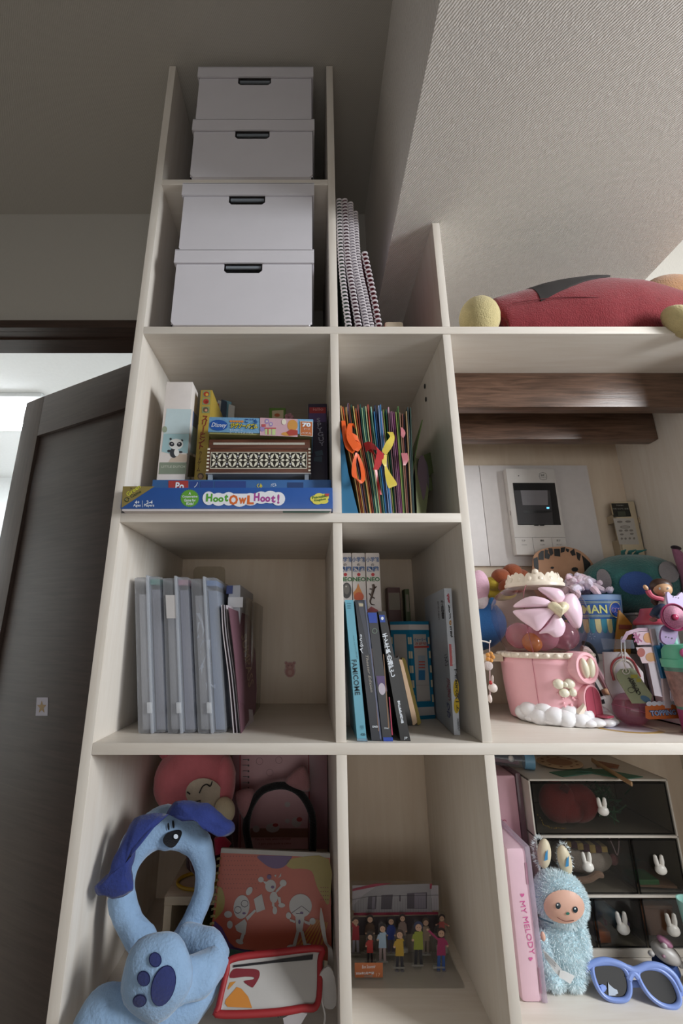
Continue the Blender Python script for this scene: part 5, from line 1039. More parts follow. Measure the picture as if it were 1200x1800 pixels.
pr('slot', [(1161, 1145), (1162.5, 1145), (1170, 1181), (1168.5, 1181)], A, M_black, t, .0006); MB().prism([A.p(x, y, -.0065) for x, y in ((1148, 1106), (1156, 1105), (1162, 1134), (1154, 1135))], (0, .004, 0)).build('end_tab', P('c2b4bc', .4), t); MB().prism([A.p(x, y, -.001) for x, y in ((1165, 1193), (1176, 1192), (1180, 1245), (1170, 1245))], (0, .004, 0)).build('end_tab', P('bdb0b6', .4), t)
# mint tumbler
t = thing('tumbler', 'mint green lidded tumbler with a magenta base at the right edge', 'tumbler', (.745, .735, S3t)); tc = Vector((.7135, .73, S3t)); tc.x = W(1215, 1200, .73).x
MB().lathe(tc, [(.001, 0), (.024, 0), (.0255, .036), (.001, .036)], 32).build('base', P('8c3a62', .35), t); MB().lathe(tc + Vector((0, 0, .036)), [(.0255, 0), (.0315, .062)], 32).build('wall', clear('mint_wall', 'bfe0d6', .75, '7fb8a8', .1, .8), t)
MB().lathe(tc + Vector((0, 0, .098)), [(.0335, 0), (.034, .012), (.031, .013), (.030, .026), (.024, .034), (.001, .036)], 32).build('lid', P('5cb394', .35), t); MB().ell(tc + Vector((-.016, -.022, .120)), (.0100, .004, .0080)).build('lid_button', P('b04c7c', .35), t)
MB().lathe(tc + Vector((0, 0, .040)), [(.0262, 0), (.0312, .052)], 32).build('sleeve_print', mat('8a6a64', .5, .5, 90), t)
# fan with cat-shaped blades
t = thing('hand_fan', 'lilac toy fan with a glittery magenta centre', 'toy fan', W(1180, 1140, .74)); fy = .742; A = PY(fy)
up = cr([(1172, 1048), (1174, 1040), (1181, 1047), (1190, 1047), (1198, 1041), (1202, 1052), (1199, 1072), (1186, 1078), (1177, 1070)], 4, True); lo = cr([(1168, 1100), (1190, 1100), (1190, 1118), (1184, 1132), (1178, 1134), (1166, 1130), (1161, 1118)], 4, True)
MB().prism([A.p(x, y) for x, y in up], (0, .004, 0)).build('blade', P('b3a3cc', .4), t); MB().prism([A.p(x, y) for x, y in lo], (0, .004, 0)).build('blade', P('7f6590', .4), t); MB().prism([A.p(x + 1.6, y + .6, -.0045) for x, y in lo], (0, .002, 0)).build('blade_rim', P('cfc3d8', .4), t)
prs('dots', [circ(1183, 1049, 1), circ(1187.5, 1050, .8), circ(1192, 1051, 1), circ(1170, 1119.5, 1.2), circ(1175, 1120.5, .9), circ(1180.5, 1122, 1.2)], A, P('17121c'), t)
hub = A.p(1180, 1085); MB().lathe(hub + Vector((0, .006, 0)), [(.001, .006), (.0185, .006), (.0215, .009), (.0225, .013), (.021, .014), (.019, .011), (.001, .010)], 32, rotm('X', 90)).build('hub_ring', P('8c2c55', .3), t); MB().lathe(hub + Vector((0, .006, 0)), [(.001, .0128), (.0185, .0122)], 28, rotm('X', 90)).build('glitter_disc', mat('5a2a3e', .2, .9, 400, metal=.3), t); MB().ell(hub + Vector((0, -.0075, 0)), (.005, .003, .005)).build('hub_cap', P('a82a55', .25), t)
MB().tube([hub + Vector((.002, .012, 0)), hub + Vector((.006, .014, -.05)), hub + Vector((.008, .014, S3t - hub.z + .0046))], .006, 10).build('grip', P('7fb5a8', .4), t)
# small generic doll
t = thing('toy_figure', 'small brown-haired toy figure in a pink top waving an arm beside the fan', 'figure', W(1160, 1090, .775)); y_ = .775
def Wp(x, y, d=0): return W(x, y, y_ + d)
MB().ell(Wp(1164, 1036), (.0145, .013, .0125)).build('head', P('c29874', .45), t); b = MB(); b.ell(Wp(1161, 1031, .005), (.0175, .0145, .0145)); b.tube([Wp(1150, 1040, .008), Wp(1150, 1058, .010), Wp(1156, 1066, .010)], [.006, .006, .003], 10); b.build('hair', P('3a241d', .4), t)
prs('eyes', [circ(1159, 1034.5, 1.8, 2.2), circ(1173, 1034.5, 1.6, 2)], PY(y_ - .0128), P('1b1210'), t, .0002); prs('mouth', [circ(1168, 1042, 1.6, .7)], PY(y_ - .0120), P('a8525a'), t, .0002)
MB().tube([Wp(1170, 1049), Wp(1168, 1062), Wp(1166, 1068)], [.007, .009, .009], 12).build('striped_shirt', mat('b0a8a4', .5, .3, 220, (1, 1, 8)), t); MB().tube(cr([Wp(1163, 1053, -.004), Wp(1152, 1051, -.006), Wp(1143, 1046, -.006), Wp(1138, 1038, -.006)], 4), .0042, 8).build('pink_sleeve', P('b84c62', .5), t)
MB().ell(Wp(1134.5, 1033, -.006), (.0036, .003, .0052), rotm('Y', -30)).build('hand', P('c29874', .45), t); b = MB(); b.tube(cr([Wp(1168, 1068), Wp(1156, 1073, -.006), Wp(1150, 1084, -.006)], 4), [.0085] * 4 + [.0075] * 5, 10); b.build('trousers', P('1c3350', .5), t); MB().ell(Wp(1148, 1089, -.008), (.006, .005, .004)).build('shoe', P('8a5a56', .5), t)
MB().tube([Wp(1168, 1068, .004), Wp(1170, 1120, .004), Vector((Wp(1172, 1180, .004).x, y_ + .004, tz + .0345))], .003, 8).build('support_stick', P('b9aeb6', .4), t)

# ================================================================ BOTTOM ROW, LEFT BAY
Z4 = S4t
# inner riser
t = thing('riser_shelf', 'small wooden riser inside the lower left bay', 'riser', (-.10, .95, Z4)); zr4 = -.409
MB().box(-.236, .0345, .845, 1.037, zr4 - .012, zr4, .001).build('top_board', M_rise, t); MB().box(-.236, -.224, .848, 1.035, Z4, zr4 - .012).build('leg', M_rise, t); MB().box(.022, .0335, .848, 1.035, Z4, zr4 - .012).build('leg', M_rise, t)
t = thing('zip_pouch', 'olive and green pouch with a dark edge under the riser', 'pouch', (-.12, .90, Z4)); MB().box(-.205, -.10, .875, .96, Z4, Z4 + .030, .004).build('body', P('1f4236', .6), t); MB().box(-.185, -.105, .872, .95, Z4 + .0305, Z4 + .046, .003).build('olive_top', P('5a5a26', .6), t); text('lettering', 'NOTE', (290, 1608), (303, 1609), PY(.872), P('1d1d14'), t, h=5)
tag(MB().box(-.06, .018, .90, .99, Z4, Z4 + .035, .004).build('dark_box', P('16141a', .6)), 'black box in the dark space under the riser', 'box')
# pink-hooded doll
t = thing('plush_doll', 'plush doll with a pink hood and smiling cream face behind the blue dog headband', 'plush toy', (-.215, .95, zr4)); hc = Vector((-.2215, .945, -.2700)); hr = (.0775, .066, .068)
MB().ell(hc, hr, seg=40, rings=24).lump(.003, 30).build('hood', mat('cf7078', .95, .12, 30, bump=.6, bscale=90, sheen=.4), t)
ff = on_ell(hc, [q * 1.01 for q in hr], .0040); epatch('face', ff, 358, 1394, 31, 26, .15, PLU('cfc0ac'), t)
fe = on_ell(hc, [q * 1.01 for q in hr], .0060); MB().tube([fe(x, y) for x, y in cr([(350, 1392), (355, 1382), (362, 1378), (368, 1381), (371, 1373)], 4)], .0011, 6).build('smiling_eye', P('141214'), t); MB().tube([fe(x, y) for x, y in ((330, 1390), (335, 1394))], .0011, 6).build('smiling_eye', P('141214'), t); MB().tube([fe(x, y) for x, y in ((343, 1406), (352, 1404), (351, 1408))], .0011, 6).build('mouth', P('141214'), t)
MB().ell(hc + Vector((.060, -.02, .0)), (.020, .03, .045)).build('hood_side', mat('cf7078', .95, .12, 30, bump=.6, bscale=90, sheen=.4), t); MB().ell(hc + Vector((-.055, .0, .055)), (.022, .02, .022)).build('hood_ear', PLU('b8606a'), t)
MB().tube([(-.185, .955, zr4), (-.19, .955, -.37), (-.20, .95, -.33)], [.045, .042, .030], 18).build('body', PLU('3a1522'), t); MB().ell(W(395, 1424, .89), (.018, .016, .021), rotm('Y', -20)).build('hand', PLU('c9b99c'), t); MB().tube([W(345, 1495, .87), W(352, 1520, .868), W(355, 1532, .868)], [.014, .017, .012], 12).build('leg', PLU('3c1522'), t); MB().tube([W(383, 1470, .885), W(392, 1492, .885)], [.008, .016], 10).build('sash', PLU('a82a44'), t)
t = thing('yellow_ring', 'plain yellow plastic ring on the riser', 'ring', (-.20, .885, zr4)); rcn = Vector((-.192, .885, zr4 + .003)); MB().tube([rcn + Vector((.034 * cos(a), .026 * sin(a), 0)) for a in [2 * pi * k / 40 for k in range(40)]], .0028, 8, True).build('ring', P('b08a1c', .35), t)
# pink stationery set
t = thing('stationery_set', 'pink clear-bagged notepad set standing at the back of the lower left bay', 'notepad', (-.06, 1.0, zr4))
yq = 1.005; A = PY(yq); a, b_ = W(408, 1330, yq), W(575, 1330, yq)
MB().box(a.x, b_.x, yq, yq + .014, zr4, a.z + .02, .002).build('bag', P('8f6a70', .3), t)
MB().box(W(424, 1330, yq).x, W(541, 1330, yq).x, yq - .003, yq, zr4 + .002, a.z + .016).build('pad_cover', P('b58a8e', .35), t); B2 = PY(yq - .003)
pr('red_edge', [(421, 1320), (423, 1320), (423, 1500), (421, 1500)], B2, P('9c3a42'), t); pr('red_edge', [(541.5, 1320), (543, 1320), (546, 1500), (544, 1500)], B2, P('9c3a42'), t); prs('punch_hole', [circ(436.5, 1335.5 + 10 * k, 1.5, 2) for k in range(7)], B2, P('2c2022'), t)
b = MB(); [b.tube([B2.p(427, 1335 + 10 * k, .001), B2.p(431, 1334.5 + 10 * k, .003), B2.p(436, 1335.5 + 10 * k, .001)], .0007, 5) for k in range(7)]; b.build('coil', P('8c8688', .3), t)
for x, y in ((456, 1338), (490, 1336), (474, 1358), (468, 1383)): MB().tube([B2.p(u, v, .0004) for u, v in circ(x, y, 6, 6, 12)], .0003, 4, True).build('faint_print', P('96767a'), t)
pr('brown_panel', [(440, 1456), (541, 1456), (542, 1472), (440, 1472)], B2, P('7a4f42'), t); prs('plain_spot', [circ(450, 1457, 6), circ(479, 1455, 12, 8), circ(521, 1445, 9, 9), circ(505, 1414, 5), circ(505, 1443, 4)], B2, P('a99c9c'), t, .0007); prs('plain_bow', [circ(484, 1450, 5, 3), circ(526, 1440, 5, 4)], B2, P('9c3434'), t, .001)
text('lettering', 'You are really sweet and lovely', (448, 1478), (511, 1477), B2, P('7c1c2c'), t, h=5); text('lettering', 'I got you such a cake', (455, 1486), (511, 1485), B2, P('7c1c2c'), t, h=5)
# cat ear hair band
t = thing('cat_ear_headband', 'black furry headband with pale pink cat ears', 'headband', (-.07, .95, zr4)); yh = .955
bandp = cr([(443, 1512), (434, 1470), (433, 1448), (440, 1418), (458, 1392), (482, 1382), (505, 1382), (527, 1394), (544, 1420), (550, 1450), (549, 1512)], 5)
MB().tube([W(x, y, yh) for x, y in bandp], .0068, 12).build('band', mat('0b0a0c', .95, .1, 200, bump=1, bscale=400, sheen=.2), t)
M_ear = PLU('a07274')
for tri in (((413, 1396), (446, 1390), (430, 1440)), ((501, 1376), (534, 1346), (543, 1390))):
    q = [W(x, y, yh) for x, y in tri]; c = (q[0] + q[1] + q[2]) / 3; o_ = cr([tuple(v) for v in q], 5, True); o_ = [c + (Vector(v) - c) * 1.06 for v in o_]; n_ = len(o_)
    vs = o_ + [c + (v - c) * .7 + Vector((0, -.008, 0)) for v in o_] + [c + Vector((0, -.010, 0))] + [c + (v - c) * .7 + Vector((0, .008, 0)) for v in o_] + [c + Vector((0, .010, 0))]
    fs = []
    for i in range(n_):
        j = (i + 1) % n_; fs += [[i, j, n_ + j, n_ + i], [n_ + i, n_ + j, 2 * n_], [j, i, 2 * n_ + 1 + i, 2 * n_ + 1 + j], [2 * n_ + 1 + j, 2 * n_ + 1 + i, 3 * n_ + 1]]
    MB().add(vs, fs).build('ear', M_ear, t, ang=180)
# blue dog headband
M_lb = mat('8aa7c8', .95, .06, 60, bump=.6, bscale=260, sheen=.35, spec=.1); M_nv = mat('303c78', .95, .12, 40, bump=.6, bscale=260, sheen=.15, spec=.1)
t = thing('dog_headband', 'light blue plush dog headband with navy ears and long paw arms', 'headband', (-.215, .74, Z4))
main = [(278, 1686, .742, .0155), (250, 1654, .746, .0185), (224, 1615, .750, .0185), (214, 1565, .757, .0180), (224, 1515, .764, .0200), (247, 1478, .772, .0240), (280, 1456, .782, .0285), (312, 1457, .788, .0285), (340, 1476, .79, .0225), (356, 1508, .788, .0175), (361, 1545, .782, .0145), (354, 1585, .775, .0140), (338, 1620, .768, .0140), (318, 1650, .760, .0140), (298, 1672, .752, .0135)]
mp_ = cr([tuple(W(x, y, Y)) + (r,) for x, y, Y, r in main], 6)
MB().tube([q[:3] for q in mp_], [q[3] for q in mp_], 28, up=(0, 1, 0), asp=1.0).lump(.0032, 38).build('ring', M_lb, t)
def flap(name, px, Y, th, m, parent):
    o_ = [W(x, y, Y + dy) for x, y, dy in cr(px, 4, True)]; n_ = len(o_); c = sum(o_, Vector()) / n_
    N_ = Vector((0, -1, 0)); vs = o_ + [c + (v - c) * .82 + N_ * th for v in o_] + [c + (v - c) * .45 + N_ * th * 1.3 for v in o_] + [c + N_ * th * 1.35] + [c + (v - c) * .85 - N_ * th * .5 for v in o_]
    fs = [[i, (i + 1) % n_, n_ + (i + 1) % n_, n_ + i] for i in range(n_)] + [[n_ + i, n_ + (i + 1) % n_, 2 * n_ + (i + 1) % n_, 2 * n_ + i] for i in range(n_)] + [[2 * n_ + i, 2 * n_ + (i + 1) % n_, 3 * n_] for i in range(n_)] + [[(i + 1) % n_, i, 3 * n_ + 1 + i, 3 * n_ + 1 + (i + 1) % n_] for i in range(n_)] + [[3 * n_ + 1 + i for i in range(n_)]]
    return MB().add(vs, fs).lump(.0045, 45).build(name, m, parent, ang=180)
flap('ear', [(288, 1432, .005), (250, 1432, .0), (222, 1462, -.004), (200, 1510, -.01), (190, 1540, -.014), (169, 1556, -.018), (171, 1568, -.018), (200, 1579, -.016), (228, 1571, -.012), (235, 1556, -.01), (232, 1530, -.008), (238, 1495, -.006), (256, 1460, -.004), (283, 1440, 0)], .735, .012, M_nv, t)
flap('ear', [(290, 1428, .01), (305, 1410, .01), (325, 1405, .01), (355, 1412, .01), (390, 1430, .012), (410, 1446, .014), (409, 1462, .014), (390, 1468, .012), (368, 1458, .008), (350, 1440, .0), (325, 1428, .0), (300, 1430, .005)], .752, .012, M_nv, t)
def onring(x, y, e=.0):     # front of the ring tube
    d = ray(x, y); best = min(mp_, key=lambda q: (d.cross(Vector(q[:3])).length / d.length) - q[3]); c = Vector(best[:3]); r = best[3] + .0036 + e
    k = d.normalized(); b_ = k.dot(c); dd = c.length_squared - b_ * b_; return k * (b_ - math.sqrt(max(r * r - dd, 1e-8)))
def rpatch(name, px, m, parent, e=0): 
    c = (sum(p[0] for p in px) / len(px), sum(p[1] for p in px) / len(px)); vs = [onring(*c, e)]; fs = []; n_ = len(px)
    for j in (.5, 1):
        for p in px: vs.append(onring(c[0] + (p[0] - c[0]) * j, c[1] + (p[1] - c[1]) * j, e))
    for k in range(n_): fs += [[0, 1 + k, 1 + (k + 1) % n_], [1 + k, 1 + n_ + k, 1 + n_ + (k + 1) % n_, 1 + (k + 1) % n_]]
    MB().add(vs, fs).build(name, m, parent, ang=180)
rpatch('nose', cr([(286, 1477), (293, 1465), (308, 1459), (318, 1460), (319, 1468), (312, 1482), (303, 1490), (292, 1487)], 4, True), PLU('14151a'), t); rpatch('nose_shine', circ(309, 1470.5, 4, 4.4, 12), P('c9d2de'), t, .002)
rpatch('eye', circ(296, 1453, 1.8, 7, 12, -.1), PLU('14151a'), t); rpatch('eye', circ(304.5, 1449, 2.0, 7.5, 12, -.12), PLU('14151a'), t)
# paws and arms
arm = cr([tuple(W(x, y, Y)) + (r,) for x, y, Y, r in ((305, 1660, .745, .013), (332, 1652, .742, .017), (362, 1660, .735, .019), (380, 1682, .725, .019), (364, 1704, .708, .021), (332, 1720, .692, .023), (300, 1724, .683, .025))], 5)
MB().tube([q[:3] for q in arm], [q[3] for q in arm], 24, up=(0, 1, 0)).lump(.0045, 34).build('arm', M_lb, t)
arm2 = cr([tuple(W(x, y, Y)) + (r,) for x, y, Y, r in ((372, 1690, .735, .022), (345, 1745, .715, .024), (290, 1775, .70, .026), (235, 1782, .69, .028), (195, 1785, .685, .029), (165, 1800, .68, .027), (150, 1830, .675, .024))], 5)
MB().tube([(q[0], q[1], max(q[2], Z4 + q[3] * .9)) for q in arm2], [q[3] for q in arm2], 24, up=(0, 1, 0)).lump(.0045, 34).build('arm', M_lb, t)
pw = W(276, 1714, .672); pr_ = (.0435, .026, .043); MB().ell(pw, pr_, rotm('Y', 10), fn=lambda d: 1 + .03 * cos(5 * math.atan2(d.z, d.x))).build('paw', M_lb, t)
fp_ = on_ell(pw, [q * 1.02 for q in pr_], .0016); fr_ = on_ell(pw, [q * 1.02 for q in pr_], .0008)
for x, y, rx, ry, ro in ((273, 1687, 9.5, 11.5, -.15), (253, 1719.5, 10, 12, -.15), (246, 1758, 11, 9.5, -.5), (287, 1732, 19, 35, .28)):
    epatch('paw_pad', fp_, x, y, rx, ry, ro, mat('252f66', .95, .1, 100, bump=.5, sheen=.3), t); epatch('pad_stitch', fr_, x, y, rx + 1.6, ry + 1.8, ro, PLU('1b2450'), t)
# orange spiral notebook
t = thing('sketchbook', 'orange spiral notebook with purple and yellow shapes and white cartoon figures', 'notebook', (-.02, .80, Z4))
TL, TR, BR, BL = W(388, 1500, .815), W(580, 1510, .815), W(582, 1685, .790), W(370, 1655, .790); TR = W(580, 1508, .815)
npl = PL(TL, (TR - TL).cross(BL - TL)); cor = [npl.p(*q) for q in ((388, 1499), (580, 1508), (583, 1690), (368, 1660))]; off = -npl.N
low = [npl.p(*q) for q in ((388, 1499), (580, 1508), (590, 1770), (345, 1770))]
lowz = [low[0], low[1]] + [v for v in (low[2], low[3])]
MB().prism(cor, off * .0012).build('cover', P('9a432d', .45), t, smooth=False)
MB().prism([cor[i] + off * .0014 + npl.N.cross(Vector((1, 0, 0))).normalized() * 0 + (Vector((0, 0, .006)) if i < 2 else Vector()) for i in range(4)], off * .010).build('pages', P('a39f9a', .8), t, smooth=False)
pr('purple_shape', [(370, 1655), (377, 1618), (390, 1630), (402, 1655), (415, 1668), (450, 1680), (458, 1676), (368, 1662)], npl, P('4b2c5c'), t); pr('purple_shape', cr([(452, 1504), (460, 1515), (478, 1526), (498, 1524), (512, 1508), (510, 1505), (480, 1504)], 3, True), npl, P('4b2c5c'), t)
pr('yellow_shape', cr([(503, 1520), (514, 1509), (578, 1510), (578, 1588), (566, 1575), (556, 1556), (548, 1532), (530, 1527), (513, 1527)], 3, True), npl, P('85742f'), t); pr('yellow_shape', cr([(383, 1560), (390, 1562), (395, 1580), (392, 1600), (378, 1616), (377, 1614), (381, 1585)], 3, True), npl, P('85742f'), t)
b = MB()
for i in range(13):
    for j in range(8):
        x = 394 + 5.4 * i + (j % 2) * 2.7 - j * .8; y = 1505 + 8 * j
        if x < 455: b.face([npl.p(u, v, .0006) for u, v in circ(x, y, .9, 1, 6)])
for i in range(4):
    for j in range(4): b.face([npl.p(u, v, .0008) for u, v in circ(564 + 4 * i, 1560 + 7 * j, 1, 1.1, 6)])
b.build('dots', P('702f24'), t, smooth=False)
prs('stripes', [[(521 + 7 * k, 1660), (524 + 7 * k, 1660), (556 + 3.4 * k, 1615 + k), (553 + 3.4 * k, 1615 + k)] for k in range(7)], npl, P('a8702a'), t, .0007)
wf_ = P('9d9a98'); ln = P('4a3a50')
def fig(polys, e=.0009): prs('figure_print', polys, npl, wf_, t, e)
fig([circ(424.5, 1594, 14, 21, rot=.12), circ(438, 1566, 5, 8, rot=.5), circ(401, 1607, 7, 6), circ(404, 1625, 5, 7), [(413, 1627), (430, 1615), (434, 1622), (431, 1643), (416, 1636)], [(425, 1640), (430, 1642), (426, 1655), (421, 1652)], circ(421, 1655, 7, 4, rot=.4), [(432, 1612), (448, 1598), (450, 1601), (435, 1618)], [(446, 1580), (460, 1571), (466, 1598), (451, 1604)]])
fig([circ(475.5, 1557, 9.5, 11, rot=.15), circ(458.5, 1546, 5, 5), [(461, 1548), (470, 1550), (468, 1556)], circ(497.5, 1552, 6, 6), [(484, 1566), (496, 1553), (498, 1557), (485, 1570)], circ(481, 1577, 7, 10), [(487, 1575), (493, 1577), (494, 1588), (490, 1588)], circ(495, 1591, 6, 4), circ(483, 1600, 4, 7), [(478, 1586), (482, 1587), (483, 1598), (478, 1592)], [(482, 1538), (486, 1537), (484, 1542)], [(489, 1543), (494, 1534), (494, 1540)]])
fig([circ(528, 1592, 20, 21), circ(526, 1607, 9, 8), [(519, 1612), (535, 1612), (531, 1638), (521, 1638)], [(521, 1636), (526, 1637), (520, 1662), (514, 1661)], [(528, 1637), (533, 1636), (539, 1660), (533, 1661)], circ(512, 1664, 8, 4), circ(541, 1662, 7, 4), circ(507, 1609, 4.5, 6), circ(549, 1619, 5.5, 6), [(508, 1614), (519, 1618), (518, 1622), (510, 1619)], [(534, 1617), (546, 1621), (544, 1626), (535, 1622)]])
b = MB()
for u, v, r in ((418, 1599, 6), (430, 1588, 6)): b.tube([npl.p(p, q, .0012) for p, q in circ(u, v, r, r, 12)], .0003, 4, True)
b.tube([npl.p(p, q, .0012) for p, q in ((512, 1605), (530, 1592), (545, 1604))], .0003, 4); b.tube([npl.p(p, q, .0012) for p, q in ((520, 1605), (533, 1606))], .0003, 4); b.build('figure_lines', ln, t)
prs('figure_marks', [circ(429, 1605, 3, 2), circ(473, 1541, 4, 4), circ(479, 1559, 3, 2.6), circ(530, 1604, 3, 2), circ(526, 1620, 2, 4)], npl, P('4a2c5c'), t, .0013)
b = MB()
for k in range(12):
    x = 385.5 - 1.35 * k; y = 1508 + 12.6 * k
    for dv in (0, 2.2): b.tube([npl.p(x + 3, y + dv, .001), npl.p(x + 1, y - 1.5 + dv, .004), npl.p(x - 3, y + dv, .004), npl.p(x - 4.5, y + 1.5 + dv, 0), npl.p(x - 3, y + 2 + dv, -.006), npl.p(x + 2, y + dv, -.006)], .0006, 5)
b.build('spiral_binding', mat('8d8257', .35), t)
# pouch
t = thing('zip_pouch', 'white zip pouch with red binding and an orange and dark red K-shaped print', 'pouch', (-.06, .72, Z4))
q4 = [W(405, 1690, .728), W(565, 1669, .745), W(560, 1766, .712), W(380, 1787, .692)]; ppl = PL((q4[0] + q4[1] + q4[2] + q4[3]) / 4, (q4[1] - q4[3]).cross(q4[0] - q4[2])); Q = [(405, 1685), (564, 1666), (559, 1767), (381, 1786)]
MB().prism([ppl.p(*q) for q in Q], -ppl.N * .010).build('body', mat('a8a5a2', .6, .03, 30), t)
MB().tube([ppl.p(x, y, .001) for x, y in cr([(408, 1686), (484, 1675), (562, 1668), (562, 1690), (558, 1764), (530, 1773), (470, 1781), (386, 1783), (384, 1770), (398, 1710)], 5, True)], .0035, 10, True, up=ppl.N, asp=1.1).build('binding', mat('8f1a20', .6), t)
MB().prism([ppl.p(x, y, .0004) for x, y in ((410, 1697), (470, 1690), (550, 1678), (549, 1687), (480, 1693), (410, 1701))], ppl.N * .001).build('zip', P('16151a', .4), t)
pr('dark_red_print', cr([(410, 1704), (430, 1703), (450, 1704), (456, 1709), (455, 1719), (446, 1734), (441, 1735), (428, 1725), (444, 1722), (446, 1718), (430, 1717), (404, 1719)], 3, True), ppl, P('6e1a26'), t, .0006)
pr('orange_print', [(416, 1735), (424, 1738), (436, 1752), (443, 1772), (400, 1770), (395, 1764), (397, 1757)], ppl, P('b8762c'), t, .0006); pr('orange_print', [(404, 1727), (415, 1725), (401, 1740), (400, 1737)], ppl, P('b07830'), t, .0006)
MB().prism([ppl.p(x, y, .0006) for x, y in ((382, 1783), (390, 1783), (393, 1769), (389, 1766))], ppl.N * .0008).build('side_tab', P('b3b3b3', .5), t)
# white cloth tags
t = thing('strap_tag', 'white cloth strap and care tags beside the pouch', 'tag', (.015, .71, Z4))
b = MB(); strip(b, [(W(x - w, y, Y), W(x + w, y + 2, Y)) for x, y, Y, w in cr([(564, 1595, .775, 1), (566, 1620, .772, 4), (572, 1655, .765, 3), (580, 1668, .755, 4), (580, 1700, .745, 5), (576, 1716, .735, 3)], 4)], .0008); b.build('strap', P('9a9591', .7), t)
MB().prism([W(x, y, .725) for x, y in cr([(559, 1720), (576, 1699), (588, 1718), (590, 1768), (572, 1772), (566, 1750)], 3, True)], (0, .003, 0)).build('cloth_pad', mat('a39f9d', .9), t); b = MB(); strip(b, [(W(x - w, y, Y), W(x + w, y + 1, Y)) for x, y, Y, w in cr([(562, 1730, .722, 1.5), (566, 1760, .716, 1.5), (571, 1785, .712, 1.5), (569, 1800, .708, 1.5)], 4)], .0006); b.build('cord', P('aaa6a4', .7), t)
MB().prism([W(x, y, .703) for x, y in ((497, 1790), (520, 1778), (540, 1782), (528, 1802), (500, 1804))], (0, .002, 0)).build('care_tag', P('a9a4a6', .6), t); text('lettering', 'FILA', (488, 1789), (508, 1782), PY(.7025), P('221a1c'), t, h=5, bold=.03)
# wood-framed thing hidden behind notebook
# ================================================================ BOTTOM ROW, MIDDLE BAY: ACRYLIC PHOTO STAND
M_ac = clear('acrylic', 'fafbfb', .015, 'c9cdd0', .05, .7); M_acs = clear('acrylic_slot', 'f2f3f3', .45, 'cfccc4', .1, .8)
t = thing('acrylic_stand', 'clear acrylic base plate carrying the photo and the cut-out figures', 'display base', (.146, .84, Z4)); zA = Z4 + .004
MB().box(.0605, .2300, .812, .905, Z4, zA, .0006).build('base_plate', M_ac, t)
t = thing('photo_panel', 'acrylic panel printed with a two-storey white building with red trim', 'photo', (.14, .893, zA)); yp = .890; A = PY(yp)
px0, px1, pz1 = W(617, 1552, yp).x, W(771, 1552, yp).x, W(690, 1553, yp).z
MB().box(px0 - .001, px1 + .003, yp + .0003, yp + .004, zA, pz1 + .002, .0004).build('acrylic', M_ac, t)
pr('sky', [(619, 1556), (770, 1556), (771, 1600), (619, 1600)], A, P('8f8a90'), t, .0002); pr('building', [(640, 1572), (664, 1556), (756, 1553), (760, 1604), (622, 1604), (622, 1590)], A, P('7d7a7e'), t, .0004)
pr('ground', [(621, 1615), (772, 1612), (776, 1700), (624, 1700)], A, P('6e6258'), t, .0003); pr('porch_shade', [(624, 1612), (770, 1608), (772, 1640), (626, 1644)], A, P('3a3134'), t, .0004)
prs('roof_trim', [[(619, 1562), (660, 1552.5), (690, 1552), (619, 1566)], [(621, 1604), (770, 1602.5), (770, 1607), (621, 1608.5)], [(755, 1553), (759, 1553), (758, 1562), (755, 1562)]], A, P('7c1f38'), t, .0008)
prs('window_print', [[(647, 1576), (662, 1574), (660, 1598), (645, 1598)], [(670, 1573), (690, 1572), (688, 1598), (669, 1598)], [(715, 1570), (750, 1568), (750, 1597), (715, 1597)], [(701, 1573), (704, 1573), (704, 1584), (701, 1584)]], A, P('453f47'), t, .0007); pr('pane_print', [(654, 1576), (659, 1576), (658, 1597), (653, 1597)], A, P('6b6570'), t, .0009); prs('pane_print', [[(728, 1570), (748, 1569.5), (748, 1596), (728, 1596)]], A, P('6b6570'), t, .0009)
b = MB(); [b.tube([A.p(620 + 4.6 * k, 1578 + .3 * max(0, 8 - k), .0011), A.p(620 + 4.6 * k, 1603, .0011)], .00012, 3) for k in range(33)]; b.tube([A.p(619, 1581, .0011), A.p(650, 1575, .0011), A.p(770, 1573, .0011)], .0002, 3); b.build('railing_print', P('3a353a'), t)
def standee(label, x, ytop, ybot, Y, parts, wpx):
    A = PY(Y); base = W(x, ybot, Y); t = thing('acrylic_figure', label, 'figure', (base.x, Y, zA), 'acrylic cut-out figures')
    out = cr([(x - wpx * .55, ybot + 1), (x - wpx, (ytop + ybot) / 2), (x - wpx * .8, ytop + 14), (x - 6, ytop + 1), (x, ytop - 1.5), (x + 6, ytop + 1), (x + wpx * .8, ytop + 14), (x + wpx, (ytop + ybot) / 2), (x + wpx * .55, ybot + 1)], 4, True)
    o3 = [A.p(*q) for q in out]; MB().prism(o3, (0, .003, 0)).build('acrylic', M_ac, t)
    zb = base.z; MB().box(base.x - .009, base.x + .009, Y - .0008, Y + .0035, zA, max(zb, zA + .0015) + .001).build('foot_tab', M_acs, t)
    for i, (nm, polys, c) in enumerate(parts): prs(nm, polys, A, P(c), t, .0003 + .0002 * i)
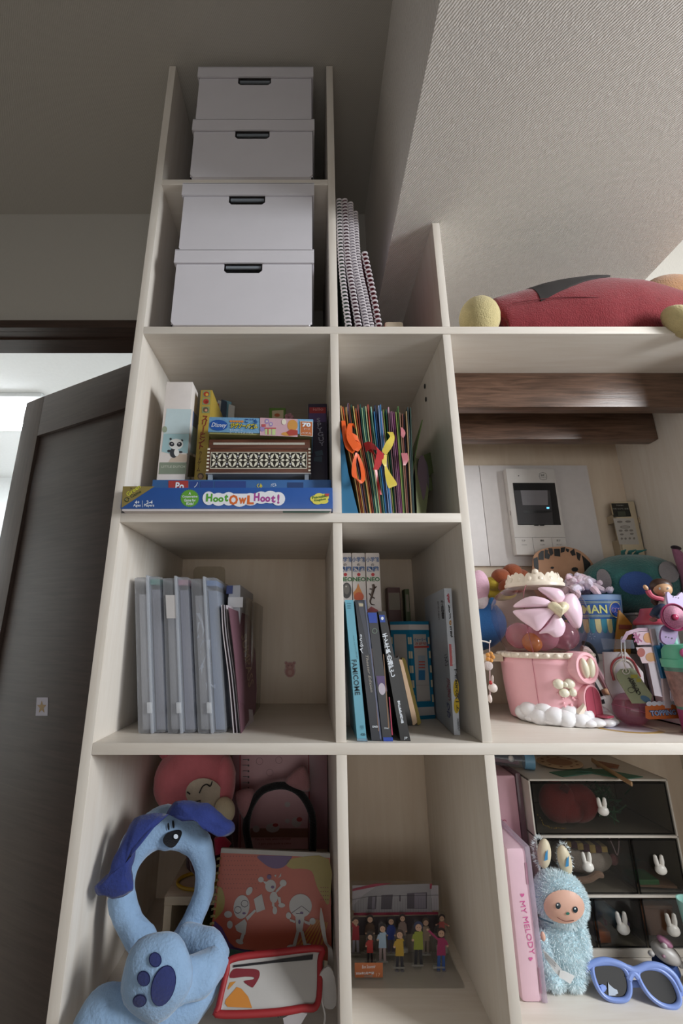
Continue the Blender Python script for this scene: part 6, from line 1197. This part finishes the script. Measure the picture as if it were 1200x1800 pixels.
def kid(x, yt, s, jacket, trous, hair, skin='b08e78', arms=None, wide=5):
    H = lambda v: yt + v * s
    L = lambda a, b, w: [(x + a[0] * s - w * s, H(a[1])), (x + a[0] * s + w * s, H(a[1])), (x + b[0] * s + w * s, H(b[1])), (x + b[0] * s - w * s, H(b[1]))]
    arms = arms or [((-wide, 17), (-wide - 2, 32)), ((wide, 17), (wide + 2, 32))]
    return [('hair', [circ(x, H(6), 6.6 * s, 6.8 * s, 14)], hair), ('legs', [L((-3, 38), (-4, 62), 2.2), L((3, 38), (4, 62), 2.2)], trous), ('shoes', [circ(x - 4 * s, H(63), 3 * s, 1.6 * s, 8), circ(x + 4.5 * s, H(63), 3 * s, 1.6 * s, 8)], '6a6468'), ('jacket', [[(x - wide * s, H(14)), (x + wide * s, H(14)), (x + (wide + 1.6) * s, H(40)), (x - (wide + 1.6) * s, H(40))]] + [L(a, b, 2.3) for a, b in arms], jacket), ('face', [circ(x, H(8), 4.6 * s, 5.2 * s, 12)] + [circ(x + b[0] * s, H(b[1]), 1.8 * s, 1.8 * s, 8) for a, b in arms], skin), ('eyes', [circ(x - 1.8 * s, H(7.6), .6 * s), circ(x + 1.8 * s, H(7.6), .6 * s)], '2a2220')]
up = [((-5, 17), (-8, 26)), ((5, 17), (2, 12))]
standee('cut-out figure in a red jacket and white trousers, farthest left on the stand', 624, 1611, 1682, .874, kid(625, 1612, 1.0, '8c2630', '8a8590', '3c2a26', arms=[((-5, 17), (-5, 8)), ((5, 17), (1, 14))]), 9)
standee('cut-out figure with long dark hair at the back of the acrylic stand', 650, 1606, 1680, .878, kid(650, 1608, 1.0, '4a3528', '3a3230', '1f1614'), 10)
standee('cut-out figure in a royal blue top at the back of the acrylic stand', 687, 1611, 1682, .874, kid(687, 1612, .98, '27387c', '3d3542', '2a2628'), 9)
standee('cut-out figure in a grey beige coat, hidden behind the yellow coat', 707, 1606, 1668, .880, kid(707, 1607, .92, '7d6a62', '4a4442', '2c1c1a'), 9)
standee('cut-out figure in a tan coat between the lime and magenta jackets', 748, 1613, 1684, .874, kid(748, 1614, .98, '83705f', '75655a', '4a3a30', arms=[((-5, 17), (-9, 14)), ((5, 17), (7, 30))]), 10)
standee('cut-out figure in a red top waving both hands, rightmost at the back', 776, 1605, 1662, .879, kid(776, 1607, .9, '9c4a48', '3a2f30', '2a1a18', arms=[((-5, 17), (-11, 20)), ((5, 17), (13, 22))]), 11)
standee('cut-out figure in a pale blue coat with long dark hair and pink trousers', 672, 1623, 1696, .858, kid(672, 1624, 1.05, '8fa3b5', '8f7d7c', '221c1c', arms=up), 10)
standee('small cut-out figure in a red vest with black sleeves beside the orange sign', 651, 1638, 1694, .852, kid(650, 1640, .86, '9a2f2a', '25222a', '2a2222', arms=up), 10)
standee('cut-out figure in a mustard yellow raincoat', 701, 1632, 1710, .845, kid(702, 1634, 1.15, 'a3842c', '26232a', '3a2a26', arms=up), 11)
standee('cut-out figure in a lime green jacket and black trousers', 734, 1619, 1702, .850, kid(735, 1620, 1.22, '7d8530', '1e1b20', '2c3450', arms=up, wide=5.5), 12)
standee('cut-out figure in a magenta jacket and blue jeans with one arm raised', 772, 1630, 1714, .846, kid(775, 1631, 1.2, '8f2a55', '2a4a86', '2a1a18', arms=[((-4, 17), (-20, 2)), ((5, 17), (9, 26))]), 13)
t = thing('name_sign', 'small orange acrylic sign with white lettering on the acrylic stand', 'sign', (.085, .829, zA)); ys_ = .829; A = PY(ys_)
MB().prism([A.p(*q) for q in ((622, 1688), (673, 1688), (673, 1724), (623, 1724))], (0, .003, 0)).build('acrylic', M_ac, t); pr('orange_print', [(623, 1692), (672.5, 1692), (672.5, 1718), (623.5, 1718)], A, P('b0673f', .4), t, .0003)
text('lettering', 'Bon Souvenir', (636, 1702), (660, 1701), A, W_, t, e=.0006, h=6, italic=.3); text('lettering', '2026年3月卒園', (625, 1713), (657, 1712.5), A, W_, t, e=.0006, h=5, bold=.02); text('lettering', '17', (661, 1716), (668, 1716), A, P('d6b59c'), t, e=.0006, h=6); MB().box(A.p(640, 1724).x, A.p(655, 1724).x, ys_ - .001, ys_ + .004, zA, max(A.p(640, 1723).z, zA + .002)).build('foot_tab', M_acs, t)

# ================================================================ BOTTOM ROW, RIGHT BAY
t = thing('plastic_case', 'tall pale pink plastic case with pink lettering and hearts down its spine', 'case', (.32, .86, Z4)); zt = -.3175
MB().box(.3025, .3325, .785, .94, Z4, zt, .006).build('shell', P('d2b2bf', .3), t); MB().box(.3310, .3385, .783, .942, Z4 + .001, zt + .003, .002).build('clear_cover', clear('case_cover', 'f6f0f5', .4, 'd3c9d6', .06, 1), t)
A = PY(.785); text('lettering', 'MY MELODY', (913, 1584), (931, 1678), A, P('c45c92', .4), t, e=.0006, h=9)
hs = lambda x, y: [(x + 3.6 * sin(a) ** 3, y - 3.2 * (cos(a) - .38 * cos(2 * a) - .15 * cos(3 * a))) for a in [2 * pi * k / 20 for k in range(20)]]
prs('heart', [hs(917.5, 1573), hs(932, 1685)], A, P('c45c92', .4), t, .0006)
prs('hinge', [[(922, 1516), (926, 1516), (929, 1554), (925, 1554)], [(945, 1700), (949, 1700), (953, 1746), (949, 1746)]], A, P('a97f92', .4), t, .0005)
t = thing('plastic_case', 'dusty pink plastic case standing behind the lettered one', 'case', (.36, .97, Z4)); MB().box(.3400, .3770, .90, 1.03, Z4, -.2500, .004).build('shell', P('c498a4', .35), t); MB().box(.377, .3865, .898, 1.03, Z4, -.246, .002).build('clear_cover', clear('case_cover2', 'eadfe2', .5, 'a98a94', .06, .8), t)
b = MB(); bc = W(887, 1447, .8985); b.tube([bc + Vector((.004 * cos(a), 0, .005 * sin(a))) for a in [pi * .2 + 1.5 * pi * k / 12 for k in range(13)]], .0005, 4); b.build('print', P('a83c5c'), t)
# drawer cabinet
M_fr = P('c3bcb2', .45); M_smk = clear('smoked_plastic', 'ecebe8', .09, '6e6b68', .06, .8); M_smkd = clear('smoked_edge', '6a6866', .5, '2a2827', .08, .8)
t = thing('drawer_cabinet', 'white desktop cabinet with smoked clear drawers and rabbit-shaped knobs', 'cabinet', (.512, .95, Z4)); cy0, cy1 = .874, 1.032
cx0, cx1 = .3885, .6370; cz = [Z4 + .012, -.4215, -.3355, -.2490]; wl = .0028
b = MB(); b.box(cx0, cx0 + wl, cy0, cy1, Z4 + .001, cz[3], .0006).box(cx1 - wl, cx1, cy0, cy1, Z4 + .001, cz[3], .0006).box(cx0, cx1, cy0, cy1, cz[3] - .003, cz[3], .0006).box(cx0, cx1, cy0, cy1, Z4 + .001, cz[0], .0006).box(cx0, cx1, cy1 - .003, cy1, Z4 + .001, cz[3])
for z in cz[1:3]: b.box(cx0, cx1, cy0, cy1, z - .0035, z, .0006)
b.build('frame', M_fr, t)
cw = cx1 - cx0 - 2 * wl; ix = cx0 + wl
def rabbit(c, s, parent):
    b = MB(); b.ell(c, (.0100 * s, .006, .0082 * s), fn=lambda d: 1 + .06 * (d.z < -.2)); 
    for sg in (-1, 1): b.tube([c + Vector((sg * .0042 * s, .001, .005 * s)), c + Vector((sg * .0054 * s, .001, .013 * s)), c + Vector((sg * .0058 * s, .001, .0195 * s))], [.0036 * s, .0040 * s, .0030 * s], 10); b.ell(c + Vector((sg * .0058 * s, .001, .0195 * s)), (.0031 * s, .0031 * s, .003 * s), seg=10, rings=6)
    b.build('rabbit_knob', mat('d8d4cd', .35, .02), parent)
def drawer(x0, x1, z0, z1, knob, label):
    dr = MB(); g = .0014; dr.box(x0 + g, x1 - g, cy0 + .002, cy0 + .0036, z0 + g, z1 - g - .001).build
    d = MB().box(x0 + g, x1 - g, cy0 + .002, cy0 + .0036, z0 + g, z1 - g - .001).build('drawer', M_smk, t); tag(d, label)
    MB().box(x0 + g, x0 + g + .002, cy0 + .0036, cy1 - .01, z0 + g, z1 - .004).box(x1 - g - .002, x1 - g, cy0 + .0036, cy1 - .01, z0 + g, z1 - .004).box(x0 + g, x1 - g, cy1 - .012, cy1 - .01, z0 + g, z1 - .004).box(x0 + g, x1 - g, cy0 + .0036, cy1 - .01, z0 + g, z0 + g + .0018).build('drawer_box', M_smk, d)
    fr_ = MB(); e = .002
    for a in ((x0 + g, x1 - g, z0 + g, z0 + g + e), (x0 + g, x1 - g, z1 - g - e - .001, z1 - g - .001), (x0 + g, x0 + g + e, z0 + g, z1 - g - .001), (x1 - g - e, x1 - g, z0 + g, z1 - g - .001)): fr_.box(a[0], a[1], cy0 + .0014, cy0 + .0022, a[2], a[3])
    fr_.build('drawer_edge', M_smkd, d)
    if knob: rabbit(W(knob[0], knob[1], cy0 - .004), knob[2], d)
drawer(ix, ix + cw, cz[2], cz[3] - .003, (1060, 1425, .9), 'wide smoked top drawer')
drawer(ix, ix + cw * .6667, cz[1], cz[2] - .0035, (1033, 1523, .92), 'wide smoked middle drawer'); drawer(ix + cw * .6667, ix + cw, cz[1], cz[2] - .0035, (1161, 1528, .92), 'narrow smoked middle drawer')
for k in range(3): drawer(ix + cw * k / 3, ix + cw * (k + 1) / 3, cz[0], cz[1] - .0035, (None, (1095, 1632, 1.0), (1183, 1635, 1.0))[k], ('left', 'middle', 'right')[k] + ' smoked bottom drawer')
# things inside the drawers
f1 = cz[2] + .0055
t = thing('felt_shape', 'dark red padded felt shape inside the top drawer', 'felt toy', (.47, .92, f1)); b = MB(); b.ell((.452, .905, f1 + .036), (.034, .018, .034)); b.ell((.490, .91, f1 + .033), (.036, .018, .032)); b.ell((.468, .905, f1 + .025), (.03, .018, .022)); b.build('padding', PLU('7c2a2c'), t); MB().box(.448, .462, .885, .888, f1 + .058, f1 + .070, .001, rotm('Y', 35)).build('ribbon', PLU('4a1c20'), t)
t = thing('toy_snail', 'small white rounded toy at the back of the top drawer', 'toy', (.485, .96, f1)); MB().ell((.492, .958, f1 + .045), (.024, .012, .030)).build('shell', P('a8a29c', .5), t); MB().tube([Vector((.492, .945, f1 + .045)) + Vector((.014 * cos(a), 0, .018 * sin(a))) for a in [2 * pi * k / 24 for k in range(24)]], .0014, 6, True).build('ridge', P('8f8983', .5), t)
t = thing('tinsel_bundle', 'green tinsel bundle inside the top drawer', 'tinsel', (.545, .93, f1)); b = MB(); random.seed(11)
for k in range(260):
    c = Vector((.545 + random.gauss(0, .017), .935 + random.gauss(0, .014), f1 + .010 + abs(random.gauss(.018, .014)))); d = Vector((random.gauss(0, 1), random.gauss(0, 1), random.gauss(0, 1))).normalized() * .012; s_ = Vector((random.gauss(0, 1), random.gauss(0, 1), random.gauss(0, 1))).normalized() * .0012
    for q in (c - d, c + d):
        q.z = max(q.z, f1 + .001); q.y = max(q.y, .884); q.z = min(q.z, f1 + .068)
    b.face([c - d - s_, c - d + s_, c + d + s_, c + d - s_])
b.v = [Vector((q.x, min(max(q.y, .882), 1.015), min(max(q.z, f1 + .0005), f1 + .070))) for q in b.v]; o = b.build('strands', mat('1f5a3a', .3, .3, 200, metal=.3), t, smooth=False); o['kind'] = 'stuff'
t = thing('bead_chain', 'thin gold bead chain lying in the top drawer', 'chain', (.42, .89, f1)); b = MB(); [b.ell((.404 + .0018 * k + .002 * sin(k), .886 + .002 * cos(k * .7), f1 + .0012 + .02 * math.exp(-k / 4)), .0011, seg=6, rings=4) for k in range(26)]; b.build('beads', mat('a88a3a', .3, .1, metal=.6), t)
f2 = cz[1] + .0055
t = thing('plush_toy', 'off-white soft toy with a checked scarf lying in the middle drawer', 'plush toy', (.49, .92, f2)); MB().ell((.488, .925, f2 + .030), (.056, .025, .025), rotm('Y', 6)).build('body', PLU('a89e98'), t); MB().ell((.548, .925, f2 + .024), (.008, .006, .009)).build('ear', PLU('a8747c'), t); MB().ell((.42, .94, f2 + .040), (.03, .02, .02)).build('head', PLU('b0a79d'), t)
for k in range(8): MB().box(.442 + .0105 * k, .4525 + .0105 * k, .9, .94, f2 + .052 - .0012 * k + .002 * sin(k), f2 + .0625 - .0012 * k, .001).build('scarf_check', PLU(('4a2c3a', 'a8905a')[k % 2]), t)
MB().tube(cr([(.462, .895, f2 + .006), (.480, .892, f2 + .009), (.496, .892, f2 + .016), (.505, .895, f2 + .014)], 4), .0052, 8).build('tail', PLU('a08272'), t)
t = thing('cord_loop', 'thin pale cord loop hanging inside the middle drawer', 'cord', (.53, .90, f2 + .03)); MB().tube(cr([(.528, .893, f2 + .070), (.533, .893, f2 + .055), (.537, .893, f2 + .044), (.542, .893, f2 + .056), (.545, .893, f2 + .070)], 5), .0008, 6).build('cord', P('b09aa2', .5), t)
t = thing('card_stack', 'tan and green cards in the narrow middle drawer', 'card', (.593, .93, f2)); MB().box(.562, .628, .885, .97, f2, f2 + .004, .0005, rotm('Z', -6)).build('card', P('8a6a55', .6), t); MB().box(.562, .596, .884, .92, f2 + .0045, f2 + .012, .001).build('green_card', P('2c6a3c', .5), t); MB().prism([(.560, .95, f2), (.598, .95, f2), (.575, .955, f2 + .050), (.560, .955, f2 + .056)], (0, .003, 0)).build('brown_card', P('7a5646', .6), t)
f3 = cz[0] + .0035
for lab, x, cols_ in (('dark red pencil case in the left bottom drawer', .429, ('6a2a34',)), ('grey-blue pen case with a purple end in the middle bottom drawer', .512, ('4f6a7c', '3a2a52')), ('brown wooden box in the right bottom drawer', .595, ('7a4a2a',))):
    t = thing('pen_case', lab, 'case', (x, .93, f3))
    if len(cols_) == 2:
        MB().tube([(.488, .93, f3 + .048), (.525, .90, f3 + .020)], .0115, 14).build('barrel', P(cols_[0], .4), t); MB().tube([(.5255, .8995, f3 + .0195), (.534, .893, f3 + .0135)], .0105, 14).build('end', P(cols_[1], .4), t); MB().tube([(.52, .932, f3 + .0), (.518, .928, f3 + .02)], .003, 6).build('prop', P('8a3a5a', .4), t)
    else: MB().box(x - .030, x + .026, .90, 1.0, f3, f3 + .038, .003, rotm('Y', 0)).build('case', P(cols_[0], .5), t); MB().box(x - .03, x + .026, .898, 1.0, f3 + .0385, f3 + .044, .002).build('lid', P(cols_[0], .4), t)
tag(MB().box(.478, .498, .882, .91, f3, f3 + .016, .002).build('eraser_box', P('a85a2a', .5)), 'small orange box at the front of the middle bottom drawer', 'box')
# on top of the cabinet
ztc = cz[3]
t = thing('pencil_tube', 'clear pencil tube with a pale blue end lying on the pink case and cabinet', 'pencil case', (.38, .95, ztc)); pa, pb = Vector((.330, .975, -.2115)), Vector((.428, .93, ztc + .0115))
pb = Vector((.420, .93, ztc + .0155)); pa = Vector((.300, .955, ztc + .0230))
MB().tube([pa, pb - (pb - pa) * .08], .0140, 20).build('tube', clear('tube_clear', 'e6eaee', .2, 'b9bfc6', .05, 1), t); MB().tube([pb - (pb - pa) * .085, pb + (pb - pa) * .06], .0152, 20).build('end_cap', P('6f9cb8', .35), t)
MB().tube([pa + Vector((.01, -.004, .003)), pb - (pb - pa) * .12 + Vector((0, -.004, .003))], .0045, 8).build('pencil', P('3a3f4a', .4), t); MB().tube([pa + Vector((.01, .003, -.006)), pb - (pb - pa) * .15 + Vector((0, .003, -.006))], .004, 8).build('pencil', P('a87a80', .4), t); MB().ell(pb - (pb - pa) * .3 + Vector((0, -.011, .002)), (.006, .0035, .006)).build('charm', P('d0cbc6', .4), t)
t = thing('paper_fan', 'round kraft paper fan with a stick on top of the cabinet', 'fan', (.50, .95, ztc)); fc_ = G(983, 1340, ztc + .006); Rf = rotm('X', 6)
MB().lathe(fc_, [(.001, .0006), (.042, .0006), (.043, .0), (.042, -.0006), (.001, -.0006)], 36, Rf, sy=.75).build('disc', P('a98c6c', .6), t); MB().lathe(fc_ + Vector((0, 0, .001)), [(.001, 0), (.024, 0)], 30, Rf, sy=.75).build('centre', P('8a5f42', .6), t)
b = MB(); [b.ell(fc_ + Rf @ Vector((.033 * cos(k * pi / 5), .0245 * sin(k * pi / 5), .0012)), (.0035, .002, .0006), seg=8, rings=4) for k in range(10)]; b.build('spots', P('6a3f2c', .6), t)
st_ = [G(1040, 1336, ztc + .010), G(1110, 1378, ztc + .0025)]; MB().tube(st_, .0042, 8, asp=.35, up=(0, 0, 1)).build('stick', P('a8855f', .6), t)
t = thing('paper_wedge', 'brown folded paper wedge beside the round fan', 'paper', G(1060, 1345, ztc)); MB().prism([G(1042, 1337, ztc + .004), G(1088, 1346, ztc + .004), G(1085, 1351, ztc + .001), G(1050, 1349, ztc + .001)], (0, 0, .0015)).build('sheet', P('8a5a40', .6), t)
t = thing('paper_leaf', 'green tissue paper scraps under the fan on the cabinet', 'paper', G(1040, 1358, ztc)); MB().prism([G(965, 1358, ztc + .0005), G(1020, 1352, ztc + .0005), G(1060, 1353, ztc + .0005), G(1130, 1366, ztc + .0005), G(1100, 1370, ztc + .0005), G(1040, 1360, ztc + .0005), G(990, 1366, ztc + .0005)], (0, 0, .001)).build('sheet', P('3a6a55', .6), t); MB().prism([G(1010, 1356, ztc + .002), G(1040, 1350, ztc + .002), G(1042, 1358, ztc + .002)], (0, 0, .001)).build('scrap', P('2c5a48', .6), t)
# furry toy
t = thing('plush_toy', 'fluffy pale blue plush creature with long ears and a peach face', 'plush toy', (.383, .822, Z4)); M_fl = mat('bcd6df', .95, .08, 80, sheen=.5, spec=.1); M_fur = mat('e2eef2', .9, .06, 40, sheen=.3, spec=.1)
hd = (W(984, 1580, .822), (.0385, .030, .036)); bdy = (W(990, 1665, .824), (.0365, .029, .047))
els = [hd, bdy, (W(957, 1680, .812), (.013, .013, .030)), (W(1018, 1655, .812), (.012, .013, .034)), (W(968, 1722, .815), (.017, .017, .014)), (W(1002, 1715, .812), (.017, .017, .016))]
els[4] = (Vector((els[4][0].x, .812, Z4 + .0135)), (.018, .017, .0130)); els[5] = (Vector((els[5][0].x, .812, Z4 + .0135)), (.018, .017, .0130))
e1 = (W(956, 1500, .826), (.0105, .008, .021)); e2 = (W(992, 1512, .826), (.0105, .008, .021))
b = MB(); [b.ell(c, r) for c, r in els]; b.build('body', M_fl, t); b = MB(); b.ell(e1[0], e1[1], rotm('Y', 12)); b.ell(e2[0], e2[1], rotm('Y', -6)); b.build('ears', mat('cfc3a8', .5), t)
def fur(name, els, n, ln_, m, parent, skip=None, seed=5):
    rnd = random.Random(seed); vs = []; fs = []; A_ = [r[0] * r[1] + r[1] * r[2] + r[0] * r[2] for c, r in els]; tot = sum(A_)
    for (c, r), a in zip(els, A_):
        for _ in range(int(n * a / tot)):
            d = Vector((rnd.gauss(0, 1), rnd.gauss(0, 1), rnd.gauss(0, 1))).normalized(); p = c + Vector((d.x * r[0], d.y * r[1], d.z * r[2])) ; nn = Vector((d.x / r[0], d.y / r[1], d.z / r[2])).normalized()
            if any(((p - c2).x / r2[0]) ** 2 + ((p - c2).y / r2[1]) ** 2 + ((p - c2).z / r2[2]) ** 2 < .9 for c2, r2 in els if c2 is not c): continue
            if skip and skip(p, nn): continue
            if p.z < Z4 + .002: continue
            q = (nn + Vector((rnd.gauss(0, .35), rnd.gauss(0, .35), rnd.gauss(-.25, .35)))).normalized() * ln_ * rnd.uniform(.6, 1.3); w = q.cross(Vector((rnd.gauss(0, 1), rnd.gauss(0, 1), rnd.gauss(0, 1)))).normalized() * .0004
            e = p + q; e.z = max(e.z, Z4 + .0005); k = len(vs); vs += [p - w, p + w, p + q * .6 + w * .8, p + q * .6 - w * .8, e]; fs += [[k, k + 1, k + 2, k + 3], [k + 3, k + 2, k + 4]]
    o = MB().add(vs, fs).build(name, m, parent, smooth=False); o['kind'] = 'stuff'; return o
fx, fz = W(990, 1592, .79).x, W(990, 1592, .79).z
fur('fur', els, 26000, .0050, M_fur, t, lambda p, n_: n_.y < 0 and ((proj(p)[0] - 990) / 31) ** 2 + ((proj(p)[1] - 592 - 1000) / 25) ** 2 < 1)
fur('ear_fur', [(e1[0] + Vector((-.004, .003, 0)), e1[1]), (e2[0] + Vector((.003, .003, 0)), e2[1])], 1500, .005, M_fur, t, lambda p, n_: n_.y < 0)
hf = on_ell(hd[0], (.0385, .030, .036), .0040); epatch('face', hf, 990, 1592, 33, 27, .12, mat('d3a895', .45, .04), t)
he = on_ell(hd[0], (.0385, .030, .036), .0052); hg = on_ell(hd[0], (.0385, .030, .036), .0060)
for x, y in ((980, 1590), (1007, 1596)): epatch('eye', he, x, y, 4, 5, 0, P('23323a', .2), t); epatch('eye_shine', hg, x - 1, y - 2, 1.2, 1.4, 0, P('dfe6ea'), t)
epatch('nose', he, 995, 1602, 3, 2.2, 0, P('2f6f62', .3), t); MB().tube([hg(x, y) for x, y in cr([(978, 1607), (990, 1613), (1004, 1612)], 4)], .0006, 6).build('mouth', P('7a4a42'), t)
for e_, x, y in ((e1, 957, 1503), (e2, 994, 1514)): prs('ear_inside', [[(x - 1, y + 10), (x + 5, y + 8), (x + 5, y - 10), (x + 1, y - 4)]], PY(e_[0].y - .0086), P('3f86b5', .3), t, .0006)
MB().tube([W(947, 1613, .792), W(958, 1618, .789), W(972, 1623, .791)], .0012, 6).build('neck_cord', P('243a4a'), t); MB().ell(W(954, 1646, .796), (.0035, .003, .006)).build('hand', P('d3a895'), t)
b = MB(); strip(b, [(W(953, 1668, .786), W(958, 1684, .786)), (W(975, 1690, .780), W(972, 1705, .780)), (W(988, 1705, .778), W(984, 1718, .778))], .0006); b.build('care_tag', P('c9cdd0', .6), t); A = PL(W(965, 1688, .783), (W(975, 1690, .780) - W(953, 1668, .786)).cross(W(958, 1684, .786) - W(953, 1668, .786)))
for k in range(3): text('lettering', 'MADE WITH POLYESTER FIBER', (956 + 1.0 * k, 1675 + 4 * k), (976 - 1.0 * k, 1695 + 4 * k), A, P('3a3a40'), t, e=.0014, h=2.2)
b = MB(); strip(b, [(W(984, 1705, .777), W(982, 1718, .777)), (W(994, 1708, .775), W(990, 1722, .776)), (W(1010, 1716, .778), W(1002, 1730, .779))], .0006); b.build('care_tag', P('d3d6d8', .6), t)
# sunglasses
t = thing('sunglasses', 'periwinkle blue sunglasses with dark lenses at the front of the lower right bay', 'sunglasses', (.47, .79, Z4)); c0 = G(1080, 1763, Z4); 
gp = PL(c0 + Vector((0, 0, .002)), (-.12, -.93, .34)); M_sg = mat('7f97d6', .35, .02)
L1 = cr([(1040, 1700), (1052, 1693), (1080, 1694), (1098, 1705), (1106, 1728), (1105, 1748), (1094, 1758), (1066, 1754), (1048, 1732)], 5, True); L2 = cr([(1120, 1712), (1134, 1701), (1160, 1705), (1182, 1725), (1194, 1756), (1184, 1770), (1160, 1765), (1136, 1744)], 5, True)
for L_ in (L1, L2):
    MB().tube([gp.p(x, y) for x, y in L_], .0037, 10, True, up=gp.N, asp=.85).build('rim', M_sg, t); MB().prism([gp.p(x, y, -.001) for x, y in L_], -gp.N * .0015).build('lens', mat('101116', .08, .02, spec=.5), t)
b = MB(); b.tube([gp.p(x, y) for x, y in cr([(1030, 1700), (1040, 1694), (1062, 1688), (1088, 1694), (1108, 1704), (1120, 1704), (1140, 1696), (1165, 1700), (1185, 1716), (1197, 1742)], 4)], .0045, 10, up=gp.N, asp=.9); b.tube([gp.p(x, y, .001) for x, y in cr([(1104, 1722), (1108, 1712), (1114, 1711), (1121, 1719)], 4)], .004, 8); b.build('brow_bar', M_sg, t)
b = MB(); h1 = gp.p(1032, 1703); b.tube(cr([h1, h1 + Vector((.002, .014, -.002)), h1 + Vector((.03, .028, -.012)), h1 + Vector((.08, .034, -.020)), h1 + Vector((.105, .034, -.030))], 5), [.0048] * 21, 8, asp=.6); b.build('temple', M_sg, t)
b = MB(); h2 = gp.p(1197, 1745); b.tube(cr([h2, h2 + Vector((.0, .015, -.002)), h2 + Vector((-.03, .022, -.003)), h2 + Vector((-.085, .018, -.0035)), h2 + Vector((-.108, .012, -.0035))], 5), [.0042] * 21, 8, asp=.6); b.v = [Vector((q.x, q.y, max(q.z, Z4 + .0005))) for q in b.v]; b.build('temple', M_sg, t)
pr('white_sticker', [(1068, 1726), (1070, 1730), (1078, 1737), (1084, 1740), (1086, 1746), (1080, 1749), (1084, 1750), (1069, 1750)], gp, P('b3bfd0'), t, .0006)
# little toy in blue
t = thing('toy_figure', 'small white toy in navy with a pink hat next to the sunglasses', 'figure', (.575, .845, Z4)); fy = .832; b = MB(); hc_ = W(1170, 1675, fy)
b.ell(hc_, (.0205, .016, .0125), rotm('Y', 25)); b.ell(W(1144, 1676, fy - .004), (.0045, .004, .0038)); b.ell(W(1196, 1695, fy - .004), (.005, .004, .005)); b.build('head', P('a5a19e', .4), t)
MB().ell(W(1168, 1655, fy - .002), (.011, .009, .0055), rotm('Y', 28)).build('hat', P('a06a86', .5), t); MB().ell(W(1167, 1662, fy - .008), (.004, .004, .004)).build('hat_ball', P('b0aaa8', .5), t); MB().tube([W(1166, 1690, fy + .002), W(1172, 1705, fy + .002), Vector((W(1174, 1720, fy).x, fy + .002, Z4 + .001))], [.016, .017, .014], 16).build('coat', P('1f3768', .5), t); MB().ell(W(1166, 1681, fy - .016), (.0028, .002, .0022)).build('nose', P('8c6a78'), t)
t = thing('mint_cup', 'small mint cup hanging at the right edge of the lower bay', 'cup', (.62, .80, Z4)); mc = W(1206, 1560, .81); MB().lathe((mc.x, .81, Z4), [(.001, 0), (.014, 0), (.010, .03), (.010, .06), (.014, .075), (.001, .075)], 24).build('stand', P('8a8684', .5), t); MB().lathe((mc.x, .81, Z4 + .075), [(.001, 0), (.013, 0), (.0165, .035), (.0150, .035), (.012, .004)], 24).build('cup', P('8fbcb2', .4), t)
